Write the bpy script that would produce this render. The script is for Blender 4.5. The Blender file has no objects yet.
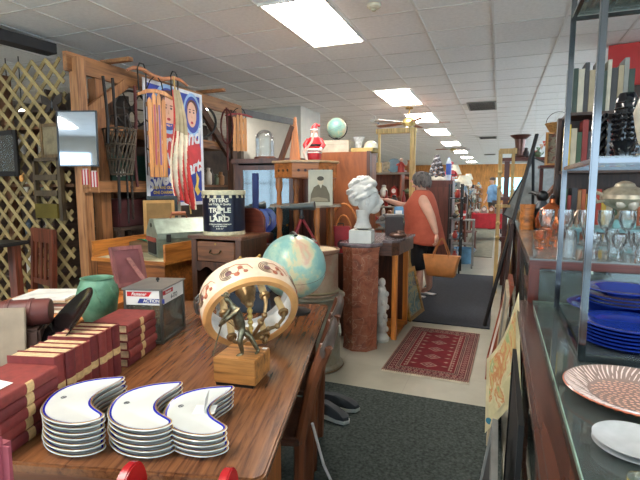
import bpy, bmesh, math, random
from mathutils import Vector, Matrix, Euler
RN = random.Random(11)
PI = math.pi
COL = bpy.context.scene.collection
# ---------------------------------------------------------------- camera model
F, CH, VPX, VPY = 462.0, 1.5, 500.0, 187.0
TH = math.atan((240 - VPY) / F)
PS = math.atan((VPX - 320) * math.cos(TH) / F)
cf = Vector((-math.sin(PS) * math.cos(TH), math.cos(PS) * math.cos(TH), -math.sin(TH)))
cr = Vector((math.cos(PS), math.sin(PS), 0))
cu = cr.cross(cf)
CAMP = Vector((0, 0, CH))
def at(x, y, X=None, Y=None, Z=None):
    """a point of the place on a known wall, depth or table plane"""
    d = cf + cr * ((x - 320) / F) + cu * ((240 - y) / F)
    t = (Z - CH) / d.z if Z is not None else (Y / d.y if Y is not None else X / d.x)
    return CAMP + d * t
cam_data = bpy.data.cameras.new('camera')
cam_data.sensor_width = 36
cam_data.lens = F * 36 / 640
cam_data.clip_start = 0.05
cam = bpy.data.objects.new('camera', cam_data)
COL.objects.link(cam)
cam.location = CAMP
cam.rotation_euler = Matrix((cr, cu, -cf)).transposed().to_euler()
bpy.context.scene.camera = cam
vs = bpy.context.scene.view_settings
vs.view_transform = 'Standard'; vs.look = 'None'; vs.gamma = 1; vs.exposure = 0.5
vs.use_curve_mapping = False

# ---------------------------------------------------------------- materials
def lin(c):
    if isinstance(c, str):
        c = [int(c[i:i + 2], 16) for i in (0, 2, 4)]
    return tuple(((v / 255) / 12.92 if v <= 10 else ((v / 255 + .055) / 1.055) ** 2.4) for v in c) + (1,)
MC = {}
def newmat(name):
    m = bpy.data.materials.new(name); m.use_nodes = True
    return m, m.node_tree, m.node_tree.nodes['Principled BSDF']
def coords(nt, scale=(1, 1, 1), kind='Object'):
    tc = nt.nodes.new('ShaderNodeTexCoord'); mp = nt.nodes.new('ShaderNodeMapping')
    mp.inputs['Scale'].default_value = scale
    nt.links.new(tc.outputs[kind], mp.inputs['Vector'])
    return mp.outputs['Vector']
def ramp(nt, fac, stops):
    r = nt.nodes.new('ShaderNodeValToRGB')
    e = r.color_ramp.elements
    while len(e) < len(stops): e.new(.5)
    for i, (p, c) in enumerate(stops):
        e[i].position = p; e[i].color = lin(c)
    nt.links.new(fac, r.inputs['Fac'])
    return r.outputs['Color']
def noise(nt, vec, scale, detail=4, rough=.55, dist=0):
    n = nt.nodes.new('ShaderNodeTexNoise')
    n.inputs['Scale'].default_value = scale; n.inputs['Detail'].default_value = detail
    n.inputs['Roughness'].default_value = rough; n.inputs['Distortion'].default_value = dist
    nt.links.new(vec, n.inputs['Vector'])
    return n.outputs['Fac']
def bump(nt, b, fac, s, d=.01):
    n = nt.nodes.new('ShaderNodeBump'); n.inputs['Strength'].default_value = s; n.inputs['Distance'].default_value = d
    nt.links.new(fac, n.inputs['Height']); nt.links.new(n.outputs['Normal'], b.inputs['Normal'])
def shade(c, k):
    if isinstance(c, str): c = [int(c[i:i + 2], 16) for i in (0, 2, 4)]
    return tuple(max(0, min(255, v * k)) for v in c)
def P(c, rough=.5, metal=0, var=.12, sc=9, spec=None, bmp=0):
    """painted or plain stuff with a little uneven colour"""
    key = ('P', c, rough, metal, var, sc, bmp)
    if key in MC: return MC[key]
    m, nt, b = newmat('plain')
    v = coords(nt); n = noise(nt, v, sc)
    nt.links.new(ramp(nt, n, [(.3, shade(c, 1 - var)), (.7, shade(c, 1 + var * .6))]), b.inputs['Base Color'])
    b.inputs['Roughness'].default_value = rough; b.inputs['Metallic'].default_value = metal
    if bmp: bump(nt, b, n, bmp)
    MC[key] = m; return m
def W(c, c2=None, axis=1, rough=.4, sc=6, stretch=14):
    """wood with the grain along a local axis"""
    key = ('W', c, c2, axis, rough, sc, stretch)
    if key in MC: return MC[key]
    m, nt, b = newmat('wood')
    s = [1.0] * 3
    for i in range(3):
        if i != axis: s[i] = stretch
    v = coords(nt, s); n = noise(nt, v, sc * .35, 7, .62, .6)
    n2 = noise(nt, coords(nt), 1.7, 3)
    mx = nt.nodes.new('ShaderNodeMath'); mx.operation = 'MULTIPLY_ADD'
    nt.links.new(n, mx.inputs[0]); mx.inputs[1].default_value = .8
    ad = nt.nodes.new('ShaderNodeMath'); ad.operation = 'MULTIPLY'; ad.inputs[1].default_value = .25
    nt.links.new(n2, ad.inputs[0]); nt.links.new(ad.outputs[0], mx.inputs[2])
    c2 = c2 or shade(c, .6)
    nt.links.new(ramp(nt, mx.outputs[0], [(.38, c2), (.52, c), (.68, shade(c, 1.18))]), b.inputs['Base Color'])
    b.inputs['Roughness'].default_value = rough
    bump(nt, b, n, .15, .002)
    MC[key] = m; return m
def G(c=(225, 235, 235), rough=.03, alpha=.25, key=None):
    """thin clear glass: see-through with real reflections"""
    k = ('G', c, rough, alpha)
    if k in MC: return MC[k]
    m = bpy.data.materials.new('glass'); m.use_nodes = True; nt = m.node_tree
    for n in list(nt.nodes): nt.nodes.remove(n)
    o = nt.nodes.new('ShaderNodeOutputMaterial'); t = nt.nodes.new('ShaderNodeBsdfTransparent')
    t.inputs[0].default_value = lin(c)
    g = nt.nodes.new('ShaderNodeBsdfGlossy'); g.inputs['Roughness'].default_value = rough
    d = nt.nodes.new('ShaderNodeBsdfDiffuse'); d.inputs[0].default_value = lin(c)
    lw = nt.nodes.new('ShaderNodeLayerWeight'); lw.inputs['Blend'].default_value = .35
    m1 = nt.nodes.new('ShaderNodeMixShader'); m2 = nt.nodes.new('ShaderNodeMixShader')
    m1.inputs[0].default_value = alpha * .5
    nt.links.new(t.outputs[0], m1.inputs[1]); nt.links.new(d.outputs[0], m1.inputs[2])
    mr = nt.nodes.new('ShaderNodeMath'); mr.operation = 'MULTIPLY_ADD'; mr.inputs[1].default_value = .75; mr.inputs[2].default_value = alpha * .3
    nt.links.new(lw.outputs['Fresnel'], mr.inputs[0]); nt.links.new(mr.outputs[0], m2.inputs[0])
    nt.links.new(m1.outputs[0], m2.inputs[1]); nt.links.new(g.outputs[0], m2.inputs[2])
    nt.links.new(m2.outputs[0], o.inputs['Surface'])
    MC[k] = m; return m
def EM(c, s):
    m, nt, b = newmat('glow')
    b.inputs['Base Color'].default_value = lin(c)
    b.inputs['Emission Color'].default_value = lin(c); b.inputs['Emission Strength'].default_value = s
    return m
def RM(stops, scale=5, rough=.5, metal=0, detail=5, dist=0, stretch=(1, 1, 1), bmp=0, kind='noise'):
    """colour mottling through a noise or voronoi ramp"""
    m, nt, b = newmat('mottled'); v = coords(nt, stretch)
    if kind == 'noise': n = noise(nt, v, scale, detail, .6, dist)
    elif kind == 'wave':
        w = nt.nodes.new('ShaderNodeTexWave'); w.inputs['Scale'].default_value = scale; w.inputs['Distortion'].default_value = dist
        nt.links.new(v, w.inputs['Vector']); n = w.outputs['Fac']
    else:
        w = nt.nodes.new('ShaderNodeTexVoronoi'); w.inputs['Scale'].default_value = scale
        if kind == 'edge': w.feature = 'DISTANCE_TO_EDGE'
        nt.links.new(v, w.inputs['Vector']); n = w.outputs['Distance']
    nt.links.new(ramp(nt, n, stops), b.inputs['Base Color'])
    b.inputs['Roughness'].default_value = rough; b.inputs['Metallic'].default_value = metal
    if bmp: bump(nt, b, n, bmp)
    return m
CHROME = P((104, 105, 108), .14, 1, .03)
STEEL = P((150, 152, 150), .35, .9, .1)
BLACK = P((18, 17, 18), .45)
WHITE = P((232, 230, 224), .5, 0, .04)
BRASS = P((176, 142, 78), .3, .9, .15)

# ---------------------------------------------------------------- mesh builder
class B:
    def __init__(self): self.bm = bmesh.new()
    def _m(self, faces, m):
        for f in faces: f.material_index = m
    def box(self, x0, y0, z0, x1, y1, z1, m=0, bev=0, mat=None):
        vs_ = [self.bm.verts.new((x, y, z)) for z in (z0, z1) for y in (y0, y1) for x in (x0, x1)]
        fs = [self.bm.faces.new([vs_[i] for i in q]) for q in ((0, 2, 3, 1), (4, 5, 7, 6), (0, 1, 5, 4), (2, 6, 7, 3), (0, 4, 6, 2), (1, 3, 7, 5))]
        self._m(fs, m)
        if mat is not None: bmesh.ops.transform(self.bm, matrix=mat, verts=vs_)
        if bev:
            bmesh.ops.bevel(self.bm, geom=list({e for f in fs for e in f.edges}), offset=bev, segments=2, affect='EDGES', clamp_overlap=True)
        return self
    def beam(self, a, b, w, h, m=0, bev=0, up=(0, 0, 1)):
        a, b = Vector(a), Vector(b); d = b - a; L = d.length; d.normalize()
        u = Vector(up)
        if abs(d.dot(u)) > .98: u = Vector((0, 1, 0))
        s = d.cross(u).normalized(); u = s.cross(d)
        mt = Matrix.Translation(a) @ Matrix((s, d, u)).transposed().to_4x4()
        return self.box(-w / 2, 0, -h / 2, w / 2, L, h / 2, m, bev, mt)
    def rings(self, rs, m=0, close=False, cap=True):
        vv = [[self.bm.verts.new(p) for p in r] for r in rs]
        n = len(vv[0]); k = len(vv)
        for i in range(k if close else k - 1):
            a, b = vv[i], vv[(i + 1) % k]
            for j in range(n):
                try: self.bm.faces.new((a[j], a[(j + 1) % n], b[(j + 1) % n], b[j])).material_index = m
                except ValueError: pass
        if cap and not close:
            for r, rev in ((vv[0], True), (vv[-1], False)):
                try: self.bm.faces.new(r[::-1] if rev else r).material_index = m
                except ValueError: pass
        return self
    def lathe(self, prof, n=24, at_=(0, 0, 0), m=0, mat=None, cap=True, ms=None):
        mt = Matrix.Translation(Vector(at_)) @ (mat or Matrix())
        vv = []
        for r, z in prof:
            vv.append([self.bm.verts.new(mt @ Vector((max(r, .0004) * math.cos(2 * PI * j / n), max(r, .0004) * math.sin(2 * PI * j / n), z))) for j in range(n)])
        for i in range(len(vv) - 1):
            a, b = vv[i], vv[i + 1]
            for j in range(n):
                self.bm.faces.new((a[j], a[(j + 1) % n], b[(j + 1) % n], b[j])).material_index = ms[i] if ms else m
        if cap:
            self.bm.faces.new(vv[0][::-1]).material_index = m; self.bm.faces.new(vv[-1]).material_index = ms[-1] if ms else m
        return self
    def cyl(self, a, b, r, r2=None, n=12, m=0):
        a, b = Vector(a), Vector(b)
        return self.tube([a, b], [r, r if r2 is None else r2], n, m)
    def tube(self, pts, r, n=8, m=0, close=False, sq=None):
        pts = [Vector(p) for p in pts]; k = len(pts)
        rs = r if isinstance(r, (list, tuple)) else [r] * k
        out = []; u = None
        for i, p in enumerate(pts):
            if close: t = pts[(i + 1) % k] - pts[i - 1]
            else: t = pts[min(i + 1, k - 1)] - pts[max(i - 1, 0)]
            t = t.normalized() if t.length > 1e-9 else Vector((0, 0, 1))
            if u is None:
                u = Vector((0, 0, 1)) if abs(t.z) < .9 else Vector((1, 0, 0))
            u = (u - t * u.dot(t)).normalized(); s = t.cross(u)
            q = sq or (1, 1)
            out.append([p + (u * math.cos(2 * PI * j / n) * q[0] + s * math.sin(2 * PI * j / n) * q[1]) * rs[i] for j in range(n)])
        return self.rings(out, m, close)
    def sph(self, c, r, m=0, n=14, k=9, rot=None):
        r = r if isinstance(r, (tuple, list)) else (r, r, r)
        rt = rot.to_matrix() if rot else Matrix.Identity(3)
        rr = []
        for i in range(k + 1):
            a = -PI / 2 + PI * i / k; cs = max(math.cos(a), .01)
            rr.append([Vector(c) + rt @ Vector((r[0] * cs * math.cos(2 * PI * j / n), r[1] * cs * math.sin(2 * PI * j / n), r[2] * math.sin(a))) for j in range(n)])
        return self.rings(rr, m)
    def prism(self, pts, z0, z1, m=0, mat=None, bev=0):
        mt = mat or Matrix(); n = len(pts)
        a = [self.bm.verts.new(mt @ Vector((p[0], p[1], z0))) for p in pts]
        b = [self.bm.verts.new(mt @ Vector((p[0], p[1], z1))) for p in pts]
        fs = [self.bm.faces.new(a[::-1]), self.bm.faces.new(b)]
        for j in range(n): fs.append(self.bm.faces.new((a[j], a[(j + 1) % n], b[(j + 1) % n], b[j])))
        self._m(fs, m)
        if bev: bmesh.ops.bevel(self.bm, geom=list({e for f in fs[:2] for e in f.edges}), offset=bev, segments=2, affect='EDGES')
        return self
    def quad(self, pts, m=0):
        self.bm.faces.new([self.bm.verts.new(p) for p in pts]).material_index = m; return self
    def grid(self, fn, nu, nv, m=0, both=0):
        g = [[self.bm.verts.new(fn(i / nu, j / nv)) for j in range(nv + 1)] for i in range(nu + 1)]
        for i in range(nu):
            for j in range(nv): self.bm.faces.new((g[i][j], g[i + 1][j], g[i + 1][j + 1], g[i][j + 1])).material_index = m
        return self
    def solid(self, t):
        bmesh.ops.recalc_face_normals(self.bm, faces=self.bm.faces[:])
        bmesh.ops.solidify(self.bm, geom=self.bm.faces[:], thickness=t); return self
    def xf(self, mt):
        bmesh.ops.transform(self.bm, matrix=mt, verts=self.bm.verts[:]); return self
    def build(self, name, mats, parent=None, smooth=.6, fix=True, label=None):
        if fix: bmesh.ops.recalc_face_normals(self.bm, faces=self.bm.faces[:])
        me = bpy.data.meshes.new(name); self.bm.to_mesh(me); self.bm.free()
        for m in (mats if isinstance(mats, (list, tuple)) else [mats]): me.materials.append(m)
        if smooth:
            me.polygons.foreach_set('use_smooth', [True] * len(me.polygons)); me.set_sharp_from_angle(angle=smooth)
        o = bpy.data.objects.new(name, me); COL.objects.link(o)
        if parent is not None: o.parent = parent
        if label: o['label'] = label
        return o
def tag(o, label=None, cat=None, group=None, kind=None):
    if label: o['label'] = label
    if cat: o['category'] = cat
    if group: o['group'] = group
    if kind: o['kind'] = kind
    return o
def T(name, label, cat, loc=(0, 0, 0), rz=0, group=None, rot=None):
    o = bpy.data.objects.new(name, None); COL.objects.link(o)
    o.empty_display_size = .05
    o.location = loc; o.rotation_euler = rot or (0, 0, rz)
    return tag(o, label, cat, group)
KIDS = {}
def copy_tree(o, loc=None, rz=None, label=None, group=None, parent=None):
    c = o.copy(); COL.objects.link(c)
    if parent is not None: c.parent = parent
    if loc is not None: c.location = loc
    if rz is not None: c.rotation_euler = (0, 0, rz)
    if label: c['label'] = label
    if group: c['group'] = group
    for k in list(o.children):
        if k.parent == o: copy_tree(k, parent=c)
    return c
def S(name, b, mats, smooth=0):
    return tag(b.build(name, mats, None, smooth), kind='structure')
def textmesh(s, size, shear=0, off=.0, align='CENTER', ext=0):
    cu_ = bpy.data.curves.new('lettering', 'FONT'); cu_.body = s; cu_.size = size; cu_.shear = shear; cu_.offset = off
    cu_.align_x = align; cu_.align_y = 'CENTER'; cu_.resolution_u = 3; cu_.extrude = ext
    o = bpy.data.objects.new('lettering', cu_); COL.objects.link(o)
    bpy.context.view_layer.update()
    me = bpy.data.meshes.new_from_object(o.evaluated_get(bpy.context.evaluated_depsgraph_get()))
    bpy.data.objects.remove(o)
    return me
def text(s, size, mat, parent, fn, name='lettering', shear=0, off=0, align='CENTER', sx=1):
    me = textmesh(s, size, shear, off, align)
    for v in me.vertices: v.co = fn(v.co.x * sx, v.co.y)
    me.materials.clear(); me.materials.append(mat)
    o = bpy.data.objects.new(name, me); COL.objects.link(o); o.parent = parent
    return o
def RZ(a): return Matrix.Rotation(a, 4, 'Z')
def RX(a): return Matrix.Rotation(a, 4, 'X')
def RY(a): return Matrix.Rotation(a, 4, 'Y')
def TR(x, y, z): return Matrix.Translation((x, y, z))
# ---------------------------------------------------------------- the room
CZ = 3.0
mfloor, nt, b_ = newmat('floor')
v_ = coords(nt, (1, 1, 1)); br = nt.nodes.new('ShaderNodeTexBrick'); nt.links.new(v_, br.inputs['Vector'])
br.offset = 0; br.inputs['Scale'].default_value = 1; br.inputs['Brick Width'].default_value = .61; br.inputs['Row Height'].default_value = .61
br.inputs['Mortar Size'].default_value = .003; br.inputs['Color1'].default_value = lin((192, 187, 170)); br.inputs['Color2'].default_value = lin((190, 185, 168)); br.inputs['Mortar'].default_value = lin((180, 174, 158))
nf = noise(nt, coords(nt), 3, 6); mx = nt.nodes.new('ShaderNodeMix'); mx.data_type = 'RGBA'; mx.blend_type = 'MULTIPLY'; mx.inputs[0].default_value = .5
nt.links.new(br.outputs['Color'], mx.inputs[6]); nt.links.new(ramp(nt, nf, [(.3, (200, 198, 190)), (.7, (255, 255, 255))]), mx.inputs[7])
nt.links.new(mx.outputs[2], b_.inputs['Base Color']); b_.inputs['Roughness'].default_value = .35
S('floor', B().box(-8, -5, -.1, 4, 33, 0), mfloor)
mceil = P((238, 236, 234), .9, 0, .03, 30)
S('ceiling', B().box(-8.2, -5.2, CZ + .004, 4.2, 33.2, CZ + .12), mceil)
g = B(); x = -.12 - .61 * 12
while x < 4:
    g.box(x - .011, -5, CZ - .004, x + .011, 33, CZ + .002); x += .61
S('trim_1', g, P((226, 223, 218), .6, 0, .03))
g = B(); y = 2.95 - .61 * 12
while y < 33:
    g.box(-8, y - .006, CZ - .001, 4, y + .006, CZ + .003); y += .61
S('trim_2', g, P((206, 203, 198), .8, 0, .03))
mwall = P((196, 190, 178), .85, 0, .03)
S('wall_left', B().box(-8.1, -5, 0, -8, 33, CZ+.01), P((120, 108, 96), .85))
wr_ = B().box(4, -5, 0, 4.1, 33, .9).box(4, -5, 2.6, 4.1, 33, CZ + .01)
for y in (-5, 1.5, 6.5, 10.5, 14.5, 18.5, 22.5, 26.5, 32): wr_.box(4, y, .9, 4.1, y + (1 if y > 2 else 3.5), 2.6)
S('wall_right', wr_, mwall)
S('wall_far', B().box(-8, 33, 0, 4, 33.1, CZ + .01), W((205, 138, 72), (170, 105, 50), 2, .6))
# storefront behind the camera: piers, sill and lintel round four large panes
wb = B().box(-8, -5.1, 0, 4, -5, .55).box(-8, -5.1, 2.65, 4, -5, CZ)
for x in (-8, -5.1, -2.2, .7, 3.6): wb.box(x, -5.1, .55, x + .35, -5, 2.65)
S('wall_back', wb, mwall)
for i, x in enumerate((-7.65, -4.75, -1.85, 1.05)):
    w = B()
    for a in (0, .85, 1.7, 2.51): w.box(x + a, -5.08, .55, x + a + .04, -5.02, 2.65)
    for z in (.55, 1.6, 2.61): w.box(x, -5.08, z, x + 2.55, -5.02, z + .04)
    S('window_%d' % (i + 1), w, P((190, 195, 200), .4))
# a boxed-in partition column and the partition with the red band
S('wall_column', B().box(-4.75, 8.1, 0, -3.52, 9.1, CZ - .002), P((205, 200, 188), .8, 0, .03))
pm = TR(at(605, 100, Y=5.9).x, 5.9, 0) @ RZ(math.radians(-10))
S('wall_partition', B().box(0, 0, 0, 2.4, .12, 2.58, mat=pm), P((92, 80, 76), .8))
S('trim_3', B().box(-.0, -.03, 2.56, 2.4, .14, 2.99, mat=pm), P((196, 48, 44), .35, 0, .04))
S('window_5', B().box(-.25, 32.93, .9, 1.35, 32.99, 2.1).box(-3.3, 32.93, 1.2, -2.6, 32.99, 2.0), EM((150, 215, 235), 2.2))
S('dark_backdrop', B().box(-8, 5.0, 0, -4.75, 5.08, 2.72).box(-4.83, 5.0, 0, -4.75, 8.0, 2.3), P((66, 52, 44), .8, 0, .3, 5))  # added dark backdrop, stands for the dim clutter behind lattice and rack
# dark duct along the ceiling, left
S('trim_4', B().beam(at(-60, 20, Z=2.9), at(52, 50, Z=2.9), .16, .1), P((50, 46, 46), .6))

# ceiling lights
DIFF = EM((255, 248, 238), 20.0)
FR = P((228, 226, 220), .5)
def ceil_light(x0, x1, y0, y1, label):
    t = T('ceiling_light', label, 'ceiling light', ((x0 + x1) / 2, (y0 + y1) / 2, CZ - .004), 0, 'fluorescent ceiling panels')
    hx, hy = (x1 - x0) / 2, (y1 - y0) / 2
    f = B()
    for s in (-1, 1):
        f.box(s * hx - .012, -hy, -.014, s * hx + .012, hy, 0).box(-hx, s * hy - .012, -.014, hx, s * hy + .012, 0)
    f.build('frame', FR, t, 0)
    B().box(-hx + .012, -hy + .012, -.006, hx - .012, hy - .012, 0).build('diffuser', DIFF, t, 0)
ROW = [(-.2, 1.1), (3.56, 4.78), (7.32, 8.66), (9.85, 11.15), (12.6, 13.9), (16.2, 17.6), (20.2, 21.6), (24.3, 25.7), (28.6, 30)]
NM = ['large fluorescent panel directly over the crescent plates', 'large bright ceiling panel at the top of the picture, nearest of the row',
      'second bright ceiling panel, before the brass ceiling fan', 'third bright ceiling panel, right behind the brass ceiling fan', 'fourth ceiling panel along the aisle, past the brass fan',
      'fifth ceiling panel along the aisle, above the second fan', 'sixth ceiling panel along the aisle', 'seventh ceiling panel along the aisle, small and far', 'last small ceiling panel before the orange end wall']
for (a, b2), l in zip(ROW, NM): ceil_light(-1.92, -1.36, a, b2, l)
for i, (x, a) in enumerate(((-5.6, 6.6), (-5.6, 10.4), (-6.2, 14.5))):
    ceil_light(x, x + .58, a, a + 1.22, ['ceiling panel glimpsed above the timber rack beside the poster', 'ceiling panel seen over the glass dome', 'ceiling panel deep in the room left of the white column'][i])
for i, (x, a) in enumerate(((2.3, .2), (2.3, 7.3), (-5.6, -.2), (-5.6, -3.6), (-1.92, -3.8), (2.3, 14))):  # the right-hand panels are added out of view to brighten that side
    ceil_light(x, x + .58, a, a + 1.22, ['added unseen ceiling panel over the glass counter aisle', 'added unseen ceiling panel behind the red band partition', 'ceiling panel over the left furniture', 'ceiling panel at the left end of the shop windows', 'ceiling panel by the shop windows', 'added unseen ceiling panel over the right far shelves'][i])
# daylight of the shop windows
wd = bpy.data.worlds.new('world'); bpy.context.scene.world = wd; wd.use_nodes = True
wd.node_tree.nodes['Background'].inputs[0].default_value = (.62, .83, 1.0, 1)
wd.node_tree.nodes['Background'].inputs[1].default_value = 5.0
# ceiling vents, sprinkler rose and camera
def vent(x, y, w, d, label):
    t = T('ceiling_vent', label, 'vent', (x, y, CZ - .006), 0, 'ceiling air vents')
    B().box(-w / 2, -d / 2, -.012, w / 2, d / 2, 0).build('frame', P((150, 148, 142), .5), t, 0)
    s = B()
    for k in range(7): s.box(-w / 2 + .03, -d / 2 + .03 + k * (d - .06) / 7, -.02, w / 2 - .03, -d / 2 + .03 + (k + .45) * (d - .06) / 7, -.012)
    s.build('louvre', P((70, 68, 64), .5), t, 0)
vent(-.37, 9.3, .5, .9, 'grey louvred vent in the ceiling, the nearest one')
vent(-.4, 15.2, .5, .6, 'middle ceiling vent over the aisle')
vent(-.5, 23.0, .5, .6, 'small far ceiling vent over the aisle')
p = at(374, 4, Z=CZ)
t = T('smoke_detector', 'round cream detector on the ceiling beside the large bright panel', 'detector', (p.x, p.y, CZ - .004))
B().lathe([(.0, 0), (.06, 0), (.058, -.02), (.04, -.034), (0, -.036)], 20).build('housing', P((214, 204, 178), .5), t)
B().lathe([(.0, -.036), (.022, -.036), (.018, -.05), (0, -.052)], 12).build('sensor_cap', P((170, 160, 130), .5), t)
# mats and rug on the floor
mm = RM([(.35, (40, 46, 44)), (.5, (62, 70, 66)), (.7, (84, 92, 86))], 60, .95, bmp=.4)
tag(B().box(-1.9, .2, .001, .07, 3.2, .012).build('floor_mat', mm, None, 0), 'dark grey-green speckled carpet mat lying in front of the rug', 'floor mat')
tag(B().box(-1.0, 5.08, .001, -.04, 8.2, .012).build('floor_mat', RM([(.35, (34, 38, 46)), (.6, (48, 52, 62)), (.75, (60, 64, 72))], 50, .8, bmp=.2), None, 0), 'smooth dark blue-grey mat under the woman in the aisle', 'floor mat')
tag(B().box(-.75, 10.4, .001, -.1, 18, .012).build('floor_mat', P((140, 136, 118), .9), None, 0), 'long faded olive runner far down the aisle', 'floor mat')
# oriental rug with knotted pattern
def build_rug():
    c = (-.49, 4.235); a0, a1, b0, b1 = -.345, .345, -.635, .635
    o = T('oriental_rug', 'small dark red oriental rug with cream border pattern and fringed ends', 'rug', (c[0], c[1], .001), math.radians(-1.5))
    f = B().box(a0, b0, 0, a1, b1, .008, 0)
    z = .0085
    bands = [(0, .012, 1), (.012, .034, 2), (.034, .042, 1), (.042, .09, 3), (.09, .098, 1), (.098, .12, 2), (.12, .127, 1)]
    def ringq(i0, i1, m):
        f.box(a0 + i0, b0 + i0, z, a1 - i0, b0 + i1, z + .0004, m).box(a0 + i0, b1 - i1, z, a1 - i0, b1 - i0, z + .0004, m)
        f.box(a0 + i0, b0 + i1, z, a0 + i1, b1 - i1, z + .0004, m).box(a1 - i1, b0 + i1, z, a1 - i0, b1 - i1, z + .0004, m)
    for i0, i1, m in bands: ringq(i0, i1, m)
    z2 = z + .0008
    def dia(x, y, r, m, r2=None):
        f.prism([(x - r, y), (x, y - (r2 or r)), (x + r, y), (x, y + (r2 or r))], z2, z2 + .0003, m)
    def edge(i, step, r, m):
        n = int((a1 - a0 - 2 * i) / step)
        for k in range(n + 1):
            x = a0 + i + (a1 - a0 - 2 * i) * k / n
            dia(x, b0 + i, r, m); dia(x, b1 - i, r, m)
        n = int((b1 - b0 - 2 * i) / step)
        for k in range(1, n):
            y = b0 + i + (b1 - b0 - 2 * i) * k / n
            dia(a0 + i, y, r, m); dia(a1 - i, y, r, m)
    edge(.023, .022, .007, 4); edge(.066, .05, .021, 4); edge(.109, .022, .007, 4)
    z2 += .0004; edge(.066, .05, .011, 0)
    # inner prayer-arch panel and medallions
    for y in (-.4, -.2, 0, .2, .4):
        z2 = z + .0008; dia(0, y, .075, 4, .06); z2 += .0004; dia(0, y, .058, 3, .046); z2 += .0004; dia(0, y, .036, 4, .028); z2 += .0004; dia(0, y, .018, 0, .014)
        for s in (-1, 1):
            z2 = z + .0008; dia(s * .13, y + .1, .022, 1, .018); dia(s * .13, y, .03, 4, .012)
    for s in (-1, 1):
        f.box(s * .172 - .006, b0 + .16, z, s * .172 + .006, b1 - .16, z + .0006, 1)
        for k in range(18): dia(s * .19, b0 + .17 + k * .055, .012, 4, .02)
    f.build('pile', [P((112, 12, 26), .95), P((156, 124, 110), .95), P((72, 16, 26), .95), P((98, 22, 34), .95), P((160, 128, 116), .95)], o, 0)
    for s, nm in ((-1, 'near'), (1, 'far')):
        fr = B(); 
        for k in range(46):
            x = a0 + .007 + k * .015
            fr.box(x, s * .635 - (.035 if s < 0 else 0), .001, x + .009 + RN.random() * .003, s * .635 + (.035 if s > 0 else 0), .005)
        fr.build('fringe', P((214, 204, 182), .95), o, 0)
build_rug()
# ---------------------------------------------------------------- the big table and what stands on it
TA = math.radians(14.8); TP = Vector((-.53, .97, 0)); TZ = .76
def tl(x, y, z=TZ):
    return TP + Vector((x * math.cos(TA) - y * math.sin(TA), x * math.sin(TA) + y * math.cos(TA), z))
t = T('long_table', 'long brown wooden table with worn rounded top under the plates and globe', 'table', TP, TA)
rc = []
x0, x1, y0, y1, r = -1.2, 0, 0, 1.78, .035
for cx, cy, a in ((x1 - r, y1 - r, 0), (x0 + r, y1 - r, 90), (x0 + r, y0 + r, 180), (x1 - r, y0 + r, 270)):
    for k in range(5): rc.append((cx + r * math.cos(math.radians(a + k * 22.5)), cy + r * math.sin(math.radians(a + k * 22.5))))
mtop = W((120, 76, 46), (78, 46, 28), 1, .22, 12, 16)
B().prism(rc, TZ - .032, TZ, bev=.006).build('table_top', mtop, t)
mt2 = W((110, 62, 34), (66, 36, 20), 0, .45)
ap = B().box(-1.12, .08, .62, -.07, .1, TZ - .033).box(-1.12, 1.66, .62, -.07, 1.68, TZ - .033).box(-1.12, .1, .62, -1.1, 1.66, TZ - .033).box(-.09, .1, .62, -.07, 1.66, TZ - .033)
ap.build('apron', mt2, t)
B().box(-.55, .07, .3, -.075, .6, .615, bev=.004).box(-.54, .0685, .48, -.085, .0705, .6).build('side_cabinet', W((150, 92, 48), (98, 54, 26), 2, .4), t)
for x in (-1.12, -.12):
    for y in (.08, 1.62): B().box(x, y, 0, x + .055, y + .055, .62, bev=.004).build('leg', mt2, t)
# --- crescent plates
OUT = [(-1.170, 1.150), (-1.23, 1.11), (-1.268, 1.05), (-1.27, .99), (-1.24, .93), (-1.20, .885), (-1.155, .86), (-1.105, .85), (-1.05, .857), (-1.015, .88), (-1.0, .91), (-1.012, .935),
       (-1.05, .948), (-1.09, .965), (-1.115, .99), (-1.130, 1.02), (-1.136, 1.06), (-1.133, 1.10), (-1.137, 1.14), (-1.152, 1.158)]
cxy = (-1.135, .985)
OUT = [Vector((x - cxy[0], y - cxy[1])) for x, y in OUT]
def smooth_loop(p, k=3):
    n = len(p); out = []
    for i in range(n):
        a, b, c, d = p[i - 1], p[i], p[(i + 1) % n], p[(i + 2) % n]
        for j in range(k):
            s = j / k
            out.append(.5 * ((2 * b) + (c - a) * s + (2 * a - 5 * b + 4 * c - d) * s * s + (3 * b - a - 3 * c + d) * s ** 3))
    return out
OUTS = smooth_loop(OUT)
def inset(p, d):
    n = len(p); out = []
    for i in range(n):
        e = (p[(i + 1) % n] - p[i - 1]).normalized()
        out.append(p[i] + Vector((-e.y, e.x)) * d)
    # relax so that the narrow horns stay clean
    for _ in range(2): out = [(out[i - 1] + out[i] * 2 + out[(i + 1) % n]) / 4 for i in range(n)]
    return out
area = sum(OUTS[i].x * OUTS[(i + 1) % len(OUTS)].y - OUTS[(i + 1) % len(OUTS)].x * OUTS[i].y for i in range(len(OUTS)))
sg = 1 if area > 0 else -1
mglaze = P((208, 211, 206), .12, 0, .02); mgilt = P((170, 128, 60), .3, .6, .05); mcob = P((30, 32, 150), .2, 0, .05)
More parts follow.
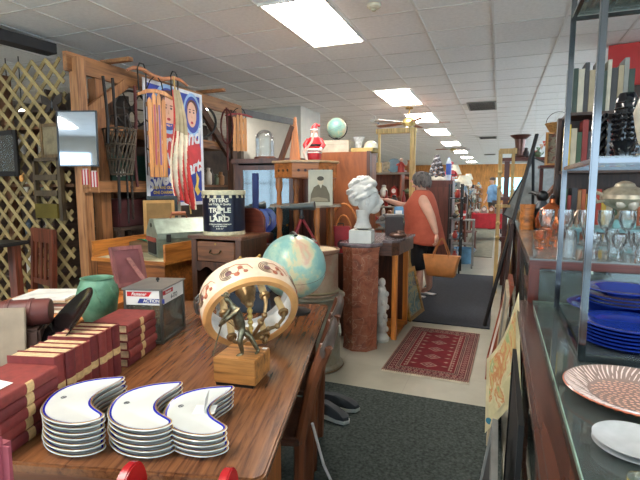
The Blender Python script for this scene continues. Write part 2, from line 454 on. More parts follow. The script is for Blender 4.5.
def plate_mesh():
    b = B()
    prof = [(.020, .000), (.018, .0035), (0.0, .0125), (.0006, .0145), (.0045, .0150), (.0048, .0148), (.0108, .0128), (.013, .0118), (.0165, .0108), (.022, .009)]
    mm_ = [0, 0, 0, 1, 0, 2, 0, 0, 0]
    rs = []
    for d, z in prof: rs.append([Vector((q.x, q.y, z)) for q in (inset(OUTS, d * sg) if d else OUTS)])
    vv = [[b.bm.verts.new(p) for p in r_] for r_ in rs]; n = len(OUTS)
    for i in range(len(vv) - 1):
        for j in range(n): b.bm.faces.new((vv[i][j], vv[i][(j + 1) % n], vv[i + 1][(j + 1) % n], vv[i + 1][j])).material_index = mm_[i]
    b.bm.faces.new(vv[0][::-1]); b.bm.faces.new(vv[-1])
    return b
first = plate_mesh().build('crescent_plate', [mglaze, mgilt, mcob], None, .9)
ordn = ['topmost', 'second from the top', 'third from the top', 'fourth from the top', 'fifth from the top', 'sixth from the top', 'at the very bottom']
stk = [((cxy[0], cxy[1]), 7, 0, 'of the stack beside the red books'),
       ((-.952, 1.048), 6, .02, 'of the middle plate stack'),
       ((-.805, 1.110), 5, -.06, 'of the plate stack with the folded card')]
used = False
for (x, y), n, a, nm in stk:
    for k in range(n):
        lab = 'blue rimmed crescent plate, ' + (ordn[n - 1 - k] if k else 'lowest') + ' ' + nm
        if k == n - 1: lab = 'uppermost blue rimmed crescent plate ' + nm
        o = first if not used else first.copy()
        if used: COL.objects.link(o)
        used = True
        dx, dy = RN.uniform(-.002, .002), RN.uniform(-.002, .002)
        o.location = (x + dx, y + dy, TZ + .0005 + k * .0152); o.rotation_euler = (0, 0, a + RN.uniform(-.02, .02))
        tag(o, lab, 'plate', 'crescent plates')
        if k == n - 1:
            mk = B(); c = (-.082, -.008, .0093) 
            mk.lathe([(.0085, 0), (.0085, .0006), (.0055, .0006), (.0055, 0)], 20, c, 0, cap=False).box(c[0] - .004, c[1] - .0015, c[2], c[0] + .004, c[1] + .0015, c[2] + .0006)
            mk.build('crest_mark', P((40, 44, 60), .3), o)
# folded white card on the third stack
t = T('price_card', 'small folded white card standing on the plate stack nearest the bronze figure', 'card', (-.805, 1.115, TZ + 4 * .0152 + .012), .5)
B().quad([(-.035, -.028, .0), (.03, -.034, .0), (.036, .022, .0), (-.028, .03, .0)]).solid(.0008).build('card_base', WHITE, t, 0)
B().quad([(-.002, -.03, .0015), (.004, .026, .0015), (.012, .024, .052), (.006, -.026, .046)]).solid(.0008).build('card_flap', WHITE, t, 0)

# --- red books
mred = [P(c, .7, 0, .1, 40, bmp=.1) for c in ((122, 42, 38), (106, 34, 34), (130, 50, 44))]
mpage = P((206, 176, 136), .9, 0, .15, 90); mband = P((206, 170, 116), .7, 0, .12, 60)
def book(parent_label, loc, rz, th, hgt, dep, m, flat=False, group=None, band=(.28, .16), name='red_book', cat='book', page=None, rot=None):
    """spine towards +x, standing along z, thickness along y"""
    t = T(name, parent_label, cat, loc, rz, group, rot)
    c = B().box(-dep, 0, 0, -.004, .003, hgt).box(-dep, th - .003, 0, -.004, th, hgt)
    sp = [(-.004 + .007 * math.sin(PI * k / 6), th * (1 - math.cos(PI * k / 6)) / 2) for k in range(7)]
    c.prism(sp[::-1] + [(-.006, .0005), (-.006, th - .0005)][::1], 0, hgt)
    c.build('cover', m, t, .5)
    B().box(-dep + .004, .003, .004, -.006, th - .003, hgt - .004).build('pages', page or mpage, t, 0)
    if band:
        sp2 = [(x + .0006 if 0 < k < 6 else x, y) for k, (x, y) in enumerate(sp)]
        b = B(); z0 = hgt * band[0]; z1 = z0 + hgt * band[1]
        b.prism(sp2[::-1], z0, z1); b.build('title_label', mband, t, .5)
    return t
def tbook(lx, ly, z, flat, **k):
    l = tl(lx, ly, z)
    return l
H1 = .2
ys = .235; ww = [.05, .048, .046, .05, .045, .047, .046, .05]
onm = ['first', 'second', 'third', 'fourth', 'fifth', 'sixth', 'seventh', 'eighth']
for k, w in enumerate(ww):
    p = tl(-.725 + RN.uniform(-.004, .004), ys, TZ + .0005)
    book('upright red book, %s counted from the near end of the row' % onm[k], p, TA, w - .002, H1 + RN.uniform(-.004, .004), .165, mred[k % 3], group='red books standing in a row', band=(.42, .13))
    ys += w
FLAT = Matrix.Rotation(PI / 2, 4, 'X')
def flat_stack(y_hi, n, lab, grp, th=.036, hg=.235, x=-.72):
    for k in range(n):
        p = tl(x + RN.uniform(-.006, .006), y_hi + RN.uniform(-.004, .004), TZ + .0005 + k * th)
        # lying down: book height runs along the table, thickness goes up
        rot = (RZ(TA) @ RX(PI / 2)).to_euler()
        nmk = (['lowest', 'second from bottom', 'third from bottom', 'fourth from bottom', 'topmost'])[k]
        book('flat red book with tan label, %s in the %s' % (nmk, lab), p, 0, th - .001, hg, .17, mred[(k + 1) % 3], group=grp, band=(.45, .12), rot=rot)
flat_stack(.228, 5, 'stack beside the nearest plates', 'flat red books near the plates')
flat_stack(.9, 5, 'stack before the display case', 'flat red books before the display case', hg=.24)
p = tl(-.80, .06, TZ + 5 * .036 + .002)
tag(B().prism([(-.05, -.04), (.045, -.05), (.05, .03), (-.03, .05)], 0, .001).xf(TR(*p) @ RZ(TA)).build('paper_slip', WHITE, None, 0), 'white paper slip lying on the nearest flat red books', 'paper')

# --- metal and glass display case
p = tl(-.70, .955)
t = T('display_case', 'small metal framed glass display case with printed tin signs round its top', 'display case', p, TA)
w_, d_, h_ = .178, .25, .262
f = B()
X0 = -.19; 
X1 = X0 + w_
for x in (X0, X1):
    for y in (0, d_): f.box(x - .006, y - .006, 0, x + .006, y + .006, h_ - .004)
for z in (.0,):
    f.box(X0 - .006, -.006, z, X1 + .006, d_ + .006, z + .012)
mz = P((120, 118, 112), .4, .7, .12)
f.build('frame', mz, t, 0)
l = B().prism([(X0 - .012, -.012), (X1 + .012, -.012), (X1 + .012, d_ + .012), (X0 - .012, d_ + .012)], h_ - .003, h_ + .004, bev=.002)
ld = l.build('lid', P((148, 146, 140), .38, .6, .1), t)
B().cyl((X0 + w_ / 2, d_ * .62, h_ + .004), (X0 + w_ / 2, d_ * .62, h_ + .012), .004).sph((X0 + w_ / 2, d_ * .62, h_ + .018), .009).build('lid_knob', BLACK, ld)
gl = G((228, 236, 232), .02, .12)
B().box(X0 + .006, -.001, .012, X1 - .006, .001, h_ - .004).box(X0 + .006, d_ - .001, .012, X1 - .006, d_ + .001, h_ - .004).box(X0 - .001, .006, .012, X0 + .001, d_ - .006, h_ - .004).box(X1 - .001, .006, .012, X1 + .001, d_ - .006, h_ - .004).build('glass', gl, t, 0)
sg1 = B().box(X0 + .006, -.004, h_ - .075, X1 - .006, -.002, h_ - .006); sp_ = sg1.build('tin_sign', WHITE, t, 0)
sg2 = B().box(X1 + .002, .006, h_ - .075, X1 + .004, d_ - .006, h_ - .006); sq_ = sg2.build('tin_sign', WHITE, t, 0)
mrd = P((196, 36, 40), .5); mbl = P((52, 66, 140), .5)
B().prism([(X0 + .012, h_ - .012), (X0 + .012, h_ - .034), (X0 + .118, h_ - .034), (X0 + .135, h_ - .012)], 0, .0008, mat=TR(0, -.0042, 0) @ RX(PI / 2)).build('red_field', mrd, sp_, 0)
B().prism([(X0 + .062, h_ - .066), (X0 + .074, h_ - .044), (X0 + .196, h_ - .044), (X0 + .196, h_ - .066)], 0, .0008, mat=TR(0, -.0042, 0) @ RX(PI / 2)).build('blue_field', mbl, sp_, 0)
text('Fastener', .021, WHITE, sp_, lambda x, y: Vector((X0 + .07 + x, -.0056, h_ - .023 + y)), shear=.3, off=.0006)
text('ACTION', .021, WHITE, sp_, lambda x, y: Vector((X0 + .132 + x, -.0056, h_ - .055 + y)), off=.0006)
B().prism([(.012, h_ - .012), (.012, h_ - .032), (.12, h_ - .032), (.12, h_ - .012)], 0, .0008, mat=TR(X1 + .0042, 0, 0) @ RZ(PI / 2) @ RX(PI / 2)).build('red_field', mrd, sq_, 0)
text('Fastener', .019, WHITE, sq_, lambda x, y: Vector((X1 + .0056, .066 + x, h_ - .022 + y)), shear=.3, off=.0006)
text('6-ITO', .03, P((40, 42, 48), .5), sq_, lambda x, y: Vector((X1 + .0056, .13 + x, h_ - .055 + y)), off=.0008)

# --- drum lamp shade lying on its rim over its brass arms
def drum():
    c = at(249.5, 312, Z=.94)
    ax = (cr * .32 - cf * .78 - cu * .62).normalized()       # towards the open side
    c.z = TZ + .002 + .219 * math.sqrt(1 - ax.z ** 2) + .05 * abs(ax.z)
    up = Vector((0, 0, 1)); s = ax.cross(up).normalized(); u = s.cross(ax)
    mt = Matrix((s, u, ax)).transposed().to_4x4()
    t = T('drum_chandelier', 'cream glass drum chandelier with painted swirls and brass arms, lying tilted', 'chandelier', c)
    Rr, h = .213, .07
    prof = [(Rr - .035, h), (Rr - .012, h + .004), (Rr, h - .012), (Rr + .004, 0), (Rr, -h), (Rr - .03, -h - .006), (Rr - .034, -h - .002), (Rr - .01, -h + .006), (Rr - .012, h - .014), (Rr - .037, h - .006)]
    ms = [1, 1, 0, 0, 0, 1, 2, 2, 1]
    b = B(); n = 64
    vv = [[b.bm.verts.new(mt @ Vector((r * math.cos(2 * PI * j / n), r * math.sin(2 * PI * j / n), z))) for j in range(n)] for r, z in prof]
    k = len(vv)
    for i in range(k):
        for j in range(n): b.bm.faces.new((vv[i][j], vv[i][(j + 1) % n], vv[(i + 1) % k][(j + 1) % n], vv[(i + 1) % k][j])).material_index = (ms + [1])[i]
    shd = b.build('drum_shade', [RM([(.3, (226, 190, 160)), (.55, (238, 214, 184)), (.8, (222, 168, 146))], 9, .25), P((214, 156, 96), .3, 0, .1), P((232, 232, 228), .35)], t, .6)
    # painted decoration following the band
    b = B()
    def onb(a, z, o=.0065): return mt @ Vector(((Rr + o) * math.cos(a), (Rr + o) * math.sin(a), z))
    for q in range(8):
        a0 = q * PI / 4 + .25
        for r_ in (.034, .026, .018):
            pts = [onb(a0 + r_ * math.cos(v) / Rr, r_ * math.sin(v)) for v in [PI * .35 + PI * 1.3 * i / 12 for i in range(13)]]
            b.tube(pts, .0016, 5, 0)
        for (da, dz, rr_) in ((.02, 0, .016), (.18, .022, .013), (.27, -.012, .012), (.36, .016, .010)):
            m_ = 1 if da < .1 else 2
            cc = onb(a0 + da, dz, .004); nrm = (mt.to_3x3() @ Vector((math.cos(a0 + da), math.sin(a0 + da), 0)))
            b.sph(cc, (rr_, rr_, .004), m_, 10, 4, rot=nrm.to_track_quat('Z', 'Y').to_euler())
        b.tube([onb(a0 + .02, 0), onb(a0 + .1, .012), onb(a0 + .18, .022), onb(a0 + .27, -.012), onb(a0 + .36, .016)], .0016, 5, 2)
        b.tube([onb(a0 + .05, -.03), onb(a0 + .2, -.034), onb(a0 + .42, -.02), onb(a0 + .5, .01)], .0014, 5, 2)
    b.build('painted_swirl', [P((120, 92, 66), .4), P((112, 74, 74), .4), P((176, 98, 66), .4)], shd, .8)
    # brass fitting
    br_ = P((150, 122, 84), .35, .75, .2, 30)
    b = B()
    b.cyl(mt @ Vector((0, 0, -.09)), mt @ Vector((0, 0, -.03)), .05, .03, 16).cyl(mt @ Vector((0, 0, -.03)), mt @ Vector((0, 0, -.005)), .034, .02, 16)
    b.sph(mt @ Vector((0, 0, .0)), .02); hub = b.build('hub', br_, t)
    b = B().cyl(mt @ Vector((0, 0, 0)), mt @ Vector((.012, -.07, .14)), .009, .007, 10)
    for k in range(5):
        q = .2 + k * .17; b.sph(mt @ Vector((.012 * q, -.07 * q, .14 * q)), .013, 0, 10, 6)
    b.build('stem', P((206, 178, 104), .3, .6), t)
    for k, a in enumerate((.35, 1.85, 3.0, 4.2, 5.4)):
        b = B(); ca, sa = math.cos(a), math.sin(a)
        P3 = lambda r, z: mt @ Vector((r * ca, r * sa, z))
        base = mt @ Vector((.012, -.07, .14)) 
        pts = [base, P3(.05, .165), P3(.09, .16), P3(.125, .125), P3(.135, .09)]
        b.tube(pts, [.009, .008, .007, .008, .012], 8).sph(P3(.09, .16), .013, 0, 8, 6).sph(P3(.05, .165), .012, 0, 8, 6)
        b.cyl(P3(.135, .085), P3(.135, .098), .024, .02, 12)
        ar = b.build('arm', br_, t)
        B().cyl(P3(.135, .085), P3(.128, .0), .0155, .0155, 14).build('candle_sleeve', P((226, 190, 132), .5, 0, .08), ar)
    for a in (1.25, 1.75, 2.6):
        b = B(); q0 = mt @ Vector((.17 * math.cos(a), .17 * math.sin(a), -.067)); q1 = q0 + Vector((0, .01, .03))
        b.sph(q0 + Vector((0, 0, .008)), .009, 0, 8, 6).sph(q1, .011, 0, 8, 6).sph(q1 + Vector((.009, 0, .013)), .008, 0, 8, 6)
        b.build('finial', BRASS, t)
drum()

# --- globe on the far end
def world_mat():
    m, nt, b = newmat('globe_map')
    v = coords(nt); n = noise(nt, v, 3.6 / .18 * .18, 7, .6, .3)
    n2 = noise(nt, coords(nt), 9, 3)
    c1 = ramp(nt, n, [(.40, (128, 172, 164)), (.47, (164, 192, 170)), (.485, (200, 196, 156)), (.53, (212, 192, 154)), (.58, (206, 160, 136)), (.66, (184, 192, 154))])
    nt.links.new(c1, b.inputs['Base Color']); b.inputs['Roughness'].default_value = .3
    return m
def globe(label, loc, r, base_h, mb, tilt, col2=None, axis_a=.6):
    t = T('desk_globe', label, 'globe', loc, axis_a)
    cz = base_h + r
    b = B().sph((0, 0, cz), r, 0, 40, 26); ball = b.build('sphere', world_mat() if not col2 else col2, t, 3)
    b = B(); k = 24
    b.tube([(math.sin(2 * PI * i / k) * (r + .001) * math.cos(.4), math.cos(2 * PI * i / k) * (r + .001), cz + math.sin(2 * PI * i / k) * (r + .001) * math.sin(.4)) for i in range(k)], .0012, 5, close=True)
    b.build('equator_line', P((120, 84, 70), .5), ball)
    b = B(); pts = [(math.cos(a) * (r + .012), 0, cz + math.sin(a) * (r + .012)) for a in [math.radians(tilt + 180 + v - 90) for v in range(0, 181, 12)]]
    b.tube(pts, .006, 6, sq=(1, 1.8))
    b.build('meridian_arm', mb, t)
    b = B().lathe([(r * .52, 0), (r * .52, .008), (r * .46, .014), (r * .2, .02), (r * .12, .03), (r * .1, base_h - .008), (r * .16, base_h + .002)], 28)
    b.build('base', mb, t)
    return t
gp = tl(-.13, 1.56)
globe('large pale blue and green globe at the far end of the table', at(294, 312, Z=TZ), .190, .085, P((38, 38, 40), .4), 200, None, 2.2)
# --- bronze figure on a wooden block
def skin_body(name, joints, edges, mat, parent=None, sub=2, loc=None):
    me = bpy.data.meshes.new(name); names = list(joints)
    me.from_pydata([joints[n][0] for n in names], [(names.index(a), names.index(b)) for a, b in edges], [])
    o = bpy.data.objects.new(name, me); COL.objects.link(o)
    md = o.modifiers.new('skin', 'SKIN'); md.use_smooth_shade = True; md.branch_smoothing = .5
    lay = me.skin_vertices[0].data if len(me.skin_vertices) else None
    if lay is None:
        bm = bmesh.new(); bm.from_mesh(me); bm.verts.layers.skin.verify(); bm.to_mesh(me); bm.free(); lay = me.skin_vertices[0].data
    for i, n in enumerate(names):
        r = joints[n][1]; lay[i].radius = r if isinstance(r, tuple) else (r, r); lay[i].use_root = (i == 0)
    sd = o.modifiers.new('sub', 'SUBSURF'); sd.levels = sub; sd.render_levels = sub
    bpy.context.view_layer.update()
    me2 = bpy.data.meshes.new_from_object(o.evaluated_get(bpy.context.evaluated_depsgraph_get()))
    o.modifiers.clear(); o.data = me2; me2.materials.clear(); me2.materials.append(mat)
    me2.polygons.foreach_set('use_smooth', [True] * len(me2.polygons))
    if parent is not None: o.parent = parent
    return o
fl = at(213.8, 385, Z=TZ); fr_ = at(257.5, 393, Z=TZ); bk = at(270, 380, Z=TZ)
t = T('bronze_figure', 'small bronze stooping man with a long stick on a wooden block base', 'figurine', (fl.x, fl.y, TZ), math.atan2(fr_.y - fl.y, fr_.x - fl.x) + .12)
B().box(0, 0, .012, .168, .155, .108, bev=.003).build('block', W((170, 116, 62), (96, 60, 32), 0, .35), t)
B().box(.006, .006, 0, .156, .144, .012).build('plinth', BLACK, t, 0)
B().box(.143, .132, .108, .161, .146, .109).build('price_sticker', WHITE, t, 0)
bz = P((112, 104, 82), .32, .85, .35, 60)
J = {'pel': ((0, 0, .11), .016), 'sp': ((-.006, -.004, .135), .019), 'ch': ((-.014, -.010, .16), .022), 'nk': ((-.026, -.016, .182), .008), 'hd': ((-.034, -.022, .196), (.013, .012)), 'ht': ((-.038, -.026, .210), .008),
     'hl': ((.008, .004, .10), .014), 'kl': ((.002, -.012, .055), .010), 'fl': ((.006, .0, .008), .007), 'tl': ((-.008, -.02, .004), .005),
     'hr': ((-.010, .0, .10), .014), 'kr': ((.026, .02, .06), .010), 'fr': ((.05, .03, .010), .007), 'tr': ((.045, .012, .004), .005),
     'sl': ((-.028, .004, .166), .011), 'el': ((-.05, -.002, .135), .008), 'wl': ((-.062, -.016, .11), .006), 'xl': ((-.066, -.02, .100), .006),
     'sr': ((.006, -.020, .168), .011), 'er': ((-.022, -.042, .140), .008), 'wr': ((-.052, -.032, .116), .006), 'xr': ((-.060, -.026, .108), .006)}
E_ = [('pel', 'sp'), ('sp', 'ch'), ('ch', 'nk'), ('nk', 'hd'), ('hd', 'ht'), ('pel', 'hl'), ('hl', 'kl'), ('kl', 'fl'), ('fl', 'tl'), ('pel', 'hr'), ('hr', 'kr'), ('kr', 'fr'), ('fr', 'tr'),
      ('ch', 'sl'), ('sl', 'el'), ('el', 'wl'), ('wl', 'xl'), ('ch', 'sr'), ('sr', 'er'), ('er', 'wr'), ('wr', 'xr')]
ob = skin_body('bronze_body', J, E_, bz, t); ob.location = (.088, .055, .103); ob.scale = (1.15, 1.15, 1.12)
b = B().cyl((-.048, -.018, .14), (-.085, -.035, .0), .0028, .0022, 8); b.sph((-.084, -.034, .004), .004)
st = b.build('stick', bz, t); st.location = (.088, .055, .106); st.scale = (1.15, 1.15, 1.12)
b = B().sph((-.038, -.026, .212), (.015, .015, .004)).sph((-.036, -.024, .214), (.010, .010, .009)); h_ = b.build('cap', bz, t); h_.location = (.088, .055, .104); h_.scale = (1.15, 1.15, 1.12)
# --- cable coil and tackle box behind the case
b = B()
for k in range(7):
    a0 = RN.random() * 6; rr = .05 + .03 * RN.random()
    b.tube([(math.cos(a) * rr + RN.uniform(-.01, .01), .02 * math.sin(2 * a) + k * .008 - .03, rr + .006 + math.sin(a) * rr) for a in [a0 + i * 2 * PI / 14 for i in range(14)]], .004, 6, close=True)
o = b.build('wire_coil', P((140, 142, 140), .4, .3), None); o.location = tl(-.64, 1.38); o.rotation_euler = (0, 0, .7)
tag(o, 'tangled coil of grey wire lying between display case and drum chandelier', 'wire')
p = tl(-.62, 1.52)
t = T('tackle_box', 'dark blue-grey lidded box standing behind the drum chandelier', 'box', p, TA)
B().box(0, 0, 0, .3, .2, .13, bev=.012).build('box_body', P((44, 54, 66), .5), t)
ld = B().prism([(0, 0), (.2, 0), (.2, .03), (.17, .06), (.1, .07), (.03, .06), (0, .03)], -.004, .304, mat=TR(0, 0, .131) @ Matrix(((0, 0, 1, 0), (1, 0, 0, 0), (0, 1, 0, 0), (0, 0, 0, 1))), bev=.004).build('lid', P((66, 80, 96), .45), t)
B().tube([(.1, .1, .2), (.1, .1, .225), (.2, .1, .225), (.2, .1, .2)], .008, 8).build('handle', BLACK, ld)
# ---------------------------------------------------------------- left: orange desk, vase, record, chairs, lattice
ora = W((176, 108, 48), (130, 72, 28), 1, .35)
t = T('oak_chest', 'low orange wooden chest with raised rim behind the red books, under the green vase', 'chest', tl(-1.235, .25, 0), TA)
B().box(-.78, 0, .06, 0, 1.5, .775, bev=.006).build('chest_body', ora, t)
B().box(-.8, -.02, .77, .012, 1.52, .79, bev=.004).build('chest_top', ora, t)
B().box(-.006, -.02, .791, .014, 1.52, .812).box(-.8, 1.5, .791, -.006, 1.52, .812).build('raised_rim', ora, t)
for x in (-.76, -.06):
    for y in (.02, 1.42): B().box(x, y, 0, x + .04, y + .06, .06).build('foot', ora, t)
ct = .792
# green vase
vg = RM([(.3, (70, 112, 88)), (.5, (96, 142, 114)), (.75, (120, 158, 130))], 14, .45, bmp=.15)
vp = at(96, 327, Z=ct)
t = T('green_vase', 'matt green pottery vase with wide mouth, standing behind the red books', 'vase', (vp.x - .03, vp.y + .05, ct + .001)); t.scale = (.92, .92, .95)
B().lathe([(.055, 0), (.07, .01), (.098, .08), (.108, .15), (.102, .20), (.088, .235), (.083, .25), (.088, .257), (.080, .257), (.075, .245), (.095, .19), (.06, .02)], 36).build('vase_body', vg, t, .9)
for k in range(7):
    a = k * 2 * PI / 7; b = B()
    b.tube([(math.cos(a + s * .25) * r, math.sin(a + s * .25) * r, z) for s, r, z in ((0, .100, .21), (.5, .109, .17), (1, .112, .14))], .005, 6); b.build('relief_leaf', vg, t)
# black record leaning on a small wire stand
rp = at(46, 352, Z=ct)
t = T('black_platter', 'round glossy black platter tilted on a thin wire stand beside the green vase', 'platter', Vector((-1.93, 1.42, ct + .012)) + at(58, 324, Z=.9) - at(30, 310, Z=.9))
n_ = Vector((.30, -.42, .84)).normalized(); q_ = n_.to_track_quat('Z', 'Y')
n_ = (cr * -.62 + cu * .62 - cf * .48).normalized(); q_ = n_.to_track_quat('Z', 'Y')
mt = TR(0, 0, .14) @ q_.to_matrix().to_4x4()
bl = P((12, 12, 14), .12, 0, .1)
B().lathe([(0, .0), (.06, 0), (.15, .006), (.178, .014), (.182, .018), (.172, .017), (.14, .010), (.05, .004), (0, .004)], 48, mat=mt).build('plate_disc', bl, t, .9)
wr = P((196, 196, 196), .25, .9)
B().tube([mt @ Vector((.05, -.14, .03)), mt @ Vector((.04, -.155, -.01)), (.03, -.06, -.008), (-.06, .03, -.008), mt @ Vector((-.02, .0, -.02))], .003, 6).tube([mt @ Vector((-.05, -.14, .03)), mt @ Vector((-.04, -.155, -.01)), (-.08, -.03, -.008), (-.06, .03, -.008)], .003, 6).build('wire_stand', wr, t)
# stacked albums / papers
pl_ = at(66, 316, Z=ct)
cols = [(206, 196, 176), (160, 120, 96), (216, 204, 180), (120, 70, 60), (212, 196, 160), (196, 170, 130), (226, 224, 216)]
for k, c in enumerate(cols):
    o = tag(B().box(-.14, -.13, 0, .16, .13, .011, bev=.001).build('picture_album', P(c, .8), None, 0),
        ['white', 'tan', 'buff', 'dark red', 'cream', 'light brown', 'pale'][k] + ' flat album ' + ['lowest in', 'second in', 'third in', 'fourth in', 'fifth in', 'sixth in', 'uppermost on'][k] + ' the pile behind the black platter', 'album', 'albums piled behind the black platter')
    o.location = (pl_.x - .26, pl_.y + .12 + RN.uniform(-.02, .02), ct + .0005 + k * .0115); o.rotation_euler = (0, 0, TA + RN.uniform(-.15, .15))
# brown leather cylinders in the corner
LC = at(10, 314, Z=ct + .19); LC.z = 0
for k, (px_, py_, zz, r_, lb) in enumerate(((20, 312, ct + .135, .055, 'rolled dark red leather case on a dark woven box at the left picture edge'),)):
    c = LC + Vector((0, 0, zz + r_ + .001))
    t = T('leather_case', lb, 'case', c, -.9)
    L_ = .30
    B().lathe([(r_ * .9, -L_ / 2), (r_, -L_ / 2 + .008), (r_, L_ / 2 - .008), (r_ * .9, L_ / 2)], 28, mat=RX(PI / 2) @ RY(0)).build('case_body', P((92, 44, 38), .45, 0, .2), t)
    b = B()
    for s in (-.08, .0, .1): b.lathe([(r_ + .001, s - .008), (r_ + .004, s - .006), (r_ + .004, s + .006), (r_ + .001, s + .008)], 28, mat=RX(PI / 2), cap=False)
    b.build('strap', P((86, 40, 34), .5), t)
o = tag(B().box(-.12, -.07, 0, .12, .07, .134, bev=.01).build('wicker_box', P((70, 46, 36), .8, bmp=.4), None), 'dark woven box holding up the rolled leather case', 'box'); o.location = LC + Vector((0, 0, ct + .001)); o.rotation_euler = (0, 0, .67)
# grey-brown board in the lower left corner
o = tag(B().box(-.14, -.006, 0, .07, .006, .23, bev=.003).build('grey_board', P((150, 132, 110), .7), None), 'plain grey-brown board standing at the left picture edge before the leather case', 'board')
o.location = at(8, 366, Z=ct) + Vector((0, 0, .001)); o.rotation_euler = (-.1, 0, .5)
# picture back with easel strut (reddish frame) behind the vase
t = T('framed_picture', 'reddish wooden picture frame seen from the back with its strut, behind the vase', 'frame', (-2.36, 2.48, .815), .0); t.scale = (1.1, 1, 1.1)
mt = RZ(math.radians(68)) @ RX(math.radians(-16))
fm = W((132, 78, 74), (96, 52, 50), 2, .5)
b = B().box(-.11, 0, 0, -.085, .02, .26, mat=mt).box(.085, 0, 0, .11, .02, .26, mat=mt).box(-.085, 0, .235, .085, .02, .26, mat=mt).box(-.085, 0, 0, .085, .02, .025, mat=mt)
b.build('frame', fm, t, 0)
B().box(-.085, .006, .025, .085, .014, .235, mat=mt).build('backing', P((120, 70, 72), .8), t, 0)
B().beam(mt @ Vector((0, -.004, .18)), (.19, -.06, 0), .03, .008).build('strut', fm, t, 0)
o = tag(B().box(-.0, -.0, 0, .3, .3, .81).build('plain_crate', ora, None, 0), 'orange wooden crate side under the reddish easel frame', 'crate'); o.location = (-2.44, 2.41, 0.001)

# tray-top desk with the cream lining
odk = W((186, 116, 52), (140, 80, 32), 0, .35)
t = T('tray_desk', 'orange wooden desk with open cream lined tray top, before the timber rack', 'desk', (-3.18, 2.9, 0), 0)
B().box(0, 0, .89, .76, .66, .905).box(.02, .64, .905, .74, .66, 1.03).box(0, -.012, .885, .76, .0, .915).build('tray', odk, t, 0)
for x in (0, .74): B().box(x, 0, .905, x + .02, .66, 1.05).build('tray_side', W((186, 116, 52), (140, 80, 32), 1, .35), t, 0)
B().box(.022, .002, .906, .738, .4, .91).build('cream_lining', RM([(.3, (160, 150, 110)), (.6, (206, 200, 168)), (.8, (180, 170, 120))], 5, .6, stretch=(1, 3, 1)), t, 0)
B().box(.03, .02, .25, .73, .64, .885).build('desk_body', W((150, 88, 38), (110, 60, 24), 0, .4), t, 0)
for x in (.03, .67):
    for y in (.03, .57): B().box(x, y, 0, x + .06, y + .06, .25).build('leg', odk, t, 0)
B().box(.022, .40, .906, .4, .638, 1.0).build('back_shelf', W((110, 86, 60), (80, 60, 40), 0, .5), t, 0)
# green toolbox
t = T('green_tackle_box', 'grey-green metal toolbox with gable lid and wooden handle on the tray desk', 'toolbox', (-2.62, 3.33, .912), math.radians(57)); t.scale = (1.22, 1.22, 1.3)
gm = P((118, 128, 112), .4, .3, .15, 20)
hexp = [(-.12, 0), (.12, 0), (.13, .12), (.13, .16), (.05, .235), (-.05, .235), (-.13, .16), (-.13, .12)]
toY = Matrix(((0, 0, 1, 0), (1, 0, 0, 0), (0, 1, 0, 0), (0, 0, 0, 1)))
B().prism(hexp[:3] + hexp[7:], -.19, .19, mat=toY, bev=.004).build('box_body', gm, t, .4)
lidp = [(-.133, .122), (.133, .122), (.133, .158), (.045, .245), (-.045, .245), (-.133, .158)]
ld = B().prism(lidp, -.195, .195, mat=toY, bev=.004).build('lid', P((142, 152, 136), .35, .3, .12, 20), t, .4)
B().tube([(-.06, 0, .245), (-.05, 0, .275), (.05, 0, .275), (.06, 0, .245)], .007, 8).tube([(-.05, 0, .275), (.05, 0, .275)], .014, 10).build('handle', W((150, 84, 50), None, 0), ld)
B().box(-.198, -.085, .02, -.190, .085, .10).build('end_opening', P((34, 32, 30), .8), t, 0)
B().box(-.21, -.09, .10, -.19, .09, .128, bev=.003).build('red_flap', P((150, 70, 56), .6), t)
b = B()
for x in (-.12, .12): b.box(x - .014, -.145, .10, x + .014, -.13, .15)
for z in (.205,): b.cyl((-.199, 0, z), (-.19, 0, z), .014)
b.build('latch', P((50, 50, 46), .5, .5), t)
# green cloth and sprigs on the desk
o = tag(B().grid(lambda u, v: Vector(((u - .5) * .30 * (1 - .3 * v), (v - .5) * .12, .012 + .012 * math.sin(9 * u) * math.cos(7 * v))), 14, 8).solid(.004).build('green_doily', P((44, 130, 96), .8), None), 'bright green cloth lying left of the toolbox', 'cloth'); o.location = Vector((-2.98, 3.42, 1.001))
b = B()
for k in range(60):
    x, y, z = RN.uniform(-.16, .16), RN.uniform(-.07, .07), RN.uniform(.01, .05); a = RN.uniform(0, 6)
    b.quad([(x, y, z), (x + .03 * math.cos(a), y + .03 * math.sin(a), z + .01), (x + .05 * math.cos(a), y + .05 * math.sin(a), z + .014), (x + .02 * math.cos(a + .6), y + .02 * math.sin(a + .6), z)])
o = tag(b.build('dried_greens', P((88, 104, 60), .8), None, 0), 'dull green dried sprigs lying behind the green cloth', 'greenery', kind='stuff'); o.location = Vector((-2.99, 3.53, 1.0))

# night stand and lard tin
t = T('wooden_washstand', 'dark brown washstand with carved apron and one drawer under the lard tin', 'washstand', (-2.25, 3.0, 0), 0)
H_ = 1.125; w_, d_ = .45, .42
wn = W((84, 52, 34), (50, 30, 20), 2, .35)
B().box(-.02, -.02, H_ - .025, w_ + .02, d_ + .02, H_, bev=.005).build('top_board', W((112, 72, 48), (70, 42, 28), 0, .3), t)
for x in (0, w_ - .05):
    for y in (0, d_ - .05): B().box(x, y, 0, x + .05, y + .05, H_ - .026, bev=.003).build('leg', wn, t)
B().box(.0, .05, .45, .02, d_ - .05, H_ - .03).box(w_ - .02, .05, .45, w_, d_ - .05, H_ - .03).box(.05, d_ - .02, .3, w_ - .05, d_, H_ - .03).build('side_panel', wn, t, 0)
dr = B().box(.055, .0, H_ - .2, w_ - .055, .3, H_ - .045, bev=.006).build('drawer', W((116, 74, 46), (74, 44, 26), 0, .35), t)
cxx = w_ / 2
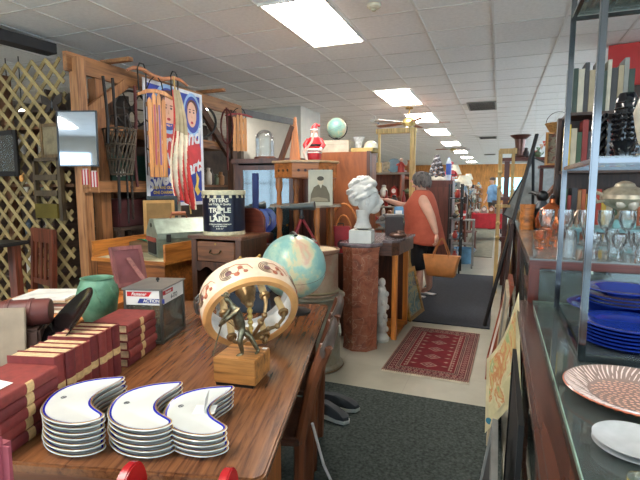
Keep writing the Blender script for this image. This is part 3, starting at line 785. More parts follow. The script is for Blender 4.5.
B().tube([(cxx - .045, -.004, H_ - .115), (cxx - .045, -.02, H_ - .13), (cxx, -.022, H_ - .142), (cxx + .045, -.02, H_ - .13), (cxx + .045, -.004, H_ - .115)], .005, 7).box(cxx - .052, -.004, H_ - .125, cxx - .038, 0, H_ - .105).box(cxx + .038, -.004, H_ - .125, cxx + .052, 0, H_ - .105).build('handle', P((90, 76, 56), .4, .8), dr)
B().cyl((cxx, -.004, H_ - .062), (cxx, 0, H_ - .062), .008).build('keyhole', BRASS, dr)
app = [(.05, H_ - .205)] + [(w_ - .05, H_ - .205)] + [(w_ - .05 - (w_ - .1) * k / 16, H_ - .265 - .022 * math.cos(4 * PI * k / 16) + (.018 if k in (0, 16) else 0)) for k in range(17)]
B().prism([(x, z) for x, z in app], -.02, 0, mat=RX(PI / 2) @ TR(0, 0, -.0)).build('carved_apron', wn, t, 0)
# rounded side gallery of the stand behind the tin
o = tag(B().prism([(-.14, 0), (.14, 0), (.14, .12), (.11, .17), (.05, .2), (-.05, .2), (-.11, .17), (-.14, .12)], 0, .03, mat=RX(PI / 2)).build('curved_headboard', W((96, 44, 30), (66, 28, 18), 0, .3), None), 'small dark red rounded headboard panel standing right behind the lard tin', 'headboard'); 
tp = Vector((-2.02, 3.17, H_ + .001)); p = at(224, 232, Z=H_)
tin_c = Vector((at(224.5, 230, Y=3.17).x, 3.17, H_ + .001)); o.location = (-1.94, 3.40, H_ + .001)
t = T('lard_tin', 'tall black and cream lard tin with white lettering standing on the washstand', 'tin', tin_c, 0)
rt, ht = .165, .345
cr_m = P((206, 196, 160), .45, .1, .12, 30)
B().lathe([(rt, .0), (rt + .003, .004), (rt, .008), (rt, .03), (rt, ht - .032), (rt, ht - .006)], 48, ms=[0, 0, 0, 1, 0]).build('tin_body', [cr_m, P((22, 24, 44), .3, .2, .15)], t, .5)
B().lathe([(rt - .01, ht - .008), (rt + .006, ht - .03), (rt + .008, ht - .02), (rt + .006, ht), (rt - .01, ht + .003), (rt - .014, ht - .004), (0, ht - .004)], 48).build('lid', cr_m, t, .5)
b = B()
for k in range(18):
    a = -PI + k * 2 * PI / 18; b.beam((math.cos(a) * (rt + .001), math.sin(a) * (rt + .001), ht - .035), (math.cos(a) * (rt + .006), math.sin(a) * (rt + .006), ht - .055), .02, .004)
b.build('crimp_tab', cr_m, t, 0)
face = math.atan2(-tin_c.y, -tin_c.x) - .22
def wrap(z0, dx=0): return lambda x, y: Vector(((rt + .0012) * math.cos(face + (x + dx) / rt), (rt + .0012) * math.sin(face + (x + dx) / rt), z0 + y))
lw = P((216, 212, 190), .5)
for s_, sz, z0, dx, of in (('PETERS', .042, .272, -.005, .0014), ('Leaf Triple A Quality', .021, .243, 0, .0006), ('TRIPLE', .052, .195, -.0, .0018), ('LARD', .056, .128, -.002, .0026), ('PETERS PACKING COMPANY', .014, .088, 0, .0004), ('ST. LOUIS, MISSOURI', .012, .073, 0, .0003), ('50 LBS. NET', .011, .055, 0, .0002)):
    text(s_, sz, lw, t, wrap(z0, dx), off=of, sx=1.15 if sz > .03 else 1)
text('A', .12, lw, t, wrap(.185, -.002), off=.004, sx=1.1)
# blue wrapped pole behind tin
o = tag(B().cyl((0, 0, 0), (.02, 0, 1.62), .022, .03, 10).build('blue_umbrella', P((40, 54, 110), .6), None), 'furled dark blue umbrella standing behind the lard tin', 'umbrella'); o.location = (tin_c.x + .02, tin_c.y + .45, 0)

# ---- lattice
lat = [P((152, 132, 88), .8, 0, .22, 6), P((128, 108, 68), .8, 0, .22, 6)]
LY = 3.08
b = B(); xL, xR, zb, zt = -4.75, -3.58, .3, 2.62
sp = .172
def clip(x0, z0, sgn, y, m):
    # 45 degree slat crossing point (x0,zb) direction (sgn,1)
    ts = []
    t0 = 0; t1 = (zt - zb)
    for lim, s in ((xL, 1), (xR, -1)):
        pass
    a = (xL - x0) / sgn; c = (xR - x0) / sgn
    lo, hi = max(t0, min(a, c)), min(t1, max(a, c))
    if hi - lo > .05: b.beam((x0 + sgn * lo, y, zb + lo), (x0 + sgn * hi, y, zb + hi), .008, .042, m, up=(0, 1, 0)) if False else b.beam((x0 + sgn * lo, y, zb + lo), (x0 + sgn * hi, y, zb + hi), .036, .008, m, up=(0, 1, 0))
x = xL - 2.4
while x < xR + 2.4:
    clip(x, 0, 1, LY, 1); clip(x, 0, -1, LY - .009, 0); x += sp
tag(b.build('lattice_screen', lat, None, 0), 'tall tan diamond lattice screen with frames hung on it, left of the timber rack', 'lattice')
# dark timber and dim goods seen through the lattice
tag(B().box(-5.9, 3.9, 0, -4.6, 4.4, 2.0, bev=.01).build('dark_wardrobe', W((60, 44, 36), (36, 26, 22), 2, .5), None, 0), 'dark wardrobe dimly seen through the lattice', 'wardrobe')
# ---- timber rack
pine = W((166, 116, 74), (112, 70, 42), 2, .6); pineY = W((150, 102, 62), (98, 62, 38), 1, .6); old = W((84, 66, 54), (54, 42, 36), 1, .7)
RX_ = -3.5
rack = T('timber_rack', 'open rack of rough pine posts and beams hung with sleds and tools', 'rack', (RX_, 0, 0))
B().box(-.05, 3.1, 0, .05, 3.19, 2.62).build('post', pine, rack, 0)
B().box(-.12, 3.36, 0, -.03, 3.48, 2.5).build('post', W((148, 98, 58), (100, 62, 36), 2, .6), rack, 0)
B().box(-.06, 5.62, 0, .03, 5.74, 2.55).build('post', W((90, 60, 42), (60, 40, 30), 2, .7), rack, 0)
B().box(-.06, 4.3, 0, .02, 4.38, 2.5).build('post', pine, rack, 0)
for y in (3.12, 4.4, 5.62): B().box(-1.0, y, 0, -.92, y + .08, 2.55).build('post', W((110, 74, 48), (70, 46, 30), 2, .7), rack, 0)
B().box(-.055, 3.05, 2.50, -.01, 5.95, 2.66).build('top_beam', pineY, rack, 0)
B().box(-.1, 3.1, 2.0, -.045, 5.9, 2.1).build('middle_beam', pineY, rack, 0)
B().box(.04, 3.1, 1.45, .085, 4.35, 1.56).build('lower_beam', pineY, rack, 0)
B().box(-.06, 4.38, 1.38, -.01, 5.9, 1.46).build('lower_beam', pineY, rack, 0)
B().beam((-.02, 3.2, 2.14), (-.02, 3.72, 2.52), .045, .09).build('brace', pine, rack, 0)
B().beam((-.02, 5.65, 1.9), (-.02, 4.95, 2.5), .05, .1).build('brace', W((80, 52, 36), (50, 34, 26), 1, .7), rack, 0)
for z in (1.5, 2.03): B().box(-1.0, 3.12, z, -.1, 5.9, z + .03).build('shelf_board', W((120, 84, 56), (80, 54, 36), 1, .7), rack, 0)
B().beam((-.03, 5.9, 2.57), (.12, 7.5, 2.62), .03, .1).build('grey_rail', P((92, 90, 88), .6), rack, 0)
for y, x1 in ((3.5, .42), (5.0, .5)): B().box(-.1, y, 2.665, x1 * .6, y + .05, 2.7).build('cross_arm', pineY, rack, 0)
# --- poster
PXp = RX_ + .10
y0, y1 = 3.83, 4.83; z0, z1 = 1.29, 2.60
def psx(x, y, o=0): return Vector((PXp + .004 + o, y0 + (y1 - y0) * x, z0 + (z1 - z0) * y))
t = T('cardboard_poster', 'tall red white and blue song poster with two faces and white script lettering', 'poster', (0, 0, 0))
pb = P((34, 58, 158), .5); pr = P((200, 40, 46), .5); pw = P((224, 226, 232), .5); py = P((226, 196, 90), .5); sk = P((226, 176, 150), .5, 0, .05); hr = P((88, 46, 40), .6)
B().box(PXp - .002, y0, z0, PXp + .002, y1, z1).build('board', pw, t, 0)
def pshape(pts, o, m, nm):
    b = B(); vs1 = [b.bm.verts.new(psx(x, y, o)) for x, y in pts]; b.bm.faces.new(vs1); return b.build(nm, m, t, 0, fix=False)
def ell(cx, cy, rx, ry, n=28, a0=0, a1=2 * PI): return [(cx + rx * math.cos(a0 + (a1 - a0) * k / n), cy + ry * math.sin(a0 + (a1 - a0) * k / n)) for k in range(n)]
pshape([(.05, .03), (.95, .03), (.95, .97), (.05, .97)], -.0015, pb, 'blue_field')
pshape([(.05, .6), (.2, .72), (.38, .70), (.5, .66), (.62, .70), (.78, .68), (.92, .56), (.95, .5), (.95, .33), (.78, .28), (.5, .30), (.25, .33), (.05, .40)], -.0010, pr, 'red_heart_field')
for cx, cy, rx, ry in ((.38, .80, .20, .17), (.80, .80, .14, .16)):
    for k, s in enumerate((1.18, 1.0)):
        pshape(ell(cx, cy, rx * s, ry * s), -.0008 + k * .0003, (P((150, 186, 226), .5), pb)[k], 'swirl')
pshape(ell(.40, .87, .17, .085), 0, hr, 'hair'); pshape(ell(.38, .79, .12, .13), .0004, sk, 'face'); pshape(ell(.80, .86, .10, .07), 0, hr, 'hair'); pshape(ell(.79, .80, .085, .11), .0004, sk, 'face')
for cx, cy, s in ((.38, .79, 1), (.79, .80, .8)):
    for d in (-.045, .045): pshape(ell(cx + d * s, cy + .02, .018 * s, .009), .0008, P((60, 50, 60), .5), 'eye'); pshape(ell(cx + d * s, cy + .042, .026 * s, .005), .0008, hr, 'eyebrow')
    pshape(ell(cx, cy - .07, .03 * s, .012), .0008, P((176, 40, 50), .5), 'mouth'); pshape([(cx - .012, cy - .03), (cx + .012, cy - .03), (cx, cy + .01)], .0007, P((206, 150, 124), .5), 'nose')
def ptext(s, size, cx, cy, m, shear=0, off=0, rot=0):
    text(s, size, m, t, lambda x, y: psx(0, 0, .0012) + Vector((0, (y1 - y0) * cx + x * math.cos(rot) - y * math.sin(rot), (z1 - z0) * cy + x * math.sin(rot) + y * math.cos(rot))), shear=shear, off=off)
ptext("LET'S", .10, .38, .655, pb, 0, .003)
ptext('Pretend', .24, .54, .56, pw, .35, .007, .2)
ptext("We're", .19, .45, .40, pw, .35, .005, .2)
ptext('Sweethearts', .205, .485, .27, pw, .35, .008, .27)
for k, s in enumerate(('NEW AND OLD FAVORITES', 'ONE CHARMING SONG', 'STORY')): ptext(s, .046, .36 - .02 * k, .155 - k * .04, py, 0, .0012)
pshape(ell(.42, .035, .10, .05), .0004, P((170, 90, 60), .5), 'vignette')
pshape([(.84, .30), (.90, .24), (.87, .16), (.92, .12), (.86, .08), (.80, .14), (.84, .2)], .0004, py, 'flower')
# --- sleds
def sled(loc, rz, L, wd, lab, tilt=0):
    t = T('wooden_sled', lab, 'sled', loc, rz, 'old sleds hung from the rack')
    sl = W((214, 150, 92), (176, 110, 60), 2, .4); rd = P((160, 54, 58), .5)
    n = 4
    for k in range(n):
        x = (k - (n - 1) / 2) * wd / n
        pts = [(x - wd / n * .42, 0), (x + wd / n * .42, 0), (x + wd / n * .42, L * (.94 - .05 * abs(k - 1.5))), (x, L * (.99 - .06 * abs(k - 1.5))), (x - wd / n * .42, L * (.94 - .05 * abs(k - 1.5)))]
        s = B().prism(pts, -.006, .006, mat=RX(PI / 2)); o = s.build('deck_slat', sl, t, 0)
        if k in (1, 2) and L > .8: B().box(x - wd / n * .18, -.0075, L * .14, x + wd / n * .18, -.0065, L * .82).build('painted_stripe', P((176, 80, 96) if k == 1 else (124, 84, 140), .5), o, 0)
    for z in (.14, .5, .82): B().box(-wd * .5, .008, L * z - .02, wd * .5, .03, L * z + .02).build('cross_bar', sl, t, 0)
    B().prism([(-wd * .95, L * .93), (-wd * .5, L * .985), (0, L * 1.0), (wd * .5, L * .985), (wd * .95, L * .93), (wd * .95, L * .90), (wd * .4, L * .945), (0, L * .955), (-wd * .4, L * .945), (-wd * .95, L * .90)], -.012, .012, mat=TR(0, .02, 0) @ RX(PI / 2)).build('steering_bar', rd if L < .8 else sl, t, 0)
    for s in (-1, 1):
        pts = [(s * wd * .52, .045, L * .02), (s * wd * .52, .045, L * .8), (s * wd * .5, .03, L * .95), (s * wd * .3, .0, L * 1.08), (s * wd * .12, -.01, L * 1.12)]
        B().tube(pts, .006, 6).build('runner', P((36, 30, 30), .5, .5), t)
        for z in (.3, .62): B().tube([(s * wd * .45, .01, L * z), (s * wd * .52, .045, L * z + .03)], .006, 6).build('stanchion', P((36, 30, 30), .5, .5), t)
    return t
sled((-3.26, 3.86, 1.60), math.radians(62), .88, .19, 'long wooden sled with faded red stripe hanging over the poster left side')
sled((-3.28, 5.50, 1.98), math.radians(50), .50, .20, 'short orange wooden sled hanging at the far end of the rack')
# ox yoke over the rack
t = T('ox_yoke', 'curved wooden yoke with black iron loops lying on top of the rack', 'yoke', (-3.30, 3.97, 2.615), math.radians(78)); t.scale = (.6, .6, .6)
yk = W((196, 130, 90), (140, 80, 52), 0, .5)
B().tube([(-.62, 0, .0), (-.5, 0, .06), (-.34, 0, .07), (-.15, 0, .0), (.05, 0, -.02), (.3, 0, .05), (.44, 0, .04), (.6, 0, -.03)], [.02, .032, .034, .04, .04, .034, .03, .018], 10).build('beam', yk, t)
for x in (-.36, .3): B().tube([(x - .08, -.03, -.28), (x - .09, -.03, .06), (x - .04, -.02, .15), (x + .04, -.01, .15), (x + .09, 0, .06), (x + .08, 0, -.30)], .012, 8).build('bow', BLACK, t)
# --- flag
t = T('striped_flag', 'furled flag with red and white stripes on a gold pole before the poster', 'flag', (-3.16, 4.05, 1.33), math.radians(55))
B().cyl((-.02, .015, 1.30), (.12, .02, -.12), .009, .009, 8).build('flag_pole', W((206, 168, 96), None, 2, .4), t)
b = B()
def flg(u, v):
    # u across folds, v from top to bottom
    wd = .05 + .16 * (v ** .8) * (1 if v < .8 else 1 - (v - .8) * 1.2)
    th = u * 6.5 * PI
    x = (u - .5) * wd * 1.25 + .05 * v + .012 * math.sin(th) - .02 + .02 * math.sin(7 * v)
    return Vector((x, -.02 - (.012 + .05 * v) * (1 + math.cos(th)) * .5, 1.16 - v * 1.18 + .05 * math.sin(u * 5) * v))
nu, nv = 78, 30
g = [[b.bm.verts.new(flg(i / nu, j / nv)) for j in range(nv + 1)] for i in range(nu + 1)]
for i in range(nu):
    for j in range(nv):
        s_ = int((i / nu) * 6.5 * 1.15 + (j / nv) * 2.2)
        m_ = 2 if j < nv * .36 and i > nu * .25 else s_ % 2
        b.bm.faces.new((g[i][j], g[i + 1][j], g[i + 1][j + 1], g[i][j + 1])).material_index = m_
b.build('flag_cloth', [P((190, 54, 50), .8, 0, .15), P((226, 214, 188), .8), P((176, 160, 128), .8)], t, 1.5)
# ---------------------------------------------------------------- pictures and things on the lattice and rack
def pic(name, lab, cat, loc, w, h, fw, fm, art, rz=0, tilt=0, th=.02, mat_w=0, extra=None, glass=None, group=None, strut=False):
    """framed picture, face towards -y, lower edge centre at loc"""
    t = T(name, lab, cat, loc, rz, group, rot=(tilt, 0, rz))
    B().box(-w / 2, -th / 2, 0, -w / 2 + fw, th / 2, h, bev=.003).box(w / 2 - fw, -th / 2, 0, w / 2, th / 2, h, bev=.003).box(-w / 2 + fw, -th / 2, 0, w / 2 - fw, th / 2, fw, bev=.003).box(-w / 2 + fw, -th / 2, h - fw, w / 2 - fw, th / 2, h, bev=.003).build('frame', fm, t)
    B().box(-w / 2 + fw, -th * .1, fw, w / 2 - fw, th * .45, h - fw).build('picture', art, t, 0)
    if mat_w: B().box(-w / 2 + fw, -th * .2, fw, -w / 2 + fw + mat_w, -th * .12, h - fw).box(w / 2 - fw - mat_w, -th * .2, fw, w / 2 - fw, -th * .12, h - fw).box(-w / 2 + fw, -th * .2, fw, w / 2 - fw, -th * .12, fw + mat_w).box(-w / 2 + fw, -th * .2, h - fw - mat_w, w / 2 - fw, -th * .12, h - fw).build('mount', WHITE, t, 0)
    if glass: B().box(-w / 2 + fw, -th * .35, fw, w / 2 - fw, -th * .3, h - fw).build('glass', glass, t, 0)
    return t
foto = RM([(.3, (30, 34, 34)), (.5, (74, 80, 76)), (.7, (120, 124, 118))], 12, .4)
pic('black_framed_photo', 'black framed dim group photograph at the left picture edge', 'picture', (-4.36, 3.02, 1.60), .42, .42, .045, BLACK, foto, glass=G((230, 235, 235), .05, .1))
pic('brown_framed_photo', 'small brown framed sepia photograph on the lattice', 'picture', (-3.75, 3.04, 1.76), .24, .30, .03, W((92, 70, 40), None, 2, .5), RM([(.35, (88, 78, 56)), (.55, (124, 112, 84)), (.75, (104, 92, 70))], 10, .5))
# silver framed glass over pale print: mirrors the shop windows
mir = P((176, 182, 190), .04, .92, .02)
t = pic('silver_framed_mirror', 'silver framed mirror on the lattice corner, reflecting the shop windows', 'mirror', (-3.385, 3.0, 1.675), .36, .47, .012, P((60, 62, 64), .3, .8), mir, rz=.30, tilt=-.02)
# letter rack
t = T('letter_rack', 'dark wooden wall rack with open tiers and brass plate on the lattice', 'rack', (-3.80, 3.035, 1.20))
dw = W((70, 56, 36), (44, 34, 24), 2, .5)
B().box(-.17, -.02, 0, -.145, .02, .56).box(.13, -.02, 0, .17, .02, .56).box(-.17, -.02, .53, .17, .02, .56).build('side_frame', dw, t, 0)
for z in (.36, .22): B().box(-.145, -.03, z, .13, -.01, z + .05).build('tier', dw, t, 0)
B().box(-.145, -.04, .02, .13, -.01, .15).build('brass_front', P((112, 98, 44), .4, .6), t, 0)
# butterfly ornament
t = T('butterfly_ornament', 'dark iron butterfly ornament hung high on the lattice', 'ornament', (-3.68, 3.02, 2.22))
for s in (-1, 1):
    B().prism([(0, 0), (s * .05, .06), (s * .13, .09), (s * .12, .01), (s * .06, -.01), (s * .09, -.07), (s * .03, -.06)], -.004, .004, mat=RX(PI / 2)).build('wing', P((52, 46, 42), .5, .6), t, 0)
B().sph((0, 0, 0), (.01, .01, .06)).build('thorax', BLACK, t)
# little orange lanterns on the frames
for k, (x, z, lb) in enumerate(((-3.63, 1.98, 'upper little orange shell lamp between sepia photograph and mirror'), (-3.62, 1.86, 'lower little orange shell lamp between sepia photograph and mirror'), (-4.14, 1.58, 'orange shell lamp below the black framed photograph'))):
    o = tag(B().sph((0, 0, 0), (.022, .016, .034), 0, 10, 6).tube([(0, .015, .03), (0, .02, .05)], .004).build('shell_lamp', P((226, 160, 84), .4), None), lb, 'lamp', 'little shell lamps on the lattice'); o.location = (x, 3.03, z)
# things stored in the rack
def wheel(loc, r, lab, rz, spokes=8, c=BLACK):
    t = T('hanging_ironwork', lab, 'wheel', loc, rz)
    B().lathe([(r - .02, -.012), (r, -.012), (r, .012), (r - .02, .012), (r - .02, -.012)], 32, mat=RX(PI / 2), cap=False).build('rim', c, t)
    b = B()
    for k in range(spokes):
        a = k * 2 * PI / spokes; b.cyl((0, 0, 0), (math.cos(a) * (r - .015), 0, math.sin(a) * (r - .015)), .008, n=6)
    b.build('spoke', c, t)
    B().cyl((0, -.03, 0), (0, .03, 0), .03).build('hub', c, t)
wheel((-3.58, 3.86, 2.30), .19, 'grey spoked iron wheel hanging behind the brace of the rack', math.radians(70), 6, P((60, 58, 56), .5, .5))
# wire basket chair
t = T('woven_basket', 'dark wire and cane basket hanging under the middle beam', 'basket', (-3.40, 3.50, 1.62))
b = B(); n = 22
for k in range(n):
    a = k * 2 * PI / n; pts = [(math.cos(a + j * .18) * (.10 + .05 * j / 5), math.sin(a + j * .18) * (.10 + .05 * j / 5), .42 * j / 5) for j in range(6)]
    b.tube(pts, .006, 5)
for z, r_ in ((0, .1), (.14, .117), (.28, .134), (.42, .15)): b.tube([(math.cos(a) * r_, math.sin(a) * r_, z) for a in [i * 2 * PI / 20 for i in range(20)]], .009, 5, close=True)
b.build('weave', P((92, 80, 66), .6, .2), t)
B().tube([(-.15, 0, .42), (-.1, 0, .56), (.1, 0, .56), (.15, 0, .42)], .008, 6).build('handle', P((60, 50, 44), .6), t)
# green box of toys
t = T('green_crate', 'dark green crate with white marks standing on the lower beam shelf', 'crate', (-3.52, 3.50, 1.561), math.radians(90))
B().box(.0, .0, 0, .52, .02, .26).box(.0, .24, 0, .52, .26, .26).box(0, .02, 0, .02, .24, .26).box(.5, .02, 0, .52, .24, .26).box(.02, .02, 0, .5, .24, .02).build('crate_body', P((30, 66, 54), .6), t, 0)
B().box(.05, -.003, .04, .12, 0, .09).box(.14, -.003, .05, .18, 0, .12).build('white_mark', WHITE, t, 0)
for k, c in enumerate(((214, 84, 50), (226, 180, 60), (60, 120, 170), (196, 50, 50), (110, 160, 70), (230, 120, 50))):
    o = tag(B().sph((0, 0, 0), (.05, .045, .05), 0, 12, 8).sph((.02, 0, .055), .025, 0, 8, 6).build('soft_toy', P(c, .8), None),
            ['orange', 'yellow', 'blue', 'red', 'green', 'light orange'][k] + ' round toy in the dark green crate', 'toy', 'toys in the green crate'); o.location = (-3.60 + .03 * (k % 2), 3.57 + .07 * k, 1.585)
# dark trunk and leaning frames below
o = tag(B().box(-.16, -.25, 0, .16, .25, .28, bev=.012).box(-.165, -.255, .19, .165, .255, .2).build('travel_chest', P((74, 34, 36), .5), None), 'dark red trunk standing on the stool below the lower beam', 'trunk'); o.location = (-3.66, 3.79, 1.10)
o = tag(B().box(-.2, -.32, 1.07, .2, .32, 1.099).box(-.18, -.3, 0, -.13, -.25, 1.07).box(.13, -.3, 0, .18, -.25, 1.07).box(-.18, .25, 0, -.13, .3, 1.07).box(.13, .25, 0, .18, .3, 1.07).build('tall_stool', old, None, 0), 'tall dark stool under the red trunk in the rack', 'stool'); o.location = (-3.66, 3.79, 0); o.scale = (1, .84, 1)
for k, (x, y, c, h) in enumerate(((-3.16, 3.72, (196, 150, 90), .42), (-3.2, 3.82, (60, 70, 72), .46), (-3.24, 3.92, (176, 170, 150), .40))):
    pic('leaning_picture', ['tan', 'dark grey', 'pale'][k] + ' framed board standing behind the green toolbox', 'frame', (x, y, .95), .3, h, .03, P(c, .5), P(shade(c, .75), .8), rz=.9, group='boards behind the green toolbox')
o = tag(B().box(-.3, -.2, 0, .3, .2, .949, bev=.01).build('dark_cupboard', W((70, 46, 32), (44, 30, 22), 2, .5), None), 'low dark cupboard behind the tray desk', 'cupboard'); o.location = (-3.2, 3.82, 0)
# hanging straps, chains and tools
def hang(name, lab, cat, x, y, z0, z1, m, r=.012, extra=None, sw=0):
    b = B().tube([(0, 0, z1 - z0), (sw * .3, .01, (z1 - z0) * .66), (sw, 0, (z1 - z0) * .33), (sw * .6, 0, 0)], r, 6)
    if extra: extra(b)
    o = tag(b.build(name, m, None), lab, cat); o.location = (x, y, z0); return o
hang('harness_strap', 'long dark leather strap hanging left of the wooden sled', 'strap', -3.38, 3.42, 1.25, 2.5, P((34, 26, 24), .6), .014, None, .02)
hang('iron_chain', 'dark hanging chain beside the leather strap', 'chain', -3.36, 3.58, 1.2, 2.1, P((70, 60, 54), .5, .6), .012, lambda b: [b.sph((0, 0, .06 * k), (.018, .012, .022), 0, 8, 5) for k in range(14)])
hang('red_harness', 'dark red leather harness hanging next to the sled', 'strap', -3.36, 3.68, 1.5, 2.48, P((84, 30, 28), .6), .016, None, -.04)
hang('ice_saw', 'long dark iron rod hanging in front of the shelves', 'tool', -3.34, 3.50, 1.15, 2.3, P((48, 44, 42), .5, .5), .010)
hang('iron_hook', 'black iron strap hanging from the brace end', 'hook', -3.40, 3.33, 1.9, 2.5, BLACK, .014, None, .03)
hang('harness_collar', 'dark red looped harness hanging by the small orange sled', 'strap', -3.34, 5.28, 1.72, 2.52, P((90, 34, 30), .6), .014, lambda b: b.tube([(math.cos(a) * .09, .0, .56 + math.sin(a) * .22) for a in [i * 2 * PI / 14 for i in range(14)]], .013, 6, close=True))
wheel((-3.56, 5.05, 2.33), .2, 'dark iron ring wheel high in the far bay of the rack', math.radians(60), 0)
# jars and small things on the rack shelves
jc = [(150, 140, 130), (86, 60, 44), (190, 180, 160), (120, 60, 44), (70, 80, 90), (160, 120, 70), (200, 190, 176), (60, 50, 46), (110, 120, 100), (176, 130, 90)]
jn = ['grey', 'brown', 'cream', 'rust', 'slate', 'ochre', 'pale', 'black', 'sage', 'tan']
for k in range(10):
    y = 4.5 + k * .13; h = RN.uniform(.12, .26); r_ = RN.uniform(.035, .055)
    o = tag(B().lathe([(r_ * .8, 0), (r_, .02), (r_, h * .65), (r_ * .5, h * .8), (r_ * .55, h), (r_ * .4, h)], 14).build('stoneware_jar', P(jc[k], .4), None), jn[k] + ' jar on the lower shelf of the timber rack', 'jar', 'jars on the rack shelves'); o.location = (-3.7 + RN.uniform(-.06, .06), y, 1.531)
    o = tag(B().box(-.06, -.05, 0, .06, .05, h * .9, bev=.005).build('old_box', P(jc[(k * 3 + 2) % 10], .7), None), jn[(k * 3 + 2) % 10] + ' box on the upper shelf of the timber rack', 'box', 'boxes on the rack shelves'); o.location = (-3.7 + RN.uniform(-.06, .06), y, 2.061)
# small flags near the mirror
for k, z in enumerate((1.52, 1.50)):
    t = T('hanging_flag', ['small red striped flag hanging below the silver mirror', 'second small striped flag right below the silver mirror'][k], 'flag', (-3.36 + .10 * k, 3.04, z), 0, 'small flags below the mirror')
    b = B()
    for j in range(5): b.box(-.04 + j * .016, -.004, 0, -.024 + j * .016, .004, .13 + .01 * (j % 2), j % 2)
    b.build('cloth', [P((170, 50, 56), .8), P((206, 190, 186), .8)], t, 0)
    B().cyl((.045, 0, -.05), (.045, 0, .16), .004).build('stick', pine, t)

# ---------------------------------------------------------------- chairs and stand at the left
rb = W((112, 58, 40), (72, 36, 26), 2, .4)
def slat_chair(lab, loc, rz, m=rb, grp='brown slat back chairs'):
    t = T('slat_back_chair', lab, 'chair', loc, rz, grp)
    B().box(-.23, -.22, .42, .23, .22, .455, bev=.008).build('seat', m, t)
    for x in (-.21, .17): B().box(x, -.21, 0, x + .04, -.17, .42).build('leg', m, t, 0)
    for x in (-.21, .17): B().beam((x + .02, .20, 0), (x + .02, .27, 1.1), .04, .045).build('leg', m, t, 0)
    B().box(-.22, .245, .99, .22, .285, 1.12, bev=.006).build('top_rail', m, t)
    B().box(-.19, .225, .60, .19, .255, .65).build('lower_rail', m, t, 0)
    for k in range(4): B().beam((-.135 + k * .09, .238, .64), (-.135 + k * .09, .262, 1.0), .045, .014).build('back_slat', m, t, 0)
    return t
c0 = slat_chair('reddish brown slat back chair standing before the lattice', (-3.98, 2.78, 0), math.radians(-14))
c1 = copy_tree(c0, (-4.15, 2.15, 0), math.radians(10), 'reddish brown slat back chair half hidden behind the small black topped stand')
t = T('black_top_stand', 'small brown stand with black top carrying a lamp at the left edge', 'stand', (-3.40, 2.15, .0), .2); t.scale = (1, 1, 1.045)
B().box(-.42, -.22, 1.03, .18, .24, 1.055, bev=.006).build('top', BLACK, t)
for x, y in ((-.36, -.16), (.06, -.16), (-.36, .16), (.06, .16)): B().box(x, y, 0, x + .06, y + .06, 1.03).build('leg', rb, t, 0)
B().box(-.34, -.14, .55, .1, .2, .57).build('shelf', rb, t, 0)
B().box(-.3, -.155, .9, .06, -.14, 1.03).build('apron', rb, t, 0)
o = tag(B().lathe([(.05, 0), (.055, .02), (.05, .05), (.03, .055)], 20, ms=[0, 1, 1]).build('amber_jar', [P((230, 228, 220), .3), P((150, 84, 44), .3)], None), 'small amber and white jar on the black topped stand', 'jar'); o.location = (-3.32, 2.08, 1.104)
o = tag(B().sph((0, 0, .055), (.06, .05, .055)).sph((.05, -.02, .12), .03).prism([(-.02, -.02), (.06, -.03), (.06, .03), (-.02, .03)], .1, .11).build('china_duck', P((226, 206, 130), .4), None), 'yellow and white china bird on the black topped stand', 'figurine'); o.location = (-3.50, 2.06, 1.104)

# two glowing globe lamps and more goods behind the lattice
for k, (px_, py_) in enumerate(((9, 112), (22, 112))):
    q = at(px_, py_, Y=3.9)
    t = T('globe_lamp', ['left of two glowing white globe bulbs seen through the lattice', 'right of two glowing white globe bulbs seen through the lattice'][k], 'lamp', q, 0, 'globe bulbs behind the lattice')
    B().sph((0, 0, 0), .035, 0, 14, 9).build('bulb', EM((255, 246, 226), 6), t); B().cyl((0, 0, .03), (0, 0, CZ - q.z - .005), .006).build('cord', BLACK, t)
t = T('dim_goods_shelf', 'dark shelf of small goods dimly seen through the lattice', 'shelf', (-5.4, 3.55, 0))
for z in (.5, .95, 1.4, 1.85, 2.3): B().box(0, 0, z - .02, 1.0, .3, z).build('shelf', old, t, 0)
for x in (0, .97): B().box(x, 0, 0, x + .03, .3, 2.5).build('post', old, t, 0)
for k in range(24):
    z = (.5, .95, 1.4, 1.85)[k // 6]; h = RN.uniform(.12, .3); r_ = RN.uniform(.03, .06); n_c = jn[(k * 3) % 10]
    o = tag(B().lathe([(r_ * .8, 0), (r_, .02), (r_, h * .65), (r_ * .5, h * .8), (r_ * .55, h), (r_ * .4, h)], 12).build('old_jar', P(jc[(k * 3) % 10], .4), None), '%s jar behind the lattice, shelf %s, place %s from the left' % (n_c, ['one', 'two', 'three', 'four'][k // 6], ['one', 'two', 'three', 'four', 'five', 'six'][k % 6]), 'jar', 'jars behind the lattice'); o.location = (-5.28 + .15 * (k % 6), 3.7, z + .0005)
# more gear hung in the rack
for k, (y, z0, z1, c, nm, lb) in enumerate(((3.28, 1.66, 2.02, (92, 66, 44), 'wicker_creel', 'brown wicker creel hung left in the rack'), (3.74, 1.62, 1.98, (110, 104, 96), 'tin_pail', 'grey tin pail hung behind the harness'), (3.30, 2.14, 2.45, (60, 52, 46), 'dark_lantern', 'dark lantern hung under the top beam'), (4.6, 2.12, 2.4, (100, 70, 50), 'brown_lantern', 'brown lantern behind the poster edge'))):
    t = T(nm, lb, 'basket' if k == 0 else 'pail' if k == 1 else 'lantern', (RX_ - .2, y, z0)); h = z1 - z0
    B().lathe([(.07, 0), (.085, .02), (.10, h * .55), (.07, h * .7), (.03, h * .78), (0, h * .78)], 18).build('shell', P(c, .6, 0, .3, 30, bmp=.3), t)
    B().tube([(-.08, 0, h * .6), (-.06, 0, h * .85), (0, 0, h), (.06, 0, h * .85), (.08, 0, h * .6)], .006, 6).build('handle', BLACK, t)
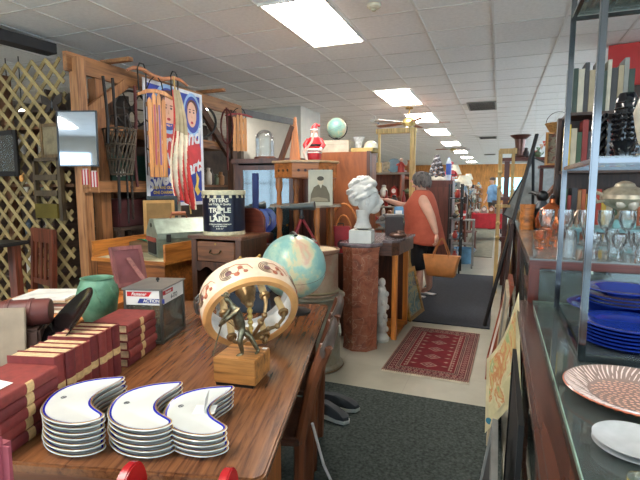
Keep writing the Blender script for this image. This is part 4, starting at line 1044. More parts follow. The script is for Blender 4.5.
# ---------------------------------------------------------------- middle: cabinets, barrel, bust
dk = W((84, 48, 32), (50, 30, 22), 2, .35); hon = W((176, 106, 50), (120, 68, 30), 2, .4); honX = W((170, 100, 46), (116, 64, 28), 0, .4)
# display cabinet, pane colour carries the blue of reflected windows
t = T('china_cabinet', 'dark brown glass fronted cabinet with blue window reflections, carrying the glass dome', 'cabinet', (-2.70, 4.40, 0), math.radians(3))
w_, d_, h_ = .74, .45, 1.80
B().box(-.03, -.03, h_ - .05, w_ + .03, d_, h_, bev=.006).build('cornice', dk, t)
B().box(0, 0, 0, .05, d_, h_ - .05).box(w_ - .05, 0, 0, w_, d_, h_ - .05).box(.05, d_ - .02, 0, w_ - .05, d_, h_ - .05).box(.05, 0, 0, w_ - .05, d_ - .02, .45).build('carcass', dk, t, 0)
dr = B().box(.05, -.01, .5, .1, .01, h_ - .07).box(w_ - .1, -.01, .5, w_ - .05, .01, h_ - .07).box(.1, -.01, h_ - .12, w_ - .1, .01, h_ - .07).box(.1, -.01, .5, w_ - .1, .01, .55).build('door', dk, t, 0)
B().box(.1, -.003, .55, w_ - .1, .003, h_ - .12).build('glass_pane', G((120, 160, 172), .05, .25), dr, 0)
B().sph((w_ - .12, -.02, 1.1), .012).build('knob', BRASS, dr)
for z in (.8, 1.1, 1.4): B().box(.05, .03, z, w_ - .05, d_ - .03, z + .015).build('shelf', dk, t, 0)
for k in range(9):
    z = (.816, 1.116, 1.416)[k % 3]; c = jc[(k * 7) % 10]
    o = tag(B().lathe([(.03, 0), (.05, .03), (.055, .1), (.03, .15), (.035, .17)], 14).build('china_pot', P(c, .3), None), jn[(k * 7) % 10] + ' pot inside the glass fronted cabinet, ' + ['lowest', 'middle', 'upper'][k % 3] + ' shelf', 'pot', 'pots in the glass fronted cabinet'); o.location = (-2.52 + .19 * (k // 3), 4.62, z)
# glass dome
t = T('glass_dome', 'tall clear glass dome with round top on the dark glass cabinet', 'dome', (-2.42, 4.58, 1.801))
B().lathe([(.12, 0), (.12, .02), (.105, .03), (0, .03)], 32).build('base', dk, t)
b = B(); pr_ = [(.1, .03), (.1, .22)] + [(.1 * math.cos(a), .22 + .1 * math.sin(a)) for a in [i * PI / 16 for i in range(1, 9)]]
b.lathe(pr_, 36, cap=False).build('glass_bell', G((236, 240, 240), .02, .08), t, 3)
# octagonal honey oak stand with cut holes
t = T('octagonal_table', 'honey oak octagonal tall stand with row of cut holes, behind the globe', 'stand', (-1.74, 4.12, 0), math.radians(22))
o8 = [(.34 * math.cos(PI / 8 + k * PI / 4), .34 * math.sin(PI / 8 + k * PI / 4)) for k in range(8)]
B().prism(o8, 1.72, 1.74, bev=.004).build('table_top', P((196, 160, 120), .4), t)
b = B(); b.prism([(x * .92, y * .92) for x, y in o8], 1.585, 1.718); b.build('frieze', honX, t, 0)
b = B()
for k in range(8):
    a = k * PI / 4; rr = .34 * .92 * math.cos(PI / 8)
    for d in (-.06, 0, .06): b.cyl((math.cos(a) * (rr - .004) - math.sin(a) * d, math.sin(a) * (rr - .004) + math.cos(a) * d, 1.65), (math.cos(a) * (rr + .002) - math.sin(a) * d, math.sin(a) * (rr + .002) + math.cos(a) * d, 1.65), .013)
b.build('cut_hole', P((50, 28, 18), .7), t)
for k in range(4):
    a = PI / 8 + k * PI / 2; x, y = .27 * math.cos(a), .27 * math.sin(a)
    B().lathe([(.022, 0), (.03, .2), (.018, .4), (.03, .6), (.03, 1.0), (.02, 1.1), (.032, 1.2), (.02, 1.45), (.034, 1.5), (.03, 1.584)], 12, (x, y, 0)).build('leg', hon, t)
B().prism([(x * 1.06, y * 1.06) for x, y in o8], 1.315, 1.335).build('middle_shelf', P((180, 160, 140), .4), t, 0)
B().prism([(x * .8, y * .8) for x, y in o8], .55, .575).build('lower_shelf', honX, t, 0)
# A-frame boards on it
t = T('wooden_easel', 'narrow brown wooden A-shaped easel standing on the octagonal stand before the Santa', 'easel', (-1.86, 4.12, 1.741), .2)
B().prism([(-.05, 0), (.06, 0), (.02, .42), (.0, .42)], -.012, .012, mat=RX(PI / 2)).build('board', hon, t, 0)
B().beam((-.16, .06, 0), (-.01, .0, .34), .03, .05).build('dark_strut', dk, t, 0)
# Santa
def santa(loc, rz, lab, s=1):
    t = T('santa_figure', lab, 'figurine', loc, rz); t.scale = (s, s, s)
    red = P((196, 36, 44), .4); wh = P((238, 232, 224), .7)
    for x in (-.045, .045): B().sph((x, -.02, .02), (.032, .055, .022)).cyl((x, 0, .02), (x, 0, .12), .03, .034, 12).build('boot', BLACK, t)
    b = B().lathe([(.04, .10), (.075, .12), (.085, .19), (.075, .22), (.088, .24), (.09, .30), (.07, .36), (.035, .385)], 20)
    for s_ in (-1, 1): b.tube([(s_ * .065, 0, .345), (s_ * .105, -.02, .28), (s_ * .085, -.07, .235)], [.03, .03, .025], 10)
    b.build('red_suit', red, t)
    B().lathe([(.086, .215), (.094, .23), (.086, .245)], 20, cap=False).lathe([(.082, .185), (.09, .195), (.084, .205)], 20, cap=False).sph((-.085, -.085, .23), .022).sph((.085, -.085, .23), .022).build('white_trim', wh, t)
    B().lathe([(.0885, .265), (.092, .272), (.092, .285), (.0885, .292)], 20, cap=False).build('belt', BLACK, t)
    hd = B().sph((0, -.005, .415), (.045, .045, .05)).sph((0, -.05, .412), .01, 0, 8, 6).build('head', P((230, 180, 156), .5), t)
    B().sph((0, -.03, .385), (.042, .03, .05)).sph((0, -.02, .452), (.05, .05, .014)).build('beard', wh, hd)
    B().tube([(0, 0, .455), (.0, .0, .49), (.02, .01, .52), (.045, .02, .51)], [.045, .032, .018, .01], 12).sph((.05, .02, .505), .015).build('cap', red, hd)
    for s_ in (-1, 1): B().sph((s_ * .016, -.047, .425), .006, 0, 6, 5).build('eye', BLACK, hd)
    return t
santa((-1.86, 4.64, 1.681), .25, 'red and white Santa figure standing before the white column', .92)
o = tag(B().box(-.10, -.09, 0, .10, .09, 1.68).build('pedestal_box', dk, None, 0), 'tall narrow dark box carrying the Santa figure', 'pedestal'); o.location = (-1.86, 4.64, 0)
hang('white_strap', 'white diagonal strap across the Santa figure', 'strap', -1.72, 4.3, 1.742, 2.05, P((220, 200, 190), .6), .012, None, -.12)
# soldier portrait photo on the shelf
t = pic('portrait_photo', 'sepia portrait photograph of a seated man in uniform leaning on the octagonal stand', 'photo', (at(320.5, 203, Y=3.83).x, 3.83, 1.337), .215, .315, .008, P((196, 188, 168), .6), P((186, 178, 156), .6, 0, .06), rz=.35, tilt=-.08)
def pflat(pts, o, c): 
    b = B(); b.bm.faces.new([b.bm.verts.new((x, -.006 - o, z)) for x, z in pts]); return b.build('figure_tone', P(c, .6, 0, .08), t, 0, fix=False)
pflat([(-.09, .03), (.085, .03), (.08, .1), (.05, .165), (.015, .185), (-.02, .185), (-.06, .16), (-.085, .1)], .0005, (104, 92, 70))
pflat([(-.085, .035), (.07, .035), (.06, .06), (-.02, .075), (-.08, .065)], .0008, (146, 132, 106))
pflat([(x, z + .215) for x, z in ell(0, 0, .028, .038)], .0010, (200, 182, 152)); pflat([(x, z + .238) for x, z in ell(0, 0, .03, .02)], .0013, (74, 64, 50))
pflat([(-.012, .185), (.015, .185), (.003, .15)], .0011, (206, 196, 170))
# spotting scope on red tripod
p = at(320, 240, Z=1.0)
def tripod_scope(loc, rz, lab, L=.34):
    t = T('spotting_scope', lab, 'telescope', loc, rz)
    m = P((74, 78, 76), .45, .4); rdm = P((128, 32, 38), .45)
    h = .335
    B().cyl((-L * .45, 0, h), (L * .35, 0, h + .012), .024, .03, 16).cyl((L * .35, 0, h + .012), (L * .5, 0, h + .014), .035, .036, 16).cyl((-L * .8, 0, h - .004), (-L * .45, 0, h), .013, .014, 12).build('tube', m, t)
    B().cyl((0, 0, .24), (0, 0, h - .02), .014).sph((0, 0, .25), .022).build('head', BLACK, t)
    for a in (.5, 2.6, 4.4): B().tube([(0, 0, .25), (.15 * math.cos(a), .15 * math.sin(a), 0)], [.012, .009], 8).build('leg', rdm, t)
tripod_scope((-1.50, 3.46, 1.001), .15, 'grey telescope on dark red tripod legs standing on the barrel', .22)
tripod_scope((-2.02, 3.66, .99), .9, 'second telescope on dark red tripod behind the globe, seen end on', .15)
o = tag(B().box(-.2, -.2, .0, .16, .02, .989, bev=.01).build('dark_side_stand', dk, None), 'dark stand behind the globe under the second telescope', 'stand'); o.location = (-2.04, 3.74, 0)
# barrel: rusty drum standing on a grey metal drum
rust = RM([(.3, (108, 74, 56)), (.5, (140, 104, 82)), (.62, (150, 132, 112)), (.75, (126, 82, 60))], 4, .6, .2, 6)
galv = RM([(.3, (118, 116, 104)), (.5, (146, 146, 134)), (.66, (130, 118, 96)), (.8, (160, 160, 150))], 5, .45, .35, 6)
t = T('rusty_drum', 'rusty brown round drum standing on the grey metal drum, telescope on top', 'drum', (-1.42, 3.52, .62))
R_ = .205
B().lathe([(R_, 0), (R_ + .006, .004), (R_, .02), (R_, .34), (R_ + .012, .35), (R_ + .012, .375), (R_ - .004, .378), (R_ - .006, .366), (0, .366)], 40).build('drum_body', rust, t, .6)
B().lathe([(0, .3665), (R_ - .02, .3665), (R_ - .02, .372), (0, .372)], 32).build('paper_cover', P((196, 176, 142), .8), t)
B().lathe([(R_ + .001, .02), (R_ + .014, .03), (R_ + .001, .04)], 40, cap=False).build('hoop', P((150, 140, 110), .4, .6), t)
t = T('grey_metal_drum', 'tall grey galvanised drum with flared rim standing on the floor beside the table', 'drum', (-1.42, 3.52, 0))
B().lathe([(.235, 0), (.25, .006), (.25, .03), (.225, .05), (.215, .56), (.235, .59), (.262, .605), (.262, .617), (.2, .6175), (0, .6175)], 40).build('drum_body', galv, t, .6)
B().lathe([(.2435, .0), (.256, .012), (.2435, .026)], 40, cap=False).build('bottom_band', P((128, 100, 70), .5, .4), t)
B().tube([(.22, -.05, .42), (.26, -.09, .40), (.27, -.10, .34), (.25, -.06, .30)], .012, 8).build('handle', P((170, 168, 156), .4, .6), t)
t = T('red_paint_can', 'small red can with silver lid standing on the drum under the telescope', 'can', (-1.38, 3.40, .993))
B().lathe([(.034, 0), (.036, .004), (.036, .07), (.034, .073)], 24).build('can_body', P((206, 46, 54), .35), t)
B().lathe([(.036, .074), (.037, .08), (.02, .086), (.012, .098), (0, .1)], 24).build('lid', STEEL, t)
# red case and blue plates
t = T('red_case', 'flat bright red case standing upright left of the marble pedestal', 'case', (-1.48, 4.40, .84), math.radians(8))
B().box(-.10, -.04, 0, .10, .04, .27, bev=.01).build('case_shell', P((176, 36, 42), .45), t)
B().tube([(-.03, 0, .27), (-.03, 0, .295), (.03, 0, .295), (.03, 0, .27)], .006, 8).build('handle', BLACK, t)
B().cyl((.02, -.046, .09), (.02, -.04, .09), .045, .045, 20).build('dark_badge', P((70, 34, 34), .5), t)
o = tag(B().box(-.12, -.09, 0, .12, .12, .839, bev=.01).build('low_cabinet', dk, None), 'low dark cabinet behind the drums', 'cabinet'); o.location = (-1.48, 4.40, 0)
for k in range(3):
    t = T('blue_white_plate', ['first', 'second', 'third'][k] + ' blue and white plate standing up behind the globe', 'plate', (-2.28 + .07 * k, 4.0 + .02 * k, 1.05), .2, 'blue and white plates behind the globe')
    B().lathe([(0, 0), (.07, 0), (.12, .018), (.124, .022), (.115, .02), (.07, .006), (0, .006)], 32, mat=TR(0, 0, .12) @ RX(PI / 2 - .2), ms=[0, 0, 0, 1, 1, 1]).build('plate_body', [P((230, 232, 236), .2), P((36, 60, 150), .25)], t)
    B().lathe([(.035, .0065), (.06, .0065), (.06, .009), (.035, .009)], 24, mat=TR(0, 0, .12) @ RX(PI / 2 - .2), cap=False).build('white_ring', WHITE, t)
o = tag(B().box(-.18, -.06, 0, .14, .1, 1.049, bev=.01).build('dark_shelf_box', dk, None), 'dark stand carrying the blue and white plates', 'stand'); o.location = (-2.24, 4.04, 0)
t = T('white_bottle', 'white plastic spray bottle standing behind the globe', 'bottle', (-2.14, 3.70, .99))
B().lathe([(.03, 0), (.032, .1), (.014, .14), (.014, .17)], 16).build('bottle_body', WHITE, t); B().box(-.03, -.01, .17, .02, .01, .195, bev=.003).build('spray_head', WHITE, t)
# plywood wardrobe with things on top
t = T('plywood_wardrobe', 'large plain brown wardrobe standing behind the white bust', 'wardrobe', (-2.02, 5.1, 0), math.radians(4))
B().box(0, 0, 0, .62, .5, 1.90, bev=.006).build('wardrobe_body', W((136, 76, 40), (104, 54, 28), 2, .45, 4, 6), t)
B().box(.60, -.004, .03, .64, .03, 1.905).build('corner_post', dk, t, 0)
t = T('cardboard_box', 'long pale cardboard box on top of the brown wardrobe', 'box', (-1.98, 5.16, 1.903), math.radians(4))
B().box(0, 0, 0, .33, .3, .14, bev=.003).build('carton', P((196, 184, 164), .8), t); B().box(.0, -.002, .09, .33, -.0005, .092).build('carton_seam', P((150, 138, 120), .8), t, 0)
globe('small desk globe standing on the cardboard box over the wardrobe', (-1.84, 5.3, 2.045), .118, .035, P((40, 38, 36), .4), 130)
o = tag(B().box(0, 0, 0, .26, .26, .045).build('folded_carton', P((186, 160, 100), .8), None, 0), 'flat tan carton beside the pale box on the wardrobe', 'box'); o.location = (-1.63, 5.2, 1.903)
t = T('glass_vase', 'white fluted glass vase on the flat tan carton over the wardrobe', 'vase', (-1.57, 5.32, 1.949)); B().lathe([(.03, 0), (.035, .01), (.04, .06), (.07, .13), (.064, .13), (.03, .02)], 24).build('vase_body', P((206, 210, 212), .2, 0, .2, 30), t)
t = T('white_bowl', 'upturned cream bowl on the flat tan carton over the wardrobe', 'bowl', (-1.43, 5.34, 1.949)); B().lathe([(.085, 0), (.086, .01), (.07, .06), (.03, .085), (0, .09)], 28).build('bowl_body', P((214, 204, 180), .35), t)
# ---- marble pedestal, block and bust
mar, nt, b_ = newmat('red_marble')
v = coords(nt); n = noise(nt, v, 6, 8, .65, 1.2)
c1 = ramp(nt, n, [(.3, (92, 48, 36)), (.48, (148, 82, 58)), (.6, (166, 98, 70)), (.75, (112, 62, 46))])
vo = nt.nodes.new('ShaderNodeTexVoronoi'); vo.feature = 'DISTANCE_TO_EDGE'; vo.inputs['Scale'].default_value = 7
nv_ = nt.nodes.new('ShaderNodeTexNoise'); nv_.inputs['Scale'].default_value = 5; nt.links.new(v, nv_.inputs['Vector'])
vm = nt.nodes.new('ShaderNodeVectorMath'); vm.operation = 'MULTIPLY_ADD'; vm.inputs[1].default_value = (.5, .5, .5); nt.links.new(nv_.outputs['Color'], vm.inputs[0]); nt.links.new(v, vm.inputs[2]); nt.links.new(vm.outputs[0], vo.inputs['Vector'])
c2 = ramp(nt, vo.outputs['Distance'], [(0, (210, 180, 150)), (.02, (60, 60, 60)), (1, (0, 0, 0))])
mx = nt.nodes.new('ShaderNodeMix'); mx.data_type = 'RGBA'; mx.blend_type = 'SCREEN'; mx.inputs[0].default_value = .45; nt.links.new(c1, mx.inputs[6]); nt.links.new(c2, mx.inputs[7])
nt.links.new(mx.outputs[2], b_.inputs['Base Color']); b_.inputs['Roughness'].default_value = .25
def octo(r): return [(r * math.cos(PI / 8 + k * PI / 4), r * math.sin(PI / 8 + k * PI / 4)) for k in range(8)]
t = T('marble_pedestal', 'red-brown veined marble octagonal pedestal carrying the white bust', 'pedestal', (-1.175, 4.1, 0), .2)
B().rings([[(x, y, z) for x, y in octo(r)] for r, z in ((.172, 0), (.172, .03), (.166, .05), (.176, .9), (.185, .94), (.185, .96))]).build('shaft', mar, t, 0)
B().rings([[(x, y, z) for x, y in octo(r)] for r, z in ((.196, .962), (.212, .975), (.212, .99), (.205, .998))]).build('top_slab', P((120, 106, 110), .25, 0, .3, 8), t, 0)
t = T('white_block', 'white plaster block under the bust', 'block', (-1.16, 4.06, .9985), .1)
B().box(-.1, -.1, 0, .1, .1, .115, bev=.003).build('block_body', P((214, 212, 204), .7, 0, .05), t)
def bust():
    bx, by, bz_ = -1.14, 4.06, 1.114
    t = T('white_bust', 'white plaster bust of a woman with swept up hair facing right', 'bust', (bx, by, bz_), .25)
    pl = P((206, 202, 194), .75, 0, .06, 14, bmp=.25)
    bm_ = B()
    # neck and shoulder socle
    bm_.lathe([(.045, .055), (.07, .065), (.062, .085), (.05, .105), (.045, .14), (.05, .17), (.055, .2)], 22, (-.02, 0, 0))
    # head
    bm_.sph((.018, 0, .275), (.082, .075, .108), 0, 24, 16, Euler((0, .12, 0)))
    # jaw and chin, face forward is +x
    bm_.sph((.062, 0, .215), (.048, .045, .045), 0, 16, 10); bm_.sph((.088, 0, .200), (.018, .022, .016), 0, 10, 8)
    bm_.tube([(.086, 0, .305), (.104, 0, .278), (.124, 0, .256), (.112, 0, .247), (.09, 0, .246)], [.014, .015, .015, .016, .014], 10)
    bm_.sph((.103, 0, .232), (.012, .022, .007), 0, 10, 6).sph((.101, 0, .221), (.012, .02, .007), 0, 10, 6)
    for s in (-1, 1):
        bm_.sph((.080, s * .032, .285), (.017, .018, .011), 0, 10, 6); bm_.tube([(.093, s * .014, .300), (.088, s * .034, .305), (.07, s * .055, .295)], .008, 6)
        bm_.sph((.01, s * .075, .262), (.016, .008, .026), 0, 8, 6)
    bm_.xf(TR(0.012, 0, -.06) @ Matrix.Scale(1.2, 4))
    hd = bm_.build('bust_body', pl, t, 1.2)
    md = hd.modifiers.new('r', 'REMESH'); md.mode = 'VOXEL'; md.voxel_size = .0045; md.use_smooth_shade = True
    sm = hd.modifiers.new('s', 'SMOOTH'); sm.iterations = 4
    h = B()
    h.sph((-.02, 0, .33), (.105, .09, .09), 0, 20, 12); h.sph((-.075, 0, .30), (.06, .065, .075), 0, 16, 10)
    h.sph((.0, 0, .395), (.085, .075, .045), 0, 18, 10)
    rr = random.Random(5)
    for k in range(46):
        a = rr.uniform(0, 2 * PI); e = rr.uniform(-.5, 1.3); c0 = Vector((-.025, 0, .33))
        d = Vector((math.cos(a) * math.cos(e), math.sin(a) * math.cos(e), math.sin(e)))
        if d.x > .45 and e < .35: continue
        p_ = c0 + Vector((d.x * .105, d.y * .088, d.z * .10)); q = 1.2
        tg = Vector((-d.y, d.x, .5)).normalized()
        h.tube([p_ - tg * .03, p_ + d * .010, p_ + tg * .03, p_ + tg * .045 - d * .012], [.011, .015, .013, .006], 7)
    for k in range(7):
        a = k / 6; h.tube([(.075 - .05 * a, s_ * .05, .345 + .02 * a) for s_ in (-1.3, -.4, .4, 1.3)], [.012, .014, .014, .012], 7)
    h.xf(TR(0.012, 0, -.06) @ Matrix.Scale(1.2, 4))
    ho = h.build('hair', pl, t, 1.2)
    md = ho.modifiers.new('r', 'REMESH'); md.mode = 'VOXEL'; md.voxel_size = .006; md.use_smooth_shade = True
    bk_ = B().cyl((-.01, 0, -.0), (-.01, 0, .012), .05).build('collar', BLACK, t)
bust()
# console with grey marble top behind
t = T('console_cabinet', 'open honey wood cabinet with grey marble curved top behind the marble pedestal', 'cabinet', (-1.06, 4.50, 0), math.radians(0))
top = [(-.36, -.12), (-.1, -.2), (.12, -.16), (.18, -.05), (.20, .25), (.22, .55), (-.36, .55)]
B().prism(top, .965, .992, bev=.005).build('marble_top', RM([(.35, (96, 84, 86)), (.55, (140, 128, 128)), (.7, (112, 96, 96))], 6, .2, 0, 6, 1), t)
B().prism([(x * .94, y * .94) for x, y in top], .84, .964).build('frieze', W((96, 60, 42), (60, 38, 28), 0, .4), t, 0)
for x, y in ((.115, -.12), (.115, .44), (-.3, -.1), (-.3, .44)): B().box(x, y, 0, x + .05, y + .05, .84).build('leg', W((206, 126, 54), (160, 90, 34), 2, .35), t, 0)
B().box(-.25, .45, .05, .115, .47, .84).box(-.3, -.05, .05, -.28, .44, .84).build('back_panel', W((92, 54, 36), (60, 36, 24), 2, .5), t, 0)
B().box(-.3, -.1, .02, .165, .5, .05).build('bottom_board', W((196, 120, 50), (150, 84, 34), 0, .35), t, 0)
# white frilly plaster column stand behind the pedestal
t = T('plaster_cherub_stand', 'white frilly plaster figure column standing on the floor behind the marble pedestal', 'statue', (-1.03, 4.33, 0))
wp = P((226, 224, 216), .6)
B().lathe([(.075, 0), (.08, .03), (.06, .06), (.05, .08)], 20).build('base', wp, t)
b = B().lathe([(.045, .08), (.055, .16), (.04, .24), (.05, .32), (.06, .42), (.045, .5), (.03, .54)], 16)
for k in range(16): b.sph((.05 * math.cos(k * 2.4), .05 * math.sin(k * 2.4), .12 + k * .027), (.024, .024, .03), 0, 8, 6)
b.sph((0, 0, .58), (.035, .035, .045)); b.build('figure', wp, t)
# leaning painting and orange chair parts
t = pic('leaning_painting', 'gold framed colourful painting leaning against the console cabinet in the aisle', 'painting', (-.84, 5.3, .004), .52, .56, .05, W((170, 128, 66), (120, 84, 40), 0, .4), RM([(.3, (52, 74, 60)), (.45, (96, 128, 130)), (.52, (176, 160, 110)), (.6, (60, 84, 110)), (.72, (150, 90, 80))], 7, .4, 0, 4, 1.5), rz=math.radians(78), tilt=0, th=.03)
t.rotation_euler = (RZ(math.radians(82)) @ RX(math.radians(-14))).to_euler()
t = pic('leaning_board', 'second light wood frame leaning behind the gold framed painting', 'frame', (-1.02, 5.5, .004), .5, .78, .045, W((200, 134, 66), (150, 90, 40), 0, .4), P((70, 52, 40), .8), th=.025)
t.rotation_euler = (RZ(math.radians(80)) @ RX(math.radians(-10))).to_euler()
# bentwood chair by the wardrobe
t = T('bentwood_chair', 'honey coloured round backed bentwood chair behind the white bust', 'chair', (-1.63, 4.84, 0), .1)
B().lathe([(.2, .44), (.2, .465), (.0, .465)], 24).build('seat', hon, t)
for a in (.8, 2.35, 3.9, 5.5): B().tube([(.16 * math.cos(a), .16 * math.sin(a), .44), (.19 * math.cos(a), .19 * math.sin(a), 0)], [.016, .013], 8).build('leg', hon, t)
arch = lambda rx, h: [(rx * math.cos(a), .16, .46 + h * math.sin(a) ** .6 if a not in (0, PI) else .46) for a in [PI * k / 14 for k in range(15)]]
B().tube(arch(.2, .85), .014, 8).build('back_hoop', hon, t); B().tube(arch(.12, .72), .012, 8).build('inner_hoop', hon, t)
# ---------------------------------------------------------------- right: glass counter, chrome shelves, blue plates
mah = W((74, 42, 30), (44, 24, 18), 1, .22, 7, 12); mahX = W((96, 44, 32), (64, 28, 20), 0, .3); mahZ = W((96, 44, 32), (64, 28, 20), 2, .3)
gcl = G((222, 234, 230), .03, .16); gedge = P((150, 176, 160), .15)
t = T('glass_counter', 'long glass topped display counter with mahogany edge along the right side', 'display counter', (0, 0, 0))
B().box(.102, -.2, .872, .175, 2.55, .922, bev=.012).build('wooden_edge', mah, t)
B().box(.10, -.2, .0, .125, 2.44, .09).box(.11, -.19, .09, .118, 2.43, .11).build('plinth', mah, t, 0)
for y in (-.2, 1.1, 2.40): B().box(.105, y, .09, .14, y + .04, .872).build('post', mah, t, 0)
B().box(.142, -.19, .11, .146, 2.43, .872).build('front_glass', gcl, t, 0)
B().box(.178, -.2, .912, 1.2, 2.55, .922).build('top_glass', gcl, t, 0)
B().box(.1755, -.2, .905, .1785, 2.44, .924).box(.18, 2.55, .912, 1.2, 2.553, .9225).build('glass_edge', gedge, t, 0)
B().box(.146, -.2, .0, 1.2, 2.44, .10).build('bottom_board', P((170, 168, 160), .6), t, 0)
B().box(1.2, -.2, 0, 1.23, 2.44, .92).box(.146, 2.41, .1, 1.2, 2.43, .9).build('back_panel', P((150, 144, 136), .6), t, 0)
B().box(.18, -.19, .52, 1.19, 2.40, .53).build('shelf_glass', gcl, t, 0)
# things inside the counter
gb = RM([(.3, (60, 66, 70)), (.5, (140, 150, 156)), (.7, (200, 206, 210))], 14, .2, .2)
for k in range(14):
    x, y = .32 + .25 * (k % 3) + RN.uniform(-.04, .04), .75 + .33 * (k // 3); c = [(170, 176, 180), (96, 70, 56), (70, 80, 86), (190, 176, 150), (120, 40, 40)][k % 5]
    cn = ['pale grey', 'brown', 'slate', 'cream', 'dark red'][k % 5]
    o = tag(B().lathe([(.04, 0), (.05, .01), (.045, .06), (.07, .10), (.066, .10), (.04, .02)], 20).build('glass_dish', P(c, .2), None), '%s dish inside the glass counter, %s from the camera end' % (cn, ['first row', 'second row', 'third row', 'fourth row', 'fifth row'][k // 3]), 'dish', 'dishes inside the glass counter'); o.location = (x, y, .531)
# pink glass platter
def pinkglass():
    m = bpy.data.materials.new('pink_glass'); m.use_nodes = True; nt = m.node_tree
    for n in list(nt.nodes): nt.nodes.remove(n)
    o = nt.nodes.new('ShaderNodeOutputMaterial'); t_ = nt.nodes.new('ShaderNodeBsdfTransparent'); t_.inputs[0].default_value = lin((244, 222, 212))
    g_ = nt.nodes.new('ShaderNodeBsdfGlossy'); g_.inputs['Roughness'].default_value = .08; d_ = nt.nodes.new('ShaderNodeBsdfDiffuse'); d_.inputs[0].default_value = lin((238, 204, 190))
    lw = nt.nodes.new('ShaderNodeLayerWeight'); a = nt.nodes.new('ShaderNodeMixShader'); b = nt.nodes.new('ShaderNodeMixShader'); a.inputs[0].default_value = .42
    nt.links.new(t_.outputs[0], a.inputs[1]); nt.links.new(d_.outputs[0], a.inputs[2]); nt.links.new(lw.outputs['Fresnel'], b.inputs[0]); nt.links.new(a.outputs[0], b.inputs[1]); nt.links.new(g_.outputs[0], b.inputs[2]); nt.links.new(b.outputs[0], o.inputs[0]); return m
pkm = pinkglass(); pke = P((206, 112, 82), .2)
def oval(name, lab, cat, loc, rx, ry, prof, n, mats, ms, rz=0, flute=0, group=None):
    t = T(name, lab, cat, loc, rz, group); b = B(); vv = []
    for r_, z, fl_ in prof:
        vv.append([b.bm.verts.new((rx * r_ * math.cos(2 * PI * j / n), ry * r_ * math.sin(2 * PI * j / n), z + (fl_ * (1 if j % 2 else -1)))) for j in range(n)])
    for i in range(len(vv) - 1):
        for j in range(n): b.bm.faces.new((vv[i][j], vv[i][(j + 1) % n], vv[i + 1][(j + 1) % n], vv[i + 1][j])).material_index = ms[i]
    b.bm.faces.new(vv[0][::-1]); b.bm.faces.new(vv[-1])
    return t, b.build('dish_body', mats, t, .9)
pp = at(606, 388, Z=.93)
t, bd = oval('pink_glass_platter', 'large oval pink glass platter with fluted rim on the glass counter', 'platter', (.375, 1.43, .9235), .185, .175,
     [(.55, .0, 0), (.62, .004, 0), (.80, .014, .003), (.97, .026, .003), (1.0, .030, 0), (.985, .032, 0), (.80, .020, .004), (.62, .010, 0), (.5, .0085, 0)], 108, [pkm, pke], [0, 0, 0, 1, 1, 0, 0, 0], math.radians(-12))
b = B()
for k in range(170):
    a = k * 2.399; r_ = .105 * math.sqrt(k / 170); b.sph((r_ * math.cos(a) * 1.1, r_ * math.sin(a), .0095), (.0055, .0035, .0012), 0, 6, 4)
rb_ = B()
for k in range(72):
    a = k * 2 * PI / 72; rb_.tube([(.185 * q * math.cos(a + (1 - q) * .5), .175 * q * math.sin(a + (1 - q) * .5), z) for q, z in ((.66, .012), (.8, .0215), (.9, .027), (.97, .0315))], [.0012, .0022, .0026, .0014], 5)
rb_.build('fluting', P((238, 214, 204), .12), t)
b.build('pressed_pattern', P((222, 172, 152), .15), t)
# white saucers
wpl = P((190, 192, 192), .15, 0, .06, 20)
for k in range(2):
    o = tag(B().lathe([(.045, 0), (.052, .002), (.080, .010), (.083, .0125), (.076, .012), (.050, .006), (0, .0055)], 40).build('white_saucer', wpl, None, .9),
            ['lower of two', 'upper of two'][k] + ' round white saucers on the glass counter before the pink platter', 'saucer', 'white saucers on the counter'); o.location = (.300, 1.145, .9235 + k * .0128)
# gold banded glass at the lower right corner
for k, (x, y, lb) in enumerate(((.275, .975, 'clear glass cup with gold band at the lower right corner of the counter'), (.335, .985, 'second gold banded glass cup at the lower right corner'))):
    t = T('glass_cup', lb, 'cup', (x, y, .9235), 0, 'gold banded cups on the counter')
    B().lathe([(.018, 0), (.022, .003), (.027, .03), (.025, .03), (.019, .005), (0, .005)], 24).build('cup_body', G((225, 230, 220), .03, .3), t)
    B().lathe([(.0262, .021), (.0275, .022), (.028, .029), (.0275, .0305)], 24, cap=False).build('gold_band', P((206, 176, 70), .25, .7), t)
# chrome shelf unit
t = T('chrome_shelf_unit', 'chrome framed glass shelf unit standing on the glass counter', 'shelf unit', (0, 0, 0))
X0, X1, Y0, Y1 = .275, 1.0, 1.7, 2.42; r_ = .011; zb_ = .9235 + .012
for x, y in ((X0, Y0), (X0, Y1), (X1, Y0), (X1, Y1)): B().box(x - r_, y - r_, .9235, x + r_, y + r_, 2.74, bev=.004).build('post', CHROME, t)
for z in (zb_, 1.585, 2.245):
    b = B()
    for y in (Y0, Y1): b.box(X0 + r_, y - .008, z - .010, X1 - r_, y + .008, z + .006, bev=.002)
    for x in (X0, X1): b.box(x - .008, Y0 + r_, z - .010, x + .008, Y1 - r_, z + .006, bev=.002)
    b.build('shelf_frame', CHROME, t)
    B().box(X0 + r_, Y0 + .01, z + .0065, X1 - r_, Y1 - .01, z + .0125).build('glass_shelf', G((214, 228, 226), .03, .18), t, 0)
SZ = zb_ + .013
CHR = 0
blu = P((32, 56, 142), .08, 0, .12, 5); 
def bplate(r, lab, cat, loc, deep=0, grp=None, rim=.0):
    prof = [(r * .5, 0), (r * .56, .002), (r * .62, .004 + deep * .9), (r * .96, .012 + deep + rim), (r, .016 + deep + rim), (r * .97, .018 + deep + rim), (r * .64, .010 + deep), (r * .55, .007), (0, .006)]
    o = tag(B().lathe(prof, 56).build('blue_dinner_plate' if deep < .02 else 'blue_bowl', blu, None, .9), lab, cat, grp); o.location = loc; return o
